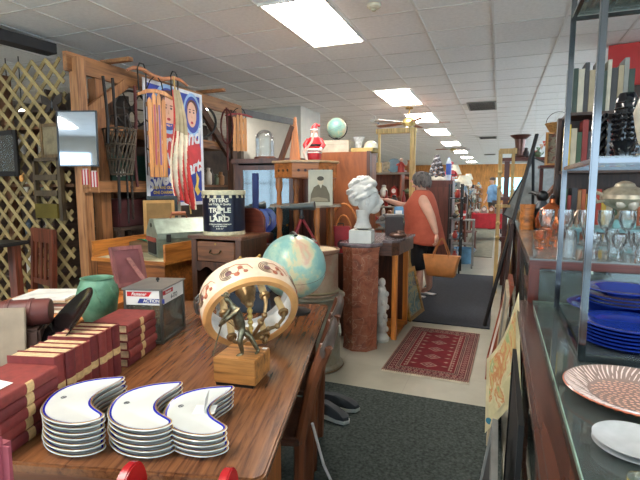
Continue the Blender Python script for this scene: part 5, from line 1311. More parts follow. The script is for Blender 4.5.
for k in range(6):
    bplate(.15, 'cobalt blue dinner plate, ' + ['lowest', 'second from bottom', 'third from bottom', 'fourth from bottom', 'fifth from bottom', 'topmost'][k] + ' of the front pile on the chrome shelf', 'plate', (.442, 1.875, SZ + k * .0125), 0, 'blue dinner plates')
bplate(.185, 'wide rimmed cobalt blue bowl at the bottom of the rear pile', 'bowl', (.475, 2.21, SZ), .035, 'blue bowls', .01)
for k in range(4):
    bplate(.15, 'cobalt blue shallow dish, ' + ['lowest', 'second', 'third', 'topmost'][k] + ' of four in the rear pile on the wide bowl', 'dish', (.50, 2.22, SZ + .064 + k * .014), .0 if k < 3 else .012, 'blue dishes of the rear pile')
# on the chrome unit's upper shelves
t = T('black_beaded_vase', 'tall black beaded glass vase on the middle chrome shelf', 'vase', (.445, 2.14, 1.599)); t.scale = (.78, .78, .84)
b = B().lathe([(.04, 0), (.05, .01), (.052, .2), (.05, .28), (.035, .31), (.03, .30)], 20)
for z in range(9):
    for k in range(16): a = k * PI / 8 + z * .2; b.sph((.053 * math.cos(a), .053 * math.sin(a), .02 + z * .024), .010, 0, 6, 4)
b.build('vase_body', P((16, 16, 22), .08), t)
B().lathe([(.0525, .235), (.055, .24), (.0525, .245)], 20, cap=False).lathe([(.051, .262), (.053, .266), (.051, .27)], 20, cap=False).build('silver_band', CHROME, t)
t = T('black_spiral_vase', 'slim black twisted vase behind the chrome post', 'vase', (.375, 2.20, 1.599)); t.scale = (.8, .8, .8)
b = B()
for k in range(3): b.tube([(.016 * math.cos(a + k * 2.1), .016 * math.sin(a + k * 2.1), .01 + a * .022) for a in [i * .45 for i in range(24)]], .014, 7)
b.lathe([(.035, 0), (.035, .012), (.0, .014)], 16).build('vase_body', P((18, 18, 22), .1), t)
t = T('black_cup', 'small black cup with flared rim on the middle chrome shelf edge', 'cup', (at(622, 158, Y=1.92).x, 1.92, 1.599))
B().lathe([(.018, 0), (.026, .004), (.024, .02), (.036, .045), (.044, .058), (.041, .058), (.028, .03), (0, .02)], 24).build('cup_body', P((20, 20, 24), .12), t)
B().tube([(.03, 0, .045), (.05, 0, .045), (.048, 0, .02), (.026, 0, .018)], .004, 6).build('handle', P((20, 20, 24), .12), t)
t = T('cream_vase', 'tall cream vase cut by the right picture edge', 'vase', (at(645, 158, Y=1.95).x, 1.95, 1.599)); B().lathe([(.025, 0), (.03, .01), (.02, .04), (.035, .10), (.045, .16), (.03, .21), (.02, .24), (.026, .25), (.022, .25)], 28).build('vase_body', P((206, 196, 176), .3), t)
t = T('yellow_bowl', 'yellow and tan bowl seen from below on the top chrome shelf', 'bowl', (.41, 2.25, 2.259)); B().lathe([(.03, 0), (.035, .006), (.075, .05), (.08, .055), (.07, .053), (.03, .012), (0, .01)], 28, ms=[0, 0, 1, 1, 0, 0]).build('bowl_body', [P((206, 176, 96), .3), P((150, 90, 50), .3)], t)
t = T('brown_crock', 'brown crock on the top chrome shelf, at the upper right corner', 'crock', (.50, 1.98, 2.259)); B().lathe([(.05, 0), (.06, .01), (.062, .1), (.05, .12), (.045, .12)], 24).build('crock_body', P((120, 84, 60), .35), t)
# ---- second counter with crystal
t = T('crystal_counter', 'red-brown framed glass topped case crowded with crystal glasses', 'display counter', (.16, 2.62, 0), 0)
L2, W2, h2 = 3.1, 1.0, 1.13
b = B()
for x in (0, W2 - .05):
    for y in (0, L2 / 2, L2 - .05): b = B().box(x, y, 0, x + .05, y + .05, h2 - .05); b.build('post', mahZ, t, 0)
B().box(0, 0, h2 - .05, W2, .05, h2 - .008, bev=.004).build('front_rail', mahX, t, 0)
B().box(0, L2 - .05, h2 - .05, W2, L2, h2 - .008).build('rear_rail', mahX, t, 0)
B().box(0.05, .0, .0, W2 - .05, .04, .09).build('plinth', mahX, t, 0)
B().box(0, .05, h2 - .05, .05, L2 - .05, h2 - .008).box(W2 - .05, .05, h2 - .05, W2, L2 - .05, h2 - .008).box(0.01, .05, 0, .05, L2 - .05, .09).build('side_rail', mah, t, 0)
B().box(0, 0, h2 - .008, W2, L2, h2).build('top_glass', P((128, 134, 132), .08, 0, .1), t, 0)
B().box(.05, .012, .1, W2 - .05, .016, h2 - .055).box(.012, .06, .1, .016, L2 - .06, h2 - .055).build('side_glass', gcl, t, 0)
B().box(.02, .04, .09, W2 - .03, L2 - .05, .10).box(.02, .06, .55, W2 - .03, L2 - .06, .56).build('shelf', P((80, 74, 70), .5), t, 0)
for k in range(8):
    c = [(150, 50, 50), (110, 116, 110), (180, 170, 150), (70, 60, 54)][k % 4]; cn = ['dark red', 'grey', 'cream', 'dark brown'][k % 4]
    o = tag(B().sph((0, 0, .05), (.09, .07, .05)).lathe([(.03, 0), (.03, .01), (0, .01)], 12).sph((.05, 0, .1), .03).build('covered_dish', P(c, .3), None), '%s covered dish inside the crystal case, %s' % (cn, 'front half' if k < 4 else 'rear half'), 'dish', 'covered dishes in the crystal case'); o.location = (.38 + .23 * (k % 4), 2.85 + .4 * (k // 4), .6305 + .53 * 0); o.location.z = .5605
# crystal: prototypes then copies
gl1 = G((248, 250, 250), .015, .10)
def goblet(h=.13, r=.034):
    t = T('crystal_goblet', 'x', 'glass'); B().lathe([(r * .9, 0), (r * .9, .003), (r * .25, .008), (r * .16, h * .4)], 14, cap=True).build('foot', gl1, t)
    B().lathe([(r * .16, h * .4), (r * .7, h * .5), (r, h * .72), (r * .95, h), (r * .9, h), (r * .93, h * .72), (r * .6, h * .52), (0, h * .46)], 14, cap=False).build('cup', gl1, t); return t
def tumbler(h=.09, r=.035):
    t = T('crystal_tumbler', 'x', 'glass'); b = B(); n = 16
    vv = []
    for k, (q, z) in enumerate(((.85, 0), (.9, .01), (1, h), (.9, h), (.82, .014))):
        vv.append([Vector((r * q * (1 + (.05 if j % 2 else -.03) * (1 if 0 < k < 2 else .4)) * math.cos(2 * PI * j / n), r * q * math.sin(2 * PI * j / n), z)) for j in range(n)])
    b.rings(vv).build('cup', gl1, t); return t
gp_, tp_ = goblet(), tumbler()
first_g = first_t = True
rows = ['front row', 'second row', 'third row', 'fourth row', 'fifth row']
k_ = 0
for row in range(4):
    for i in range(7):
        x = .36 + i * .105 + RN.uniform(-.012, .012) + row * .012; y = 2.72 + row * .12 + RN.uniform(-.012, .012)
        isg = (row + i) % 3 != 0
        lb = 'clear crystal %s on the crystal case, %s, %s' % ('stemmed goblet' if isg else 'tumbler', rows[row], ['leftmost place', 'second place', 'third place', 'middle place', 'fifth place', 'sixth place', 'rightmost place'][i])
        src = gp_ if isg else tp_
        if isg and first_g or (not isg and first_t):
            o = src; o.location = (x, y, 1.1305); o['label'] = lb; o['group'] = 'crystal glasses on the case'
            if isg: first_g = False
            else: first_t = False
        else: o = copy_tree(src, (x, y, 1.1305), 0, lb, 'crystal glasses on the case')
# raised glass shelf with big goblets behind
for i in range(8):
    x = .30 + i * .115; y = 3.42 + .02 * (i % 2)
    o = copy_tree(gp_, (x, y, 1.1305), 0, 'large clear crystal goblet in the tall rear row, %s from the aisle side' % ['first', 'second', 'third', 'fourth', 'fifth', 'sixth', 'seventh', 'eighth'][i], 'large crystal goblets'); o.scale = (1.45, 1.45, 1.7)
# amber glasses
am = G((248, 196, 150), .03, .2)
for i in range(5):
    t = T('amber_glass', 'small amber tinted glass on the crystal case corner, ' + ['nearest', 'second', 'third', 'fourth', 'furthest back'][i], 'glass', (.235 + .03 * (i % 2) + i * .03, 3.05 + i * .16, 1.1305), 0, 'amber tinted glasses')
    B().lathe([(.025, 0), (.027, .004), (.008, .01), (.008, .04), (.035, .06), (.04, .11), (.036, .11), (.028, .06), (0, .05)], 18).build('cup', am, t)
# copper kettle, wooden cup, black figure, ornament on the case
t = T('copper_vessel', 'polished copper bell shaped vessel with short neck behind the goblets', 'vessel', (at(551, 224, Y=4.3).x, 4.3, 1.1305)); B().lathe([(.08, 0), (.12, .03), (.125, .10), (.10, .17), (.05, .22), (.022, .24), (.022, .27), (.03, .275), (0, .275)], 32).build('vessel_body', P((190, 104, 60), .2, .8), t); B().sph((0, 0, .285), .02).build('stopper', BLACK, t)
t = T('wooden_cup', 'turned light wood cylinder cup beside the black bird figure', 'cup', (at(526, 240, Y=4.4).x, 4.4, 1.1305)); B().lathe([(.055, 0), (.06, .01), (.056, .05), (.062, .1), (.056, .15), (.064, .22), (.055, .22), (.05, .03), (0, .03)], 24).build('cup_body', W((186, 116, 60), None, 0, .4), t)
t = T('black_bird_figure', 'black bird headed figure in a grey cloak standing on the case', 'figurine', (at(540, 240, Y=4.5).x, 4.5, 1.1305), 2.6)
B().lathe([(.08, 0), (.09, .05), (.075, .15), (.05, .22), (.03, .25)], 18).build('cloak', P((74, 78, 84), .35, .3), t); B().sph((0, 0, .29), (.05, .045, .05)).tube([(.03, 0, .3), (.09, 0, .32), (.13, 0, .315)], [.022, .015, .004], 8).build('head', P((22, 22, 24), .4), t)
t = T('silver_basket_ornament', 'gilt wire ornament behind the chrome post on the case', 'ornament', (at(576, 222, Y=3.9).x, 3.9, 1.1305)); b = B()
for k in range(8): a = k * PI / 4; b.tube([(0, 0, 0), (.05 * math.cos(a), .05 * math.sin(a), .06), (.035 * math.cos(a), .035 * math.sin(a), .14), (.01, .0, .2)], .005, 5)
b.build('wires', P((196, 170, 150), .3, .7), t)
# teal riser with the silver tureen
t = T('teal_stand', 'pale teal low table carrying the silver tureen behind the crystal', 'table', (.50, 3.75, 1.1305)); B().box(0, 0, .05, .62, .4, .075, bev=.004).build('top', P((128, 170, 176), .5), t)
for x in (.02, .57):
    for y in (.02, .35): B().box(x, y, 0, x + .03, y + .03, .05).build('leg', P((110, 150, 156), .5), t, 0)
t = T('silver_tureen', 'tarnished silver lidded tureen with curled handles on the teal stand', 'tureen', (.84, 3.92, 1.266), .3); t.scale = (1.15, 1.15, 1.15)
sv = P((186, 174, 152), .32, .5, .25, 14)
o = tag(B().box(-.07, -.07, 0, .07, .07, .059, bev=.005).build('teal_block', P((128, 178, 180), .5), None), 'small teal block under the silver tureen', 'block'); o.location = (.84, 3.92, 1.206)
B().lathe([(.05, 0), (.055, .01), (.03, .03), (.035, .06), (.10, .09), (.135, .13), (.13, .155)], 32).build('bowl', sv, t); B().lathe([(.132, .156), (.10, .19), (.06, .205), (.05, .225), (.02, .24), (0, .242)], 32).build('lid', sv, t)
for s in (-1, 1): B().tube([(s * .12, 0, .15), (s * .17, 0, .17), (s * .185, 0, .14), (s * .16, 0, .11), (s * .12, 0, .12)], .012, 8).build('handle', sv, t)
B().sph((0, -.1, .1), (.03, .02, .04)).sph((-.06, -.08, .1), (.03, .02, .03)).build('cherub_relief', P((196, 186, 170), .4, .3), t)
o = tag(B().lathe([(.06, 0), (.065, .02), (.055, .15), (.06, .16)], 20).build('terracotta_pot', P((170, 92, 66), .6), None), 'terracotta coloured pot beside the silver tureen', 'pot'); o.location = (1.05, 3.95, 1.206)
# bookcase with books
BX = .62
t = T('bookcase', 'dark wooden bookcase with two rows of books behind the chrome shelf unit', 'bookcase', (.47, 4.5, 0), 0)
bw, bd_ = 1.1, .4
B().box(0, .3, 1.131, .03, bd_, 2.12).box(bw - .03, 0, 1.131, bw, bd_, 2.12).box(.03, bd_ - .02, 1.131, bw - .03, bd_, 2.12).build('carcass', W((70, 48, 38), (44, 30, 24), 2, .5), t, 0)
for z in (1.135, 1.62, 2.1): B().box(.03, 0, z, bw - .03, bd_ - .02, z + .025).build('shelf', W((70, 48, 38), (44, 30, 24), 0, .5), t, 0)
bc = [((60, 84, 60), 'dark green'), ((170, 60, 44), 'red'), ((176, 90, 56), 'orange brown'), ((140, 50, 44), 'maroon'), ((206, 170, 70), 'yellow'), ((186, 140, 60), 'ochre'), ((60, 60, 64), 'black'), ((190, 176, 150), 'cream'), ((90, 100, 110), 'grey'), ((150, 110, 70), 'tan')]
for sh, z in ((0, 1.161), (1, 1.646), (2, 2.126)):
    x = .51
    for k in range(17):
        th = RN.uniform(.03, .05); h = RN.uniform(.26, .34) if sh == 0 else RN.uniform(.30, .42); c, cn = bc[(k * 3 + sh * 4) % 10] if sh < 2 else [((150, 148, 140), 'pale grey'), ((62, 76, 66), 'dark green'), ((200, 190, 168), 'cream'), ((70, 68, 68), 'charcoal'), ((178, 160, 130), 'buff')][k % 5]
        t = T('old_book', '%s book, %s shelf of the dark bookcase, number %s from the aisle' % (cn, ['lower', 'middle', 'top'][sh], ['one', 'two', 'three', 'four', 'five', 'six', 'seven', 'eight', 'nine', 'ten', 'eleven', 'twelve', 'thirteen', 'fourteen', 'fifteen', 'sixteen', 'seventeen'][k]), 'book', (x, 4.53, z), 0, ['books on the lower shelf', 'books on the middle shelf', 'books on the bookcase top'][sh])
        m = P(c, .6); B().box(0, 0, 0, .003, .2, h).box(th - .006, 0, 0, th - .003, .2, h).box(.003, 0, 0, th - .006, .004, h).build('cover', m, t, 0); B().box(.003, .004, .004, th - .006, .195, h - .004).build('pages', mpage, t, 0)
        x += th
        if x > (1.48 if sh < 2 else .95): break
# brass bird cage box with basket
t = T('wooden_clock_case', 'gilt glazed wooden case with a tan basket on top of the tall brown stand', 'case', (at(558, 160, Y=6.1).x, 6.1, 1.75), -.1); t.scale = (1, 1, .74)
cg = W((186, 130, 60), (130, 84, 34), 2, .4)
B().box(-.14, -.1, 0, .14, .1, .03).box(-.14, -.1, .48, .14, .1, .51).box(-.14, -.1, .03, -.11, .1, .48).box(.11, -.1, .03, .14, .1, .48).build('case_frame', cg, t, 0)
B().box(-.11, .0, .03, .11, .01, .48).build('painted_panel', RM([(.3, (110, 100, 80)), (.5, (190, 180, 150)), (.6, (150, 80, 70)), (.7, (90, 110, 90))], 16, .5), t, 0)
t = T('tan_basket', 'round tan wicker basket with wire handle on top of the gilt case', 'basket', (at(558, 133, Y=6.1).x, 6.1, 2.129)); t.scale = (.85, .85, .62); B().lathe([(.10, 0), (.11, .02), (.17, .16), (.165, .17), (.10, .03), (0, .02)], 24).build('basket_body', P((180, 134, 76), .8, 0, .3, 60, bmp=.4), t); B().tube([(.155 * math.cos(a), 0, .16 + .22 * math.sin(a)) for a in [PI * k / 12 for k in range(13)]], .005, 6).build('handle', P((90, 80, 70), .5), t)
t = T('tall_brown_stand', 'tall brown stand with slanting leg carrying the gilt case', 'stand', (at(558, 160, Y=6.1).x, 6.1, 0)); B().box(-.2, -.14, 1.72, .2, .14, 1.749).build('top', mahX, t, 0)
for x in (-.16, .16): B().box(x - .02, .08, 0, x + .02, .12, 1.72).build('leg', mahZ, t, 0)
B().beam((.12, -.1, 1.72), (-.32, -.35, 1.12), .05, .04).build('slanted_strut', W((120, 70, 44), None, 1, .5), t, 0)
# framed glass print leaning slanted
t = pic('slanted_glazed_picture', 'grey glazed frame leaning slantwise behind the black easel', 'frame', (at(512, 232, Y=5.6).x, 5.6, 1.0), .55, .86, .02, P((50, 46, 44), .5), P((150, 154, 150), .15, 0, .2, 6), rz=-.3)
t.rotation_euler = (0, .45, -.3)
o = tag(B().box(-.3, -.2, 0, .5, .3, .99, bev=.01).build('low_dresser', W((84, 56, 42), (52, 34, 26), 2, .5), None), 'low brown dresser behind the crystal case', 'dresser'); o.location = (.60, 6.80, 0)
t.location = (at(520, 232, Y=6.8).x, 6.8, 1.0)
# black easel
t = T('black_easel', 'tall black metal easel standing in the aisle with splayed legs', 'easel', (0, 0, 0))
e0 = at(484, 327, Z=0); e1 = at(537, 134, Y=5.75); e0 = Vector((e0.x, e0.y, 0))
B().beam(e0, e1, .034, .02).build('leg', BLACK, t, 0); B().beam(e0.lerp(e1, .93) + Vector((.0, .02, 0)), (.42, 5.97, .0), .03, .02).build('leg', BLACK, t, 0)
# easel wood post frame with copper funnel
t = T('open_shelf_stand', 'red-brown open wooden shelf frame with copper vase on top, far right of the aisle', 'shelf', (at(505, 160, Y=7.5).x, 7.5, 0)); xw = at(550, 160, Y=7.5).x - at(505, 160, Y=7.5).x
for x in (0, xw): B().box(x, 0, 0, x + .07, .07, 1.88).box(x, .4, 0, x + .07, .47, 1.88).build('post', mahZ, t, 0)
for z in (1.88, 1.3, .7): B().box(-.05, -.03, z, xw + .12, .5, z + .05).build('board', mahX, t, 0)
t = T('copper_funnel_vase', 'dark copper trumpet shaped vase on the wooden shelf frame', 'vase', (at(519.5, 160, Y=7.7).x, 7.7, 1.931)); t.scale = (.8, .8, .85); B().lathe([(.10, 0), (.11, .02), (.07, .05), (.085, .2), (.10, .33), (.19, .40), (.18, .405), (.09, .34), (.06, .1), (0, .08)], 28).build('vase_body', P((120, 90, 82), .3, .7, .2), t)
# light wooden easel posts
t = T('pale_wood_easel', 'pale wooden studio easel with knobs standing at the right of the aisle', 'easel', (0, 0, 0)); pw_ = W((206, 176, 116), (170, 134, 80), 2, .5)
a0 = at(497, 246, Y=6.9)
B().box(a0.x - .03, 6.9, .0, a0.x + .02, 6.95, 2.0).build('post', pw_, t, 0); B().box(a0.x - .02, 6.86, 1.95, a0.x + .2, 6.9, 2.02).build('cross_bar', pw_, t, 0); B().box(a0.x + .14, 6.9, 0, a0.x + .18, 6.95, 1.95).build('post', pw_, t, 0)
B().box(a0.x - .05, 6.84, 1.22, a0.x + .2, 6.9, 1.26).build('tray', pw_, t, 0)
for z in (.8, 1.0, 1.5, 1.7): B().sph((a0.x, 6.88, z), .03).build('knob', pw_, t)
# leaning frames beside the crystal case
def leaner(lab, foot, top, w, fm, art, fw=.035, th=.03, name='leaning_picture'):
    """frame whose lower edge starts at foot and leans to top; w runs along +y"""
    f, tp = Vector(foot), Vector(top); up = (tp - f); H = up.length; up.normalize(); along = Vector((0, 1, 0)); nrm = along.cross(up).normalized(); along = up.cross(nrm)
    mt = Matrix((along, nrm, up)).transposed().to_4x4(); t = T(name, lab, 'frame', f)
    B().box(0, -th, 0, fw, 0, H, mat=mt).box(w - fw, -th, 0, w, 0, H, mat=mt).box(fw, -th, 0, w - fw, 0, fw, mat=mt).box(fw, -th, H - fw, w - fw, 0, H, mat=mt).build('frame', fm, t, 0)
    B().box(fw, -th * .6, fw, w - fw, -th * .3, H - fw, mat=mt).build('picture', art, t, 0); return t
gold = P((150, 112, 60), .4, .4)
leaner('dark framed board leaning against the side of the crystal case', (.08, 4.9, 0), (.145, 4.9, 1.14), .8, W((60, 34, 26), None, 2, .5), P((64, 34, 26), .6))
leaner('large gold framed picture leaning by the pale wood easel', (.0, 7.1, 0), (.22, 7.1, 1.25), .7, gold, P((70, 50, 36), .6))
leaner('thin gold frame standing beside the pale wood easel', (.16, 6.2, 0), (.26, 6.2, 1.2), .5, gold, P((84, 40, 34), .6))
leaner('red-brown framed picture with white mount leaning at the counter corner', (-.02, 3.7, 0), (.13, 3.7, .76), .5, W((150, 76, 50), (110, 50, 30), 2, .4), P((216, 208, 196), .8), .03)
leaner('narrow tan frame leaning between counter and mount frame', (.0, 2.7, 0), (.075, 2.7, .90), .5, P((190, 170, 140), .6), P((120, 116, 104), .6), .02, .015)
leaner('black edged board leaning on the glass counter front', (.080, 1.42, 0), (.096, 1.42, .80), .7, BLACK, P((34, 32, 34), .6), .02, .016)
leaner('grey slim frame leaning lowest at the glass counter', (-.06, 1.3, 0), (.03, 1.3, .62), .5, P((130, 130, 126), .5), P((60, 60, 60), .6), .03, .02)
# curled map poster
t = T('map_poster', 'curled cream map poster with green and orange land hanging from the counter edge', 'poster', (0, 0, 0))
MA, MB, MC_, MD = at(487, 359, Y=2.68), at(485, 433, Y=2.52), at(521, 395, Y=2.2), at(519, 292, Y=2.38)
def mpf(u, v):
    # u from the free edge in the aisle to the counter, v bottom to top
    p = MB.lerp(MC_, u).lerp(MA.lerp(MD, u), v)
    return p + Vector((.012 * math.sin(PI * u), .03 * math.sin(PI * u), -.05 * v * math.sin(PI * u)))
mapm = RM([(.34, (206, 196, 150)), (.44, (224, 214, 170)), (.5, (206, 130, 80)), (.56, (214, 190, 130)), (.62, (150, 176, 120)), (.72, (226, 216, 176))], 7, .6, 0, 4, .8)
B().grid(mpf, 14, 14).solid(.0012).build('sheet', P((222, 210, 168), .6), t, 1.5)
def mpi(u, v): q = mpf(.1 + .8 * u, .12 + .8 * v); return q + Vector((-.003, -.004, 0))
B().grid(mpi, 14, 14).build('printed_map', mapm, t, 1.5)
q = mpf(.12, .10); B().cyl(q + Vector((-.004, -.006, 0)), q + Vector((-.005, -.008, 0)), .018).build('compass_mark', P((70, 130, 150), .5), t)
# ---------------------------------------------------------------- ceiling fans and camera
def fan(x, y, z, R_, lab, a0=.2):
    t = T('ceiling_fan', lab, 'fan', (x, y, z), a0)
    bl = W((150, 92, 60), (110, 64, 40), 0, .4)
    B().cyl((0, 0, .08), (0, 0, CZ - z - .005), .012).lathe([(0, CZ - z - .03), (.07, CZ - z - .03), (.07, CZ - z - .005), (0, CZ - z - .005)], 16).build('rod', BRASS, t)
    B().lathe([(.04, -.07), (.10, -.05), (.13, .0), (.12, .06), (.05, .1)], 24).build('motor', P((200, 180, 120), .3, .5), t)
    for k in range(5):
        a = k * 2 * PI / 5; m = RZ(a)
        B().box(.10, -.015, -.012, .2, .015, -.004, mat=m).build('blade_bracket', BRASS, t, 0)
        B().prism([(.18, -.05), (R_ * .6, -.075), (R_, -.07), (R_ + .02, 0), (R_, .07), (R_ * .6, .075), (.18, .05)], -.006, .004, mat=m @ RX(.12)).build('blade', bl if k != 3 else P((196, 190, 182), .5), t, 0)
    for k in range(3):
        a = k * 2 * PI / 3; B().lathe([(.02, -.07), (.05, -.13), (.045, -.13), (.015, -.07)], 12, (.07 * math.cos(a), .07 * math.sin(a), 0)).build('lamp_shade', P((230, 224, 206), .3), t)
f1 = at(409, 123, Y=9.0); fan(f1.x, 9.0, f1.z, .74, 'brass ceiling fan with wooden blades, the nearer one')
f2 = at(453, 149, Y=19.0); fan(f2.x, 19.0, f2.z, .66, 'small far ceiling fan over the aisle', .5)
c = at(375, 121, Z=2.9)
t = T('security_camera', 'small black and white security camera hanging from the ceiling', 'camera', (c.x, c.y, 2.9)); B().cyl((0, 0, .03), (0, 0, CZ - 2.9 - .004), .012).build('bracket', WHITE, t); B().cyl((-.08, 0, 0), (.08, -.03, -.03), .05, .055, 14).build('camera_body', WHITE, t); B().cyl((.081, -.03, -.03), (.09, -.033, -.032), .048).build('lens', BLACK, t)

# ---------------------------------------------------------------- people
SK = P((222, 172, 148), .55, 0, .05)
def add_geo(o, b, m_idx=0):
    bm = bmesh.new(); bm.from_mesh(o.data); me = bpy.data.meshes.new('x'); b.bm.to_mesh(me); b.bm.free(); bm.from_mesh(me); bm.to_mesh(o.data); bm.free(); bpy.data.meshes.remove(me)
    o.data.polygons.foreach_set('use_smooth', [True] * len(o.data.polygons))
def ellring(cx, cy, z, rx, ry, n=28): return [(cx + rx * math.cos(2 * PI * k / n), cy + ry * math.sin(2 * PI * k / n), z) for k in range(n)]
def hand(b, w, d, side, s=1):
    d = Vector(d).normalized(); up = Vector((0, 0, 1)) if abs(d.z) < .7 else Vector((0, 1, 0)) if side == 0 else Vector((1, 0, 0))
    sd = d.cross(up).normalized(); up = sd.cross(d); w = Vector(w)
    b.tube([w, w + d * .04 * s, w + d * .085 * s], [.024 * s, .034 * s, .036 * s], 10, sq=(.55, 1.1))
    for k, L in enumerate((.062, .072, .068, .052)):
        o = w + d * .08 * s + sd * (k - 1.5) * .018 * s
        b.tube([o, o + d * L * .5 * s - up * .006, o + d * L * .85 * s - up * .028 * s], [.0095 * s, .0088 * s, .007 * s], 7)
    o = w + d * .03 * s - sd * .026 * s; b.tube([o, o + d * .025 * s - sd * .022 * s, o + d * .055 * s - sd * .03 * s - up * .01], [.012 * s, .011 * s, .008 * s], 7)
wl = Vector((-.965, 6.35, 0))
t = T('person', 'woman in a rust orange sleeveless top and black cropped leggings reaching to the left', 'person', wl, math.radians(-12)); t.scale = (1.12, 1.1, 1.015)
J = {'pel': ((.02, 0, .92), (.175, .16)), 'sp': ((.0, 0, 1.08), (.17, .165)), 'ch': ((-.01, 0, 1.26), (.15, .17)), 'nb': ((-.005, 0, 1.39), (.075, .08)), 'nk': ((-.03, 0, 1.46), (.052, .052)), 'hd': ((-.055, 0, 1.555), (.075, .085)), 'ht': ((-.05, 0, 1.63), (.06, .065)),
     'hl': ((.01, -.09, .86), (.11, .11)), 'kl': ((-.01, -.10, .49), (.062, .062)), 'cl': ((.015, -.10, .33), (.056, .056)), 'al': ((.02, -.10, .10), (.036, .036)), 'tl': ((-.12, -.11, .03), (.03, .022)), 
     'hr': ((.02, .09, .86), (.11, .11)), 'kr': ((.03, .09, .49), (.062, .062)), 'cr': ((.06, .09, .33), (.056, .056)), 'ar': ((.08, .09, .10), (.036, .036)), 'tr': ((-.06, .10, .03), (.03, .022)),
     'sl': ((.05, -.18, 1.34), (.078, .075)), 'el': ((.20, -.26, 1.10), (.054, .054)), 'wl': ((.27, -.26, .88), (.028, .028)),
     'sr': ((-.02, .18, 1.34), (.07, .07)), 'er': ((-.26, .10, 1.21), (.050, .050)), 'wr': ((-.50, -.02, 1.31), (.028, .028))}
E_ = [('pel', 'sp'), ('sp', 'ch'), ('ch', 'nb'), ('nb', 'nk'), ('nk', 'hd'), ('hd', 'ht'), ('pel', 'hl'), ('hl', 'kl'), ('kl', 'cl'), ('cl', 'al'), ('al', 'tl'), ('pel', 'hr'), ('hr', 'kr'), ('kr', 'cr'), ('cr', 'ar'), ('ar', 'tr'), ('ch', 'sl'), ('sl', 'el'), ('el', 'wl'), ('ch', 'sr'), ('sr', 'er'), ('er', 'wr')]
bd = skin_body('body', J, E_, SK, t)
b = B(); hand(b, (.27, -.26, .885), (-.02, 0, -1), 1, 1.05); hand(b, (-.49, -.015, 1.305), (-1, -.1, .1), 0, 1.05)
b.tube([(-.135, 0, 1.575), (-.158, 0, 1.553), (-.135, 0, 1.545)], [.012, .016, .012], 8).sph((-.128, 0, 1.522), (.012, .024, .007)).sph((-.118, 0, 1.49), (.024, .028, .02)).sph((-.05, -.083, 1.55), (.018, .008, .028)).sph((-.05, .083, 1.55), (.018, .008, .028))
add_geo(bd, b)
fc = B()
for s in (-1, 1): fc.sph((-.128, s * .03, 1.575), (.006, .011, .007), 0, 8, 6)
fc.build('eyes', P((50, 44, 44), .3), t)
# hair: grey, chin length, swept back
h = B().sph((-.03, 0, 1.60), (.108, .102, .085), 0, 20, 12)
rr = random.Random(3)
for k in range(26):
    a = rr.uniform(-2.3, 2.3); x = .07 * math.cos(a) - .02; y = .088 * math.sin(a); h.tube([(x * .7 - .01, y * .7, 1.665), (x * 1.25, y * 1.12, 1.60), (x * 1.3 + .01, y * 1.15, 1.53), (x * 1.15 + .02, y, 1.475 + rr.uniform(-.01, .03))], [.02, .028, .026, .01], 7)
h.build('hair', RM([(.35, (66, 60, 58)), (.55, (116, 110, 106)), (.7, (86, 78, 74))], 40, .6, stretch=(1, 1, .3)), t)
# top
tm = RM([(.35, (176, 82, 60)), (.6, (196, 98, 74))], 5, .8, bmp=.1)
rs = []
for z, rx, ry, cx in ((1.44, .07, .105, -.015), (1.415, .10, .15, -.01), (1.37, .125, .185, -.005), (1.30, .165, .20, -.015), (1.22, .205, .205, -.03), (1.12, .21, .21, -.015), (1.0, .215, .22, .01), (.88, .235, .235, .02), (.78, .25, .245, .025), (.74, .252, .248, .03)):
    r0 = ellring(cx, 0, z, rx, ry, 40)
    k_ = max(0, (1.2 - z)) * .05
    rs.append([(cx + (x - cx) * (1 + k_ * math.sin(9 * 2 * PI * i / 40)), y * (1 + k_ * math.sin(9 * 2 * PI * i / 40 + 1)), zz + (.02 * math.sin(4 * PI * i / 40) if z < .8 else 0)) for i, (x, y, zz) in enumerate(r0)])
B().rings(rs, cap=False).solid(.006).build('sleeveless_top', tm, t, 2)
# leggings
lg = P((20, 20, 24), .8)
b = B()
for s, J1 in ((-1, ('hl', 'kl', 'cl')), (1, ('hr', 'kr', 'cr'))):
    p0, p1, p2 = [Vector(J[k][0]) for k in J1]; b.tube([p0 + Vector((0, 0, .08)), p0, p0.lerp(p1, .5), p1, p2 + Vector((0, 0, .05))], [.13, .128, .105, .082, .076], 18)
b.sph((.02, 0, .90), (.18, .19, .12), 0, 20, 12).build('leggings', lg, t, 2)
for s, k in ((-1, 'l'), (1, 'r')):
    q = Vector(J['t' + k][0]); B().prism([(q.x - .06, q.y - .035), (q.x - .02, q.y - .048), (q.x + .10, q.y - .04), (q.x + .21, q.y - .032), (q.x + .22, q.y + .03), (q.x + .1, q.y + .04), (q.x - .03, q.y + .045)], .0135, .03, bev=.003).tube([(q.x - .03, q.y - .045, .03), (q.x - .01, q.y, .065), (q.x - .03, q.y + .045, .03)], .006, 6).build('sandal', P((226, 222, 224), .5), t)
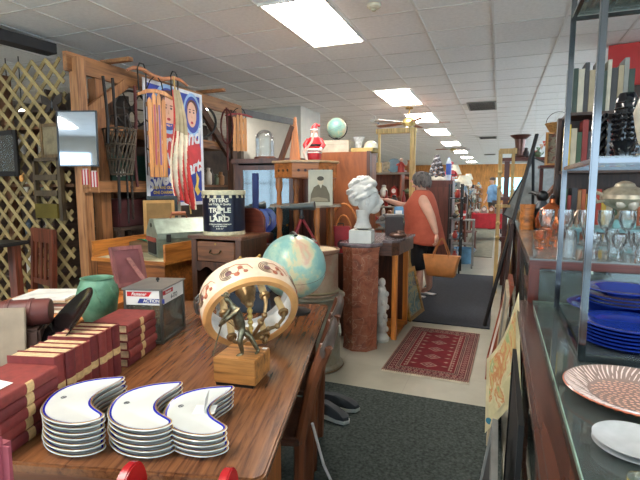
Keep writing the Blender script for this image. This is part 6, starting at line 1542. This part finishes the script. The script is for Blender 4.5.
# tote bag
hp = wl + RZ(math.radians(-12)) @ Vector((.35, -.31, .0))
t = T('tote_bag', 'tan leather tote bag hanging from the hand of the woman in orange', 'bag', (hp.x + .03, hp.y, .37), math.radians(-6))
tan_ = P((206, 134, 74), .5, 0, .1)
B().rings([[(s * w + (0 if s else 0), y * d, z) for s, y in ((-1, -.5), (-.92, -1), (0, -1.15), (.92, -1), (1, -.5), (1, .5), (.92, 1), (0, 1.15), (-.92, 1), (-1, .5))] for w, d, z in ((.165, .05, 0), (.18, .065, .015), (.205, .07, .15), (.235, .045, .27), (.235, .04, .272))]).build('bag_body', tan_, t, .8)
for y in (-.05, .05): B().tube([(-.10, y, .22), (-.09, y, .30), (-.03, y * .6, .45), (.0, y * .4, .485), (.03, y * .6, .45), (.09, y, .30), (.10, y, .22)], .0075, 6).build('handle', P((186, 116, 62), .5), t)
# far man in blue
mx_ = at(493, 190, Y=17.5).x
t = T('person', 'far man in a light blue shirt standing at the end of the aisle', 'person', (mx_, 17.5, 0), .5); t.scale = (1.05, 1.05, 1.1)
J2 = {k: ((v[0][0], v[0][1], v[0][2]), tuple(q * .85 for q in v[1])) for k, v in J.items()}
J2['er'] = ((-.02, .24, 1.1), (.05, .05)); J2['wr'] = ((-.14, .22, .95), (.03, .03)); J2['sr'] = ((0, .18, 1.34), (.07, .07))
bd = skin_body('body', J2, E_, SK, t); b = B(); hand(b, (.18, -.27, .875), (-.05, 0, -1), 1); hand(b, (-.13, .22, .95), (-.6, -.2, -.6), 0); b.sph((-.13, 0, 1.56), (.014, .012, .016)); add_geo(bd, b)
B().rings([ellring(0, 0, z, rx, ry) for z, rx, ry in ((1.44, .07, .09), (1.38, .13, .2), (1.2, .16, .19), (1.0, .165, .18), (.88, .17, .18))], cap=False).tube([(.02, -.18, 1.36), (.05, -.25, 1.14)], [.08, .075], 12).tube([(0, .18, 1.36), (-.02, .24, 1.14)], [.08, .075], 12).build('blue_shirt', P((110, 150, 190), .8), t, 2)
b = B()
for k in 'lr':
    p0, p1, p2 = Vector(J['h' + k][0]), Vector(J['k' + k][0]), Vector(J['a' + k][0]); b.tube([p0 + Vector((0, 0, .08)), p0, p1, p2], [.12, .12, .085, .065], 14)
b.build('trousers', P((70, 60, 56), .8), t, 2); B().sph((-.03, 0, 1.62), (.095, .09, .06)).build('hair', P((90, 80, 74), .8), t)
for k in 'lr':
    q = Vector(J['t' + k][0]); B().sph((q.x + .06, q.y, .035), (.13, .045, .034)).build('shoe', BLACK, t)

# ---------------------------------------------------------------- display stock: prototypes in several colours, copied onto the shelves
PALS = [((206, 202, 194), 'white'), ((150, 100, 66), 'brown'), ((60, 52, 50), 'black'), ((168, 56, 48), 'red'), ((96, 130, 150), 'blue'), ((190, 160, 110), 'tan'), ((96, 116, 84), 'green'), ((150, 146, 140), 'grey')]
def pj(m, t): B().lathe([(.05, 0), (.07, .03), (.075, .12), (.04, .18), (.045, .2), (.03, .2)], 14).build('jar_body', m, t); B().lathe([(.046, .2), (.046, .215), (.01, .23), (0, .23)], 12).build('lid', m, t)
def pv(m, t): B().lathe([(.04, 0), (.05, .02), (.065, .14), (.03, .24), (.045, .3), (.04, .3)], 14).build('vase_body', m, t); B().lathe([(.031, .232), (.036, .24), (.031, .248)], 12, cap=False).build('neck_ring', BRASS, t)
def pb_(m, t): B().lathe([(.035, 0), (.038, .16), (.014, .22), (.014, .28)], 12).build('glass_body', m, t); B().lathe([(.016, .28), (.016, .30), (0, .30)], 10).build('stopper', BLACK, t)
def pl_p(m, t):
    B().lathe([(.08, 0), (.06, .02), (.05, .12), (.015, .2), (.015, .3)], 14).build('base', m, t); B().lathe([(.15, .28), (.08, .46), (.078, .46), (.145, .28)], 20, cap=False).build('lamp_shade', P((220, 212, 190), .8), t)
def pf(m, t): B().lathe([(.05, 0), (.06, .02), (.05, .12), (.02, .18)], 12).tube([(.03, -.02, .15), (.07, -.04, .1)], .014).tube([(-.03, -.02, .15), (-.07, -.04, .12)], .014).build('figure_body', m, t); B().sph((0, 0, .21), .03, 0, 10, 7).build('head', P((222, 190, 168), .5), t)
def pk(m, t):
    B().box(-.09, -.05, 0, .09, .05, .03).prism([(-.08, .03), (.08, .03), (.08, .18), (.0, .25), (-.08, .18)], -.045, .045, mat=RX(PI / 2)).build('clock_case', m, t, 0); B().cyl((0, -.046, .13), (0, -.052, .13), .055, .055, 20).build('dial', WHITE, t)
def pp_(m, t):
    B().lathe([(0, 0), (.08, 0), (.13, .02), (.135, .025), (.12, .022), (.07, .008), (0, .008)], 24, mat=TR(0, .02, .13) @ RX(PI / 2 - .25)).build('plate_body', m, t); B().tube([(-.04, -.03, .02), (-.04, -.03, 0), (-.04, .07, 0), (-.02, .055, .1)], .005, 5).tube([(.04, -.03, .02), (.04, -.03, 0), (.04, .07, 0), (.02, .055, .1)], .005, 5).build('stand', BLACK, t)
def px_(m, t): B().box(-.11, -.08, 0, .11, .08, .13, bev=.004).build('box_body', m, t, 0); B().box(-.113, -.083, .105, .113, .083, .14, bev=.004).build('lid', m, t, 0)
def pt_(m, t):
    B().sph((0, 0, .07), (.08, .08, .065)).lathe([(.04, 0), (.045, .012), (.03, .02)], 12).tube([(.07, 0, .06), (.11, 0, .09), (.13, 0, .12)], [.018, .013, .01]).tube([(-.07, 0, .1), (-.12, 0, .1), (-.12, 0, .05), (-.07, 0, .04)], .008).build('pot_body', m, t); B().lathe([(.035, .128), (.03, .14), (.008, .145), (.012, .16), (0, .165)], 12).build('lid', m, t)
def pr2(m, t): B().box(-.1, -.012, 0, -.08, .012, .28).box(.08, -.012, 0, .1, .012, .28).box(-.08, -.012, 0, .08, .012, .02).box(-.08, -.012, .26, .08, .012, .28).build('frame', m, t, 0); B().box(-.08, -.004, .02, .08, .006, .26).build('picture', P((150, 140, 120), .6, 0, .4, 14), t, 0)
KINDS = [('lidded_jar', 'lidded jar', 'jar', pj), ('slim_vase', 'slim vase', 'vase', pv), ('tall_bottle', 'tall bottle', 'bottle', pb_), ('table_lamp', 'shaded lamp', 'lamp', pl_p), ('china_figurine', 'china figurine', 'figurine', pf), ('mantel_clock', 'mantel clock', 'clock', pk),
         ('display_plate', 'plate on stand', 'plate', pp_), ('lidded_box', 'lidded box', 'box', px_), ('teapot', 'teapot', 'teapot', pt_), ('framed_print', 'framed picture', 'picture', pr2)]
STOCK = {}; USEDP = {}
def stock(kind, col, loc, rz, label, group, s=1):
    key = (kind, col)
    nm, lb, ct_, fn = KINDS[kind]; c, cn = PALS[col]
    lab = label.replace('#', '%s %s' % (cn, lb))
    if key not in STOCK:
        t = T(nm, lab, ct_, loc, rz, group); fn(P(c, .35), t); STOCK[key] = t; o = t
    else: o = copy_tree(STOCK[key], loc, rz, lab, group)
    o['category'] = ct_; o.scale = (s, s, s); return o
def unit(name, lab, cat, x, y, w, d, zs, m, rz=0, post=.03, back=False, tmax=None):
    t = T(name, lab, cat, (x, y, 0), rz); top = zs[-1]
    for a in (0, w - post):
        for c_ in (0, d - post): B().box(a, c_, 0, a + post, c_ + post, tmax or top).build('post', m, t, 0)
    for z in zs: B().box(.0, .0, z - .02, w, d, z).build('shelf', m, t, 0)
    if back: B().box(0, d, 0, w, d + .01, top).build('back_panel', m, t, 0)
    return t
ORD = ['first', 'second', 'third', 'fourth', 'fifth', 'sixth', 'seventh', 'eighth', 'ninth', 'tenth', 'eleventh', 'twelfth', 'thirteenth', 'fourteenth']
rs_ = random.Random(42)
def fill(x, y, w, d, zs, where, grp, step=.2, axis='x', kinds=None, top_only=False, cols=None, smax=1.15, gap=None, rz0=0):
    for si, z in enumerate(zs):
        n = int((w if axis == 'x' else d) / step); k0 = 0
        sh = ['bottom', 'second', 'third', 'fourth', 'fifth'][si] if len(zs) > 1 else 'top'
        if si == len(zs) - 1: sh = 'top'
        hmax = (zs[si + 1] - z - .05) if si + 1 < len(zs) else 9
        for k in range(n):
            kd = rs_.choice(kinds or range(10)); cl = rs_.choice(cols or range(8)); s = rs_.uniform(.8, smax)
            hh = (.23, .30, .30, .46, .24, .25, .27, .14, .165, .28)[kd]
            if hh * s > hmax: s = max(.45, hmax / hh)
            if axis == 'x': px_, py_ = x + step * (k + .5), y + d * rs_.uniform(.35, .6)
            else: px_, py_ = x + w * rs_.uniform(.4, .65), y + step * (k + .5)
            stock(kd, cl, (px_, py_, z + .0005), rz0 + rs_.uniform(-.5, .5), '# on %s, %s level, %s %s' % (where, sh, ORD[k], 'from left' if axis == 'x' else 'from near'), grp, s * min(1, step / .2 + .12))
pw2 = W((214, 184, 120), (176, 140, 84), 2, .5); dkm = P((60, 44, 38), .5); wm = W((150, 92, 56), (104, 60, 36), 2, .45)
# pale wood framed knick-knack unit behind the bust
x0 = at(362, 170, Y=7.0).x; x1 = at(414, 170, Y=7.0).x
unit('curio_shelf', 'pale wood framed open shelf of figurines behind the white bust', 'shelf', x0, 7.0, x1 - x0, .45, [.5, .85, 1.2, 1.72], P((150, 140, 128), .5))
fill(x0, 7.0, x1 - x0, .45, [.5, .85, 1.2], 'figurine shelf behind the bust', 'figurines behind the bust', .135, kinds=[0, 1, 2, 4, 6, 8, 9])
xa = at(378, 150, Y=7.0).x; xb = at(412, 150, Y=7.0).x
t = T('pale_wood_arch', 'tall pale wooden frame standing over the figurine shelf', 'frame', (0, 7.0, 0))
B().box(xa, .0, 1.721, xa + .03, .05, 2.32).box(xb - .02, -.06, 0, xb + .06, -.012, 2.30).build('post', pw2, t, 0); B().box(xa - .02, -.06, 2.30, xb + .06, .05, 2.37).build('cross_bar', pw2, t, 0)
fill(x0 + .02, 7.1, x1 - x0 - .05, .4, [1.721], 'pale arch shelf', 'things on top of the figurine shelf', .12, kinds=[1, 2, 4, 5, 6, 9], smax=1.3)
# lower items on the console marble top
t = T('brown_sewing_box', 'dark brown carved box with silver handle on the grey marble top', 'box', (-1.02, 4.78, .993), .3); B().box(-.09, -.07, 0, .09, .07, .2, bev=.008).build('box_body', dkm, t); B().box(-.1, -.08, .2, .1, .08, .225, bev=.006).build('lid', P((110, 100, 92), .4, .3), t)
t = T('bronze_shell', 'brown shell shaped dish on the grey marble top beside the bust', 'dish', (-.93, 4.56, .993)); B().sph((0, 0, .03), (.09, .07, .03)).sph((.02, 0, .05), (.05, .05, .03)).build('shell_body', P((92, 66, 54), .35, .3), t); B().box(-.03, -.02, 0, .03, .02, .008).build('foot', dkm, t)
t = T('blue_white_clock', 'small upright blue and white tile clock behind the bust profile', 'clock', (-1.00, 4.92, .993), .2); B().box(-.05, -.03, 0, .05, .03, .30, bev=.01).build('clock_case', P((90, 140, 176), .3), t); B().box(-.035, -.032, .12, .035, -.03, .26).build('dial', WHITE, t, 0)
# pale blue display case the woman reaches to
unit('white_display_stand', 'pale grey display stand before the reaching woman', 'stand', at(396, 230, Y=6.6).x - .62, 6.45, .7, .4, [.3, .65, 1.0], P((150, 160, 164), .4))
fill(at(396, 230, Y=6.6).x - .62, 6.45, .7, .4, [.3, .65, 1.0], 'pale grey stand before the woman', 'things on the pale grey stand', .115, kinds=[0, 1, 2, 4, 8])
# tall brown cabinet behind the woman's back, black wire stand beside it
xk = at(424, 200, Y=8.6).x
t = T('tall_brown_cabinet', 'tall dark brown cabinet behind the woman carrying a grey feather tree', 'cabinet', (xk, 8.6, 0)); B().box(0, 0, 0, .5, .5, 1.62, bev=.008).build('cabinet_body', W((84, 46, 40), (60, 32, 28), 2, .4), t); B().box(.03, -.015, .1, .47, 0, 1.5).build('door', W((92, 52, 44), (66, 36, 30), 2, .4), t, 0)
t = T('feather_tree', 'grey and white conical feather tree on top of the tall brown cabinet', 'ornament', (xk + .18, 8.85, 1.621)); b = B()
for k in range(90):
    z = .06 + .4 * k / 90; r_ = .15 * (1 - k / 100); a = k * 2.4; b.sph((r_ * math.cos(a), r_ * math.sin(a), z), (.03, .03, .022), k % 3 == 0, 7, 5)
b.build('cone', [P((96, 92, 96), .7), P((196, 194, 200), .6)], t); B().lathe([(.2, 0), (.2, .03), (.12, .08), (0, .08)], 20).build('base', P((206, 200, 186), .6), t)
t = T('blue_rocket_vase', 'white and blue slim vase next to the feather tree', 'vase', (xk + .40, 8.8, 1.621)); B().lathe([(.04, 0), (.05, .1), (.05, .3), (.02, .4), (0, .42)], 14, ms=[0, 1, 0, 1]).build('vase_body', [P((196, 206, 220), .3), P((60, 90, 170), .3)], t)
t = T('black_wire_rack', 'tall narrow black metal rack with glass shelves behind the woman with the tote bag', 'rack', (at(447, 240, Y=8.2).x, 8.2, 0)); 
for x in (0, .2):
    for y in (0, .35): B().box(x, y, 0, x + .025, y + .025, 1.55).build('post', BLACK, t, 0)
for z in (.25, .6, .95, 1.3): B().box(0, 0, z, .225, .375, z + .015).build('shelf', P((90, 96, 98), .3), t, 0)
fill(at(447, 240, Y=8.2).x + .01, 8.2, .22, .36, [.266, .616, .966, 1.316], 'black wire rack', 'things on the black wire rack', .12, axis='y', kinds=[0, 2, 4, 8], smax=.9)
t = T('red_bucket', 'small red and white toy bucket on the black wire rack', 'bucket', (at(462, 225, Y=9.0).x, 9.0, 0.9)); B().lathe([(.05, 0), (.07, .16), (.065, .16), (.04, .01)], 16).build('bucket_body', P((206, 50, 44), .4), t); B().lathe([(.06, .07), (.065, .11)], 16, cap=False).build('white_band', WHITE, t)
unit('small_white_table', 'small grey table carrying the red toy bucket', 'table', at(462, 225, Y=9.0).x - .18, 8.85, .4, .35, [.45, .899], P((150, 146, 140), .5))
# rows of shelves down the aisle, left side
wd_m = [wm, dkm, W((120, 84, 60), None, 2, .5), P((170, 166, 158), .5), wm, dkm, wm]
ly = 9.6
for i in range(7):
    d_ = 1.7; xr = -.85 - .05 * (i % 2)
    zs = [.45, .85, 1.25] if i % 3 else [.35, .78, 1.15, 1.45]
    unit('aisle_shelf', '%s long low shelf of bric-a-brac along the left side of the aisle' % ORD[i], 'shelf', xr - .55, ly, .55, d_, zs, wd_m[i])
    fill(xr - .30, ly, .28, d_, zs, '%s aisle shelf' % ORD[i], 'bric-a-brac on the %s aisle shelf' % ORD[i], .21 if i < 4 else .34, axis='y', smax=1.3)
    ly += d_ + .75
# cross-ways cabinets visible over them further left
for i, (x, y, h, w) in enumerate(((-2.6, 8.4, 1.75, .9), (-3.4, 9.6, 1.9, 1.1), (-3.3, 12.4, 1.7, 1.2), (-3.6, 15.6, 1.9, 1.3), (-3.9, 20.0, 2.0, 1.4), (-5.2, 11.0, 2.0, 1.2))):
    t = T('wooden_hutch', ['red-brown hutch with crest behind the ceiling fan arch', 'dark wooden hutch left of the red-brown one', 'brown hutch beyond the second aisle shelf', 'brown hutch beyond the third aisle shelf', 'far brown hutch near the end of the shop', 'brown hutch left of the white column'][i], 'hutch', (x, y, 0))
    m = W((132, 72, 50), (90, 48, 34), 2, .45) if i % 2 == 0 else W((92, 60, 46), (60, 40, 30), 2, .45)
    B().box(0, 0, 0, w, .45, .9, bev=.006).box(0, .15, .9, .03, .45, h).box(w - .03, .15, .9, w, .45, h).box(.03, .43, .9, w - .03, .45, h).box(.03, .15, 1.3, w - .03, .43, 1.32).build('hutch_body', m, t, 0)
    B().box(-.05, .1, h, w + .05, .47, h + .06).prism([(w * .2, 0), (w * .8, 0), (w * .65, .1), (w * .5, .15), (w * .35, .1)], -.3, -.26, mat=TR(0, 0, h + .06) @ RX(PI / 2)).build('crest', m, t, 0)
    for s in (0, 1): dd = B().box(.02 + s * w / 2, -.015, .1, w / 2 - .02 + s * w / 2, 0, .8).build('door', m, t, 0); B().sph((w / 2 - .05 + s * .1, -.03, .5), .015).build('knob', BRASS, dd)
    fill(x + .05, y + .15, w - .1, .25, [.9, 1.32], ['red-brown crested hutch', 'dark hutch', 'hutch past the second aisle shelf', 'hutch past the third aisle shelf', 'far hutch', 'hutch by the column'][i], 'wares on the hutches', .2, smax=1.0, kinds=[0, 1, 2, 4, 5, 7, 8])
# chair rocker, red cloth table, stacked chairs further down
xr_ = at(487, 225, Y=13.5).x
t = T('red_cloth_table', 'table under a bright red cloth at the far end of the aisle', 'table', (xr_, 13.6, 0)); B().box(-.42, 0, .35, .42, .6, .76, bev=.01).build('tablecloth', P((196, 50, 60), .8), t); 
for x in (-.38, .34):
    for y in (.04, .52): B().box(x, y, 0, x + .04, y + .04, .35).build('leg', dkm, t, 0)
fill(xr_ - .4, 13.6, .8, .5, [.761], 'red cloth table', 'wares on the red cloth table', .2, smax=1.0)
t = T('jukebox_cabinet', 'dark arched cabinet with orange front beside the red cloth table', 'cabinet', (-1.15, 14.12, 0)); B().prism([(-.28, 0), (.28, 0), (.28, 1.25), (.2, 1.42), (0, 1.5), (-.2, 1.42), (-.28, 1.25)], -.2, .2, mat=RX(PI / 2)).build('cabinet_body', dkm, t, 0); B().prism([(-.18, .9), (.18, .9), (.14, 1.25), (0, 1.32), (-.14, 1.25)], .2, .21, mat=RX(PI / 2)).build('orange_front', P((176, 110, 66), .5), t, 0)
c = copy_tree(c0, (at(463, 240, Y=11.5).x, 11.6, 0), math.radians(150), 'brown slat back chair by the aisle beside the first aisle shelves', 'chairs along the aisle')
santa((-1.0, 10.33, 1.452), .4, 'small red and white Santa doll on the first aisle shelf', 1.1)
stock(3, 1, (-.93, 12.86, 1.2505), 0, '# standing high on the second aisle shelf', 'tall shaded lamps', 1.2)
stock(3, 0, (-1.0, 15.1, 1.2505), 0, '# towards the far window beside the aisle', 'tall shaded lamps', 1.3)
# blue glass and rag pile
t = T('blue_storage_tub', 'light blue tub on the floor beside the first aisle chair', 'tub', (at(463, 262, Y=9.4).x, 9.5, 0)); B().lathe([(.15, 0), (.2, .3), (.21, .3), (.16, .02), (0, .02)], 20).build('tub_body', P((110, 160, 196), .5), t); B().tube([(.2, 0, .29), (.24, 0, .27), (.2, 0, .24)], .01).build('handle', WHITE, t)
# right side beyond the crystal case
ry_ = 8.6
for i in range(5):
    zs = [.6, 1.05, 1.45] if i % 2 else [.5, .95, 1.4]
    unit('side_shelf', '%s open shelf of wares right of the aisle' % ORD[i], 'shelf', .75 + .1 * i, ry_, .6, 1.6, zs, wd_m[(i + 2) % 7], tmax=1.9 if i % 2 else None)
    fill(.80 + .1 * i, ry_, .3, 1.6, zs, '%s right side shelf' % ORD[i], 'wares on the %s right side shelf' % ORD[i], .2 if i < 2 else .32, axis='y', smax=1.3)
    ry_ += 2.6
# wares on the wooden shelf frame
fx = at(505, 160, Y=7.5).x
fill(fx + .05, 7.5, xw, .45, [.75, 1.35, 1.931], 'red-brown shelf frame', 'wares on the red-brown shelf frame', .16, smax=.7, kinds=[0, 4, 7, 8])
# dresser top items
fill(.35, 6.75, .75, .3, [.9905], 'low brown dresser', 'wares on the low brown dresser', .17, smax=1.0)
# string of small pennants
t = T('pennant_string', 'string of small orange and green pennants near the gilt case', 'bunting', (0, 0, 0)); q0, q1 = at(534, 152, Y=8.2), at(556, 130, Y=8.2)
B().tube([q0, q0.lerp(q1, .5) - Vector((0, 0, .03)), q1], .004, 5).build('string', WHITE, t)
for k in range(7): q = q0.lerp(q1, (k + .5) / 7); B().prism([(-.035, 0), (.035, 0), (0, -.09)], -.002, .002, mat=TR(*q) @ RX(PI / 2)).build('pennant', P([(220, 90, 60), (110, 150, 110), (226, 180, 150)][k % 3], .7), t, 0)
B().cyl(q0, (q0.x, q0.y, CZ), .003, n=5).cyl(q1, (q1.x, q1.y, CZ), .003, n=5).build('hanging_thread', WHITE, t)
# ---------------------------------------------------------------- near right of the table: chairs, shoes, cable, red rack
mc = W((76, 48, 36), (44, 28, 22), 2, .35)
def side_chair(lab, loc, rz):
    t = T('dining_chair', lab, 'chair', loc, rz, 'chairs pushed against the long table')
    B().box(-.2, -.2, .43, .2, .2, .465, bev=.01).build('seat', mc, t)
    for x in (-.18, .145): B().box(x, -.19, 0, x + .035, -.155, .43).build('leg', mc, t, 0)
    for x in (-.19, .15): B().tube([(x + .02, .18, 0), (x + .02, .19, .45), (x + .02, .24, .7), (x + .02, .30, .86)], [.02, .022, .02, .024], 8, sq=(1, 1.2)).build('leg', W((104, 58, 34), (70, 38, 22), 2, .4), t)
    B().tube([(-.20, .285, .84), (-.1, .31, .86), (.1, .31, .86), (.20, .285, .84)], [.02, .035, .035, .02], 10, sq=(1.3, .5)).build('top_rail', P((96, 84, 76), .3, .3), t)
    for x in (-.08, 0, .08): B().beam((x, .2, .46), (x, .30, .84), .025, .012).build('back_spindle', mc, t, 0)
    return t
s0 = side_chair('dark curved back chair at the long table, the nearer one', tl(-.21, .90, 0), TA - PI / 2 + .0)
s1 = copy_tree(s0, tl(-.21, 1.37, 0), TA - PI / 2, 'dark curved back chair at the table corner by the drum')
t = T('sneaker', 'dark grey sneaker with white sole lying on its side under the chair', 'shoe', (-.93, 2.78, .0125), -.3, 'sneakers on the carpet mat')
def shoe(t):
    out = [(-.13, -.035), (-.08, -.04), (0, -.032), (.08, -.045), (.13, -.035), (.15, 0), (.13, .035), (.08, .042), (0, .035), (-.08, .036), (-.13, .03), (-.14, 0)]
    B().prism(out, 0, .025, bev=.005).build('sole', P((206, 206, 200), .6), t)
    b = B().rings([[(x * a + o, y * c, z) for x, y in out] for a, c, o, z in ((.97, .95, 0, .026), (.95, .98, -.002, .045), (.8, .8, -.02, .07), (.5, .6, -.06, .095), (.45, .6, -.07, .10))]); b.build('upper', P((60, 64, 68), .7), t)
    B().tube([(.0, -.02, .072), (.02, .02, .07), (-.02, -.02, .085), (.0, .02, .083)], .004, 5).build('lace', P((150, 150, 150), .7), t)
shoe(t); t.rotation_euler = (0, 0, .1); t.location = (-.96, 2.82, .0125)
c = copy_tree(t, (-.97, 2.68, .0125), -.25, 'second dark grey sneaker standing just in front of the other on the mat')
o = tag(B().tube([(0, 0, .55), (.03, .05, .35), (.10, .12, .12), (.2, .2, .012), (.3, .15, .006), (.42, .2, .006)], .006, 8).build('white_cable', P((190, 188, 184), .5), None), 'grey-white cable hanging down beside the table leg', 'cable'); o.location = (-.66, 1.62, .0125)
# red slotted rack in front
t = T('red_rack', 'red painted wooden rack with two rounded ends at the lower picture edge', 'rack', (0, 0, 0)); rp = P((176, 24, 30), .25)
pa, pb2 = Vector((-.765, .765, .068)), Vector((-.545, .825, .068)); dd = (pb2 - pa).normalized(); nn = Vector((-dd.y, dd.x, 0))
for k, q in enumerate((pa, pb2)):
    o8_ = [(.062 * math.cos(a), .735 + .066 * math.sin(a)) for a in [PI * i / 12 for i in range(13)]] + [(-.062, -.07), (.062, -.07)]
    mt = Matrix((nn, Vector((0, 0, 1)), dd)).transposed().to_4x4(); mt.translation = q
    B().prism(o8_, -.011, .011, mat=mt, bev=.003).build('rounded_end', rp, t)
B().cyl(pa + Vector((0, 0, .74)), pb2 + Vector((0, 0, .74)), .009).cyl(pa + Vector((0, 0, .5)), pb2 + Vector((0, 0, .5)), .009).build('dowel', rp, t)
t = T('pink_chair_back', 'blurred dusky pink rounded chair back at the lower left corner', 'chair', (at(9, 450, Y=.6).x, .60, 0), .1); B().box(-.16, -.02, .2, .0, .02, at(3, 437, Y=.6).z, bev=.018).build('backrest', P((150, 70, 80), .6), t)
for x in (-.14, -.02): B().box(x, -.015, 0, x + .02, .015, .2).build('leg', dkm, t, 0)
B().box(-.16, -.38, .4, .02, -.021, .44, bev=.01).build('seat', P((150, 70, 80), .6), t)
for x in (-.14, -.02): B().box(x, -.36, 0, x + .02, -.33, .4).build('leg', dkm, t, 0)
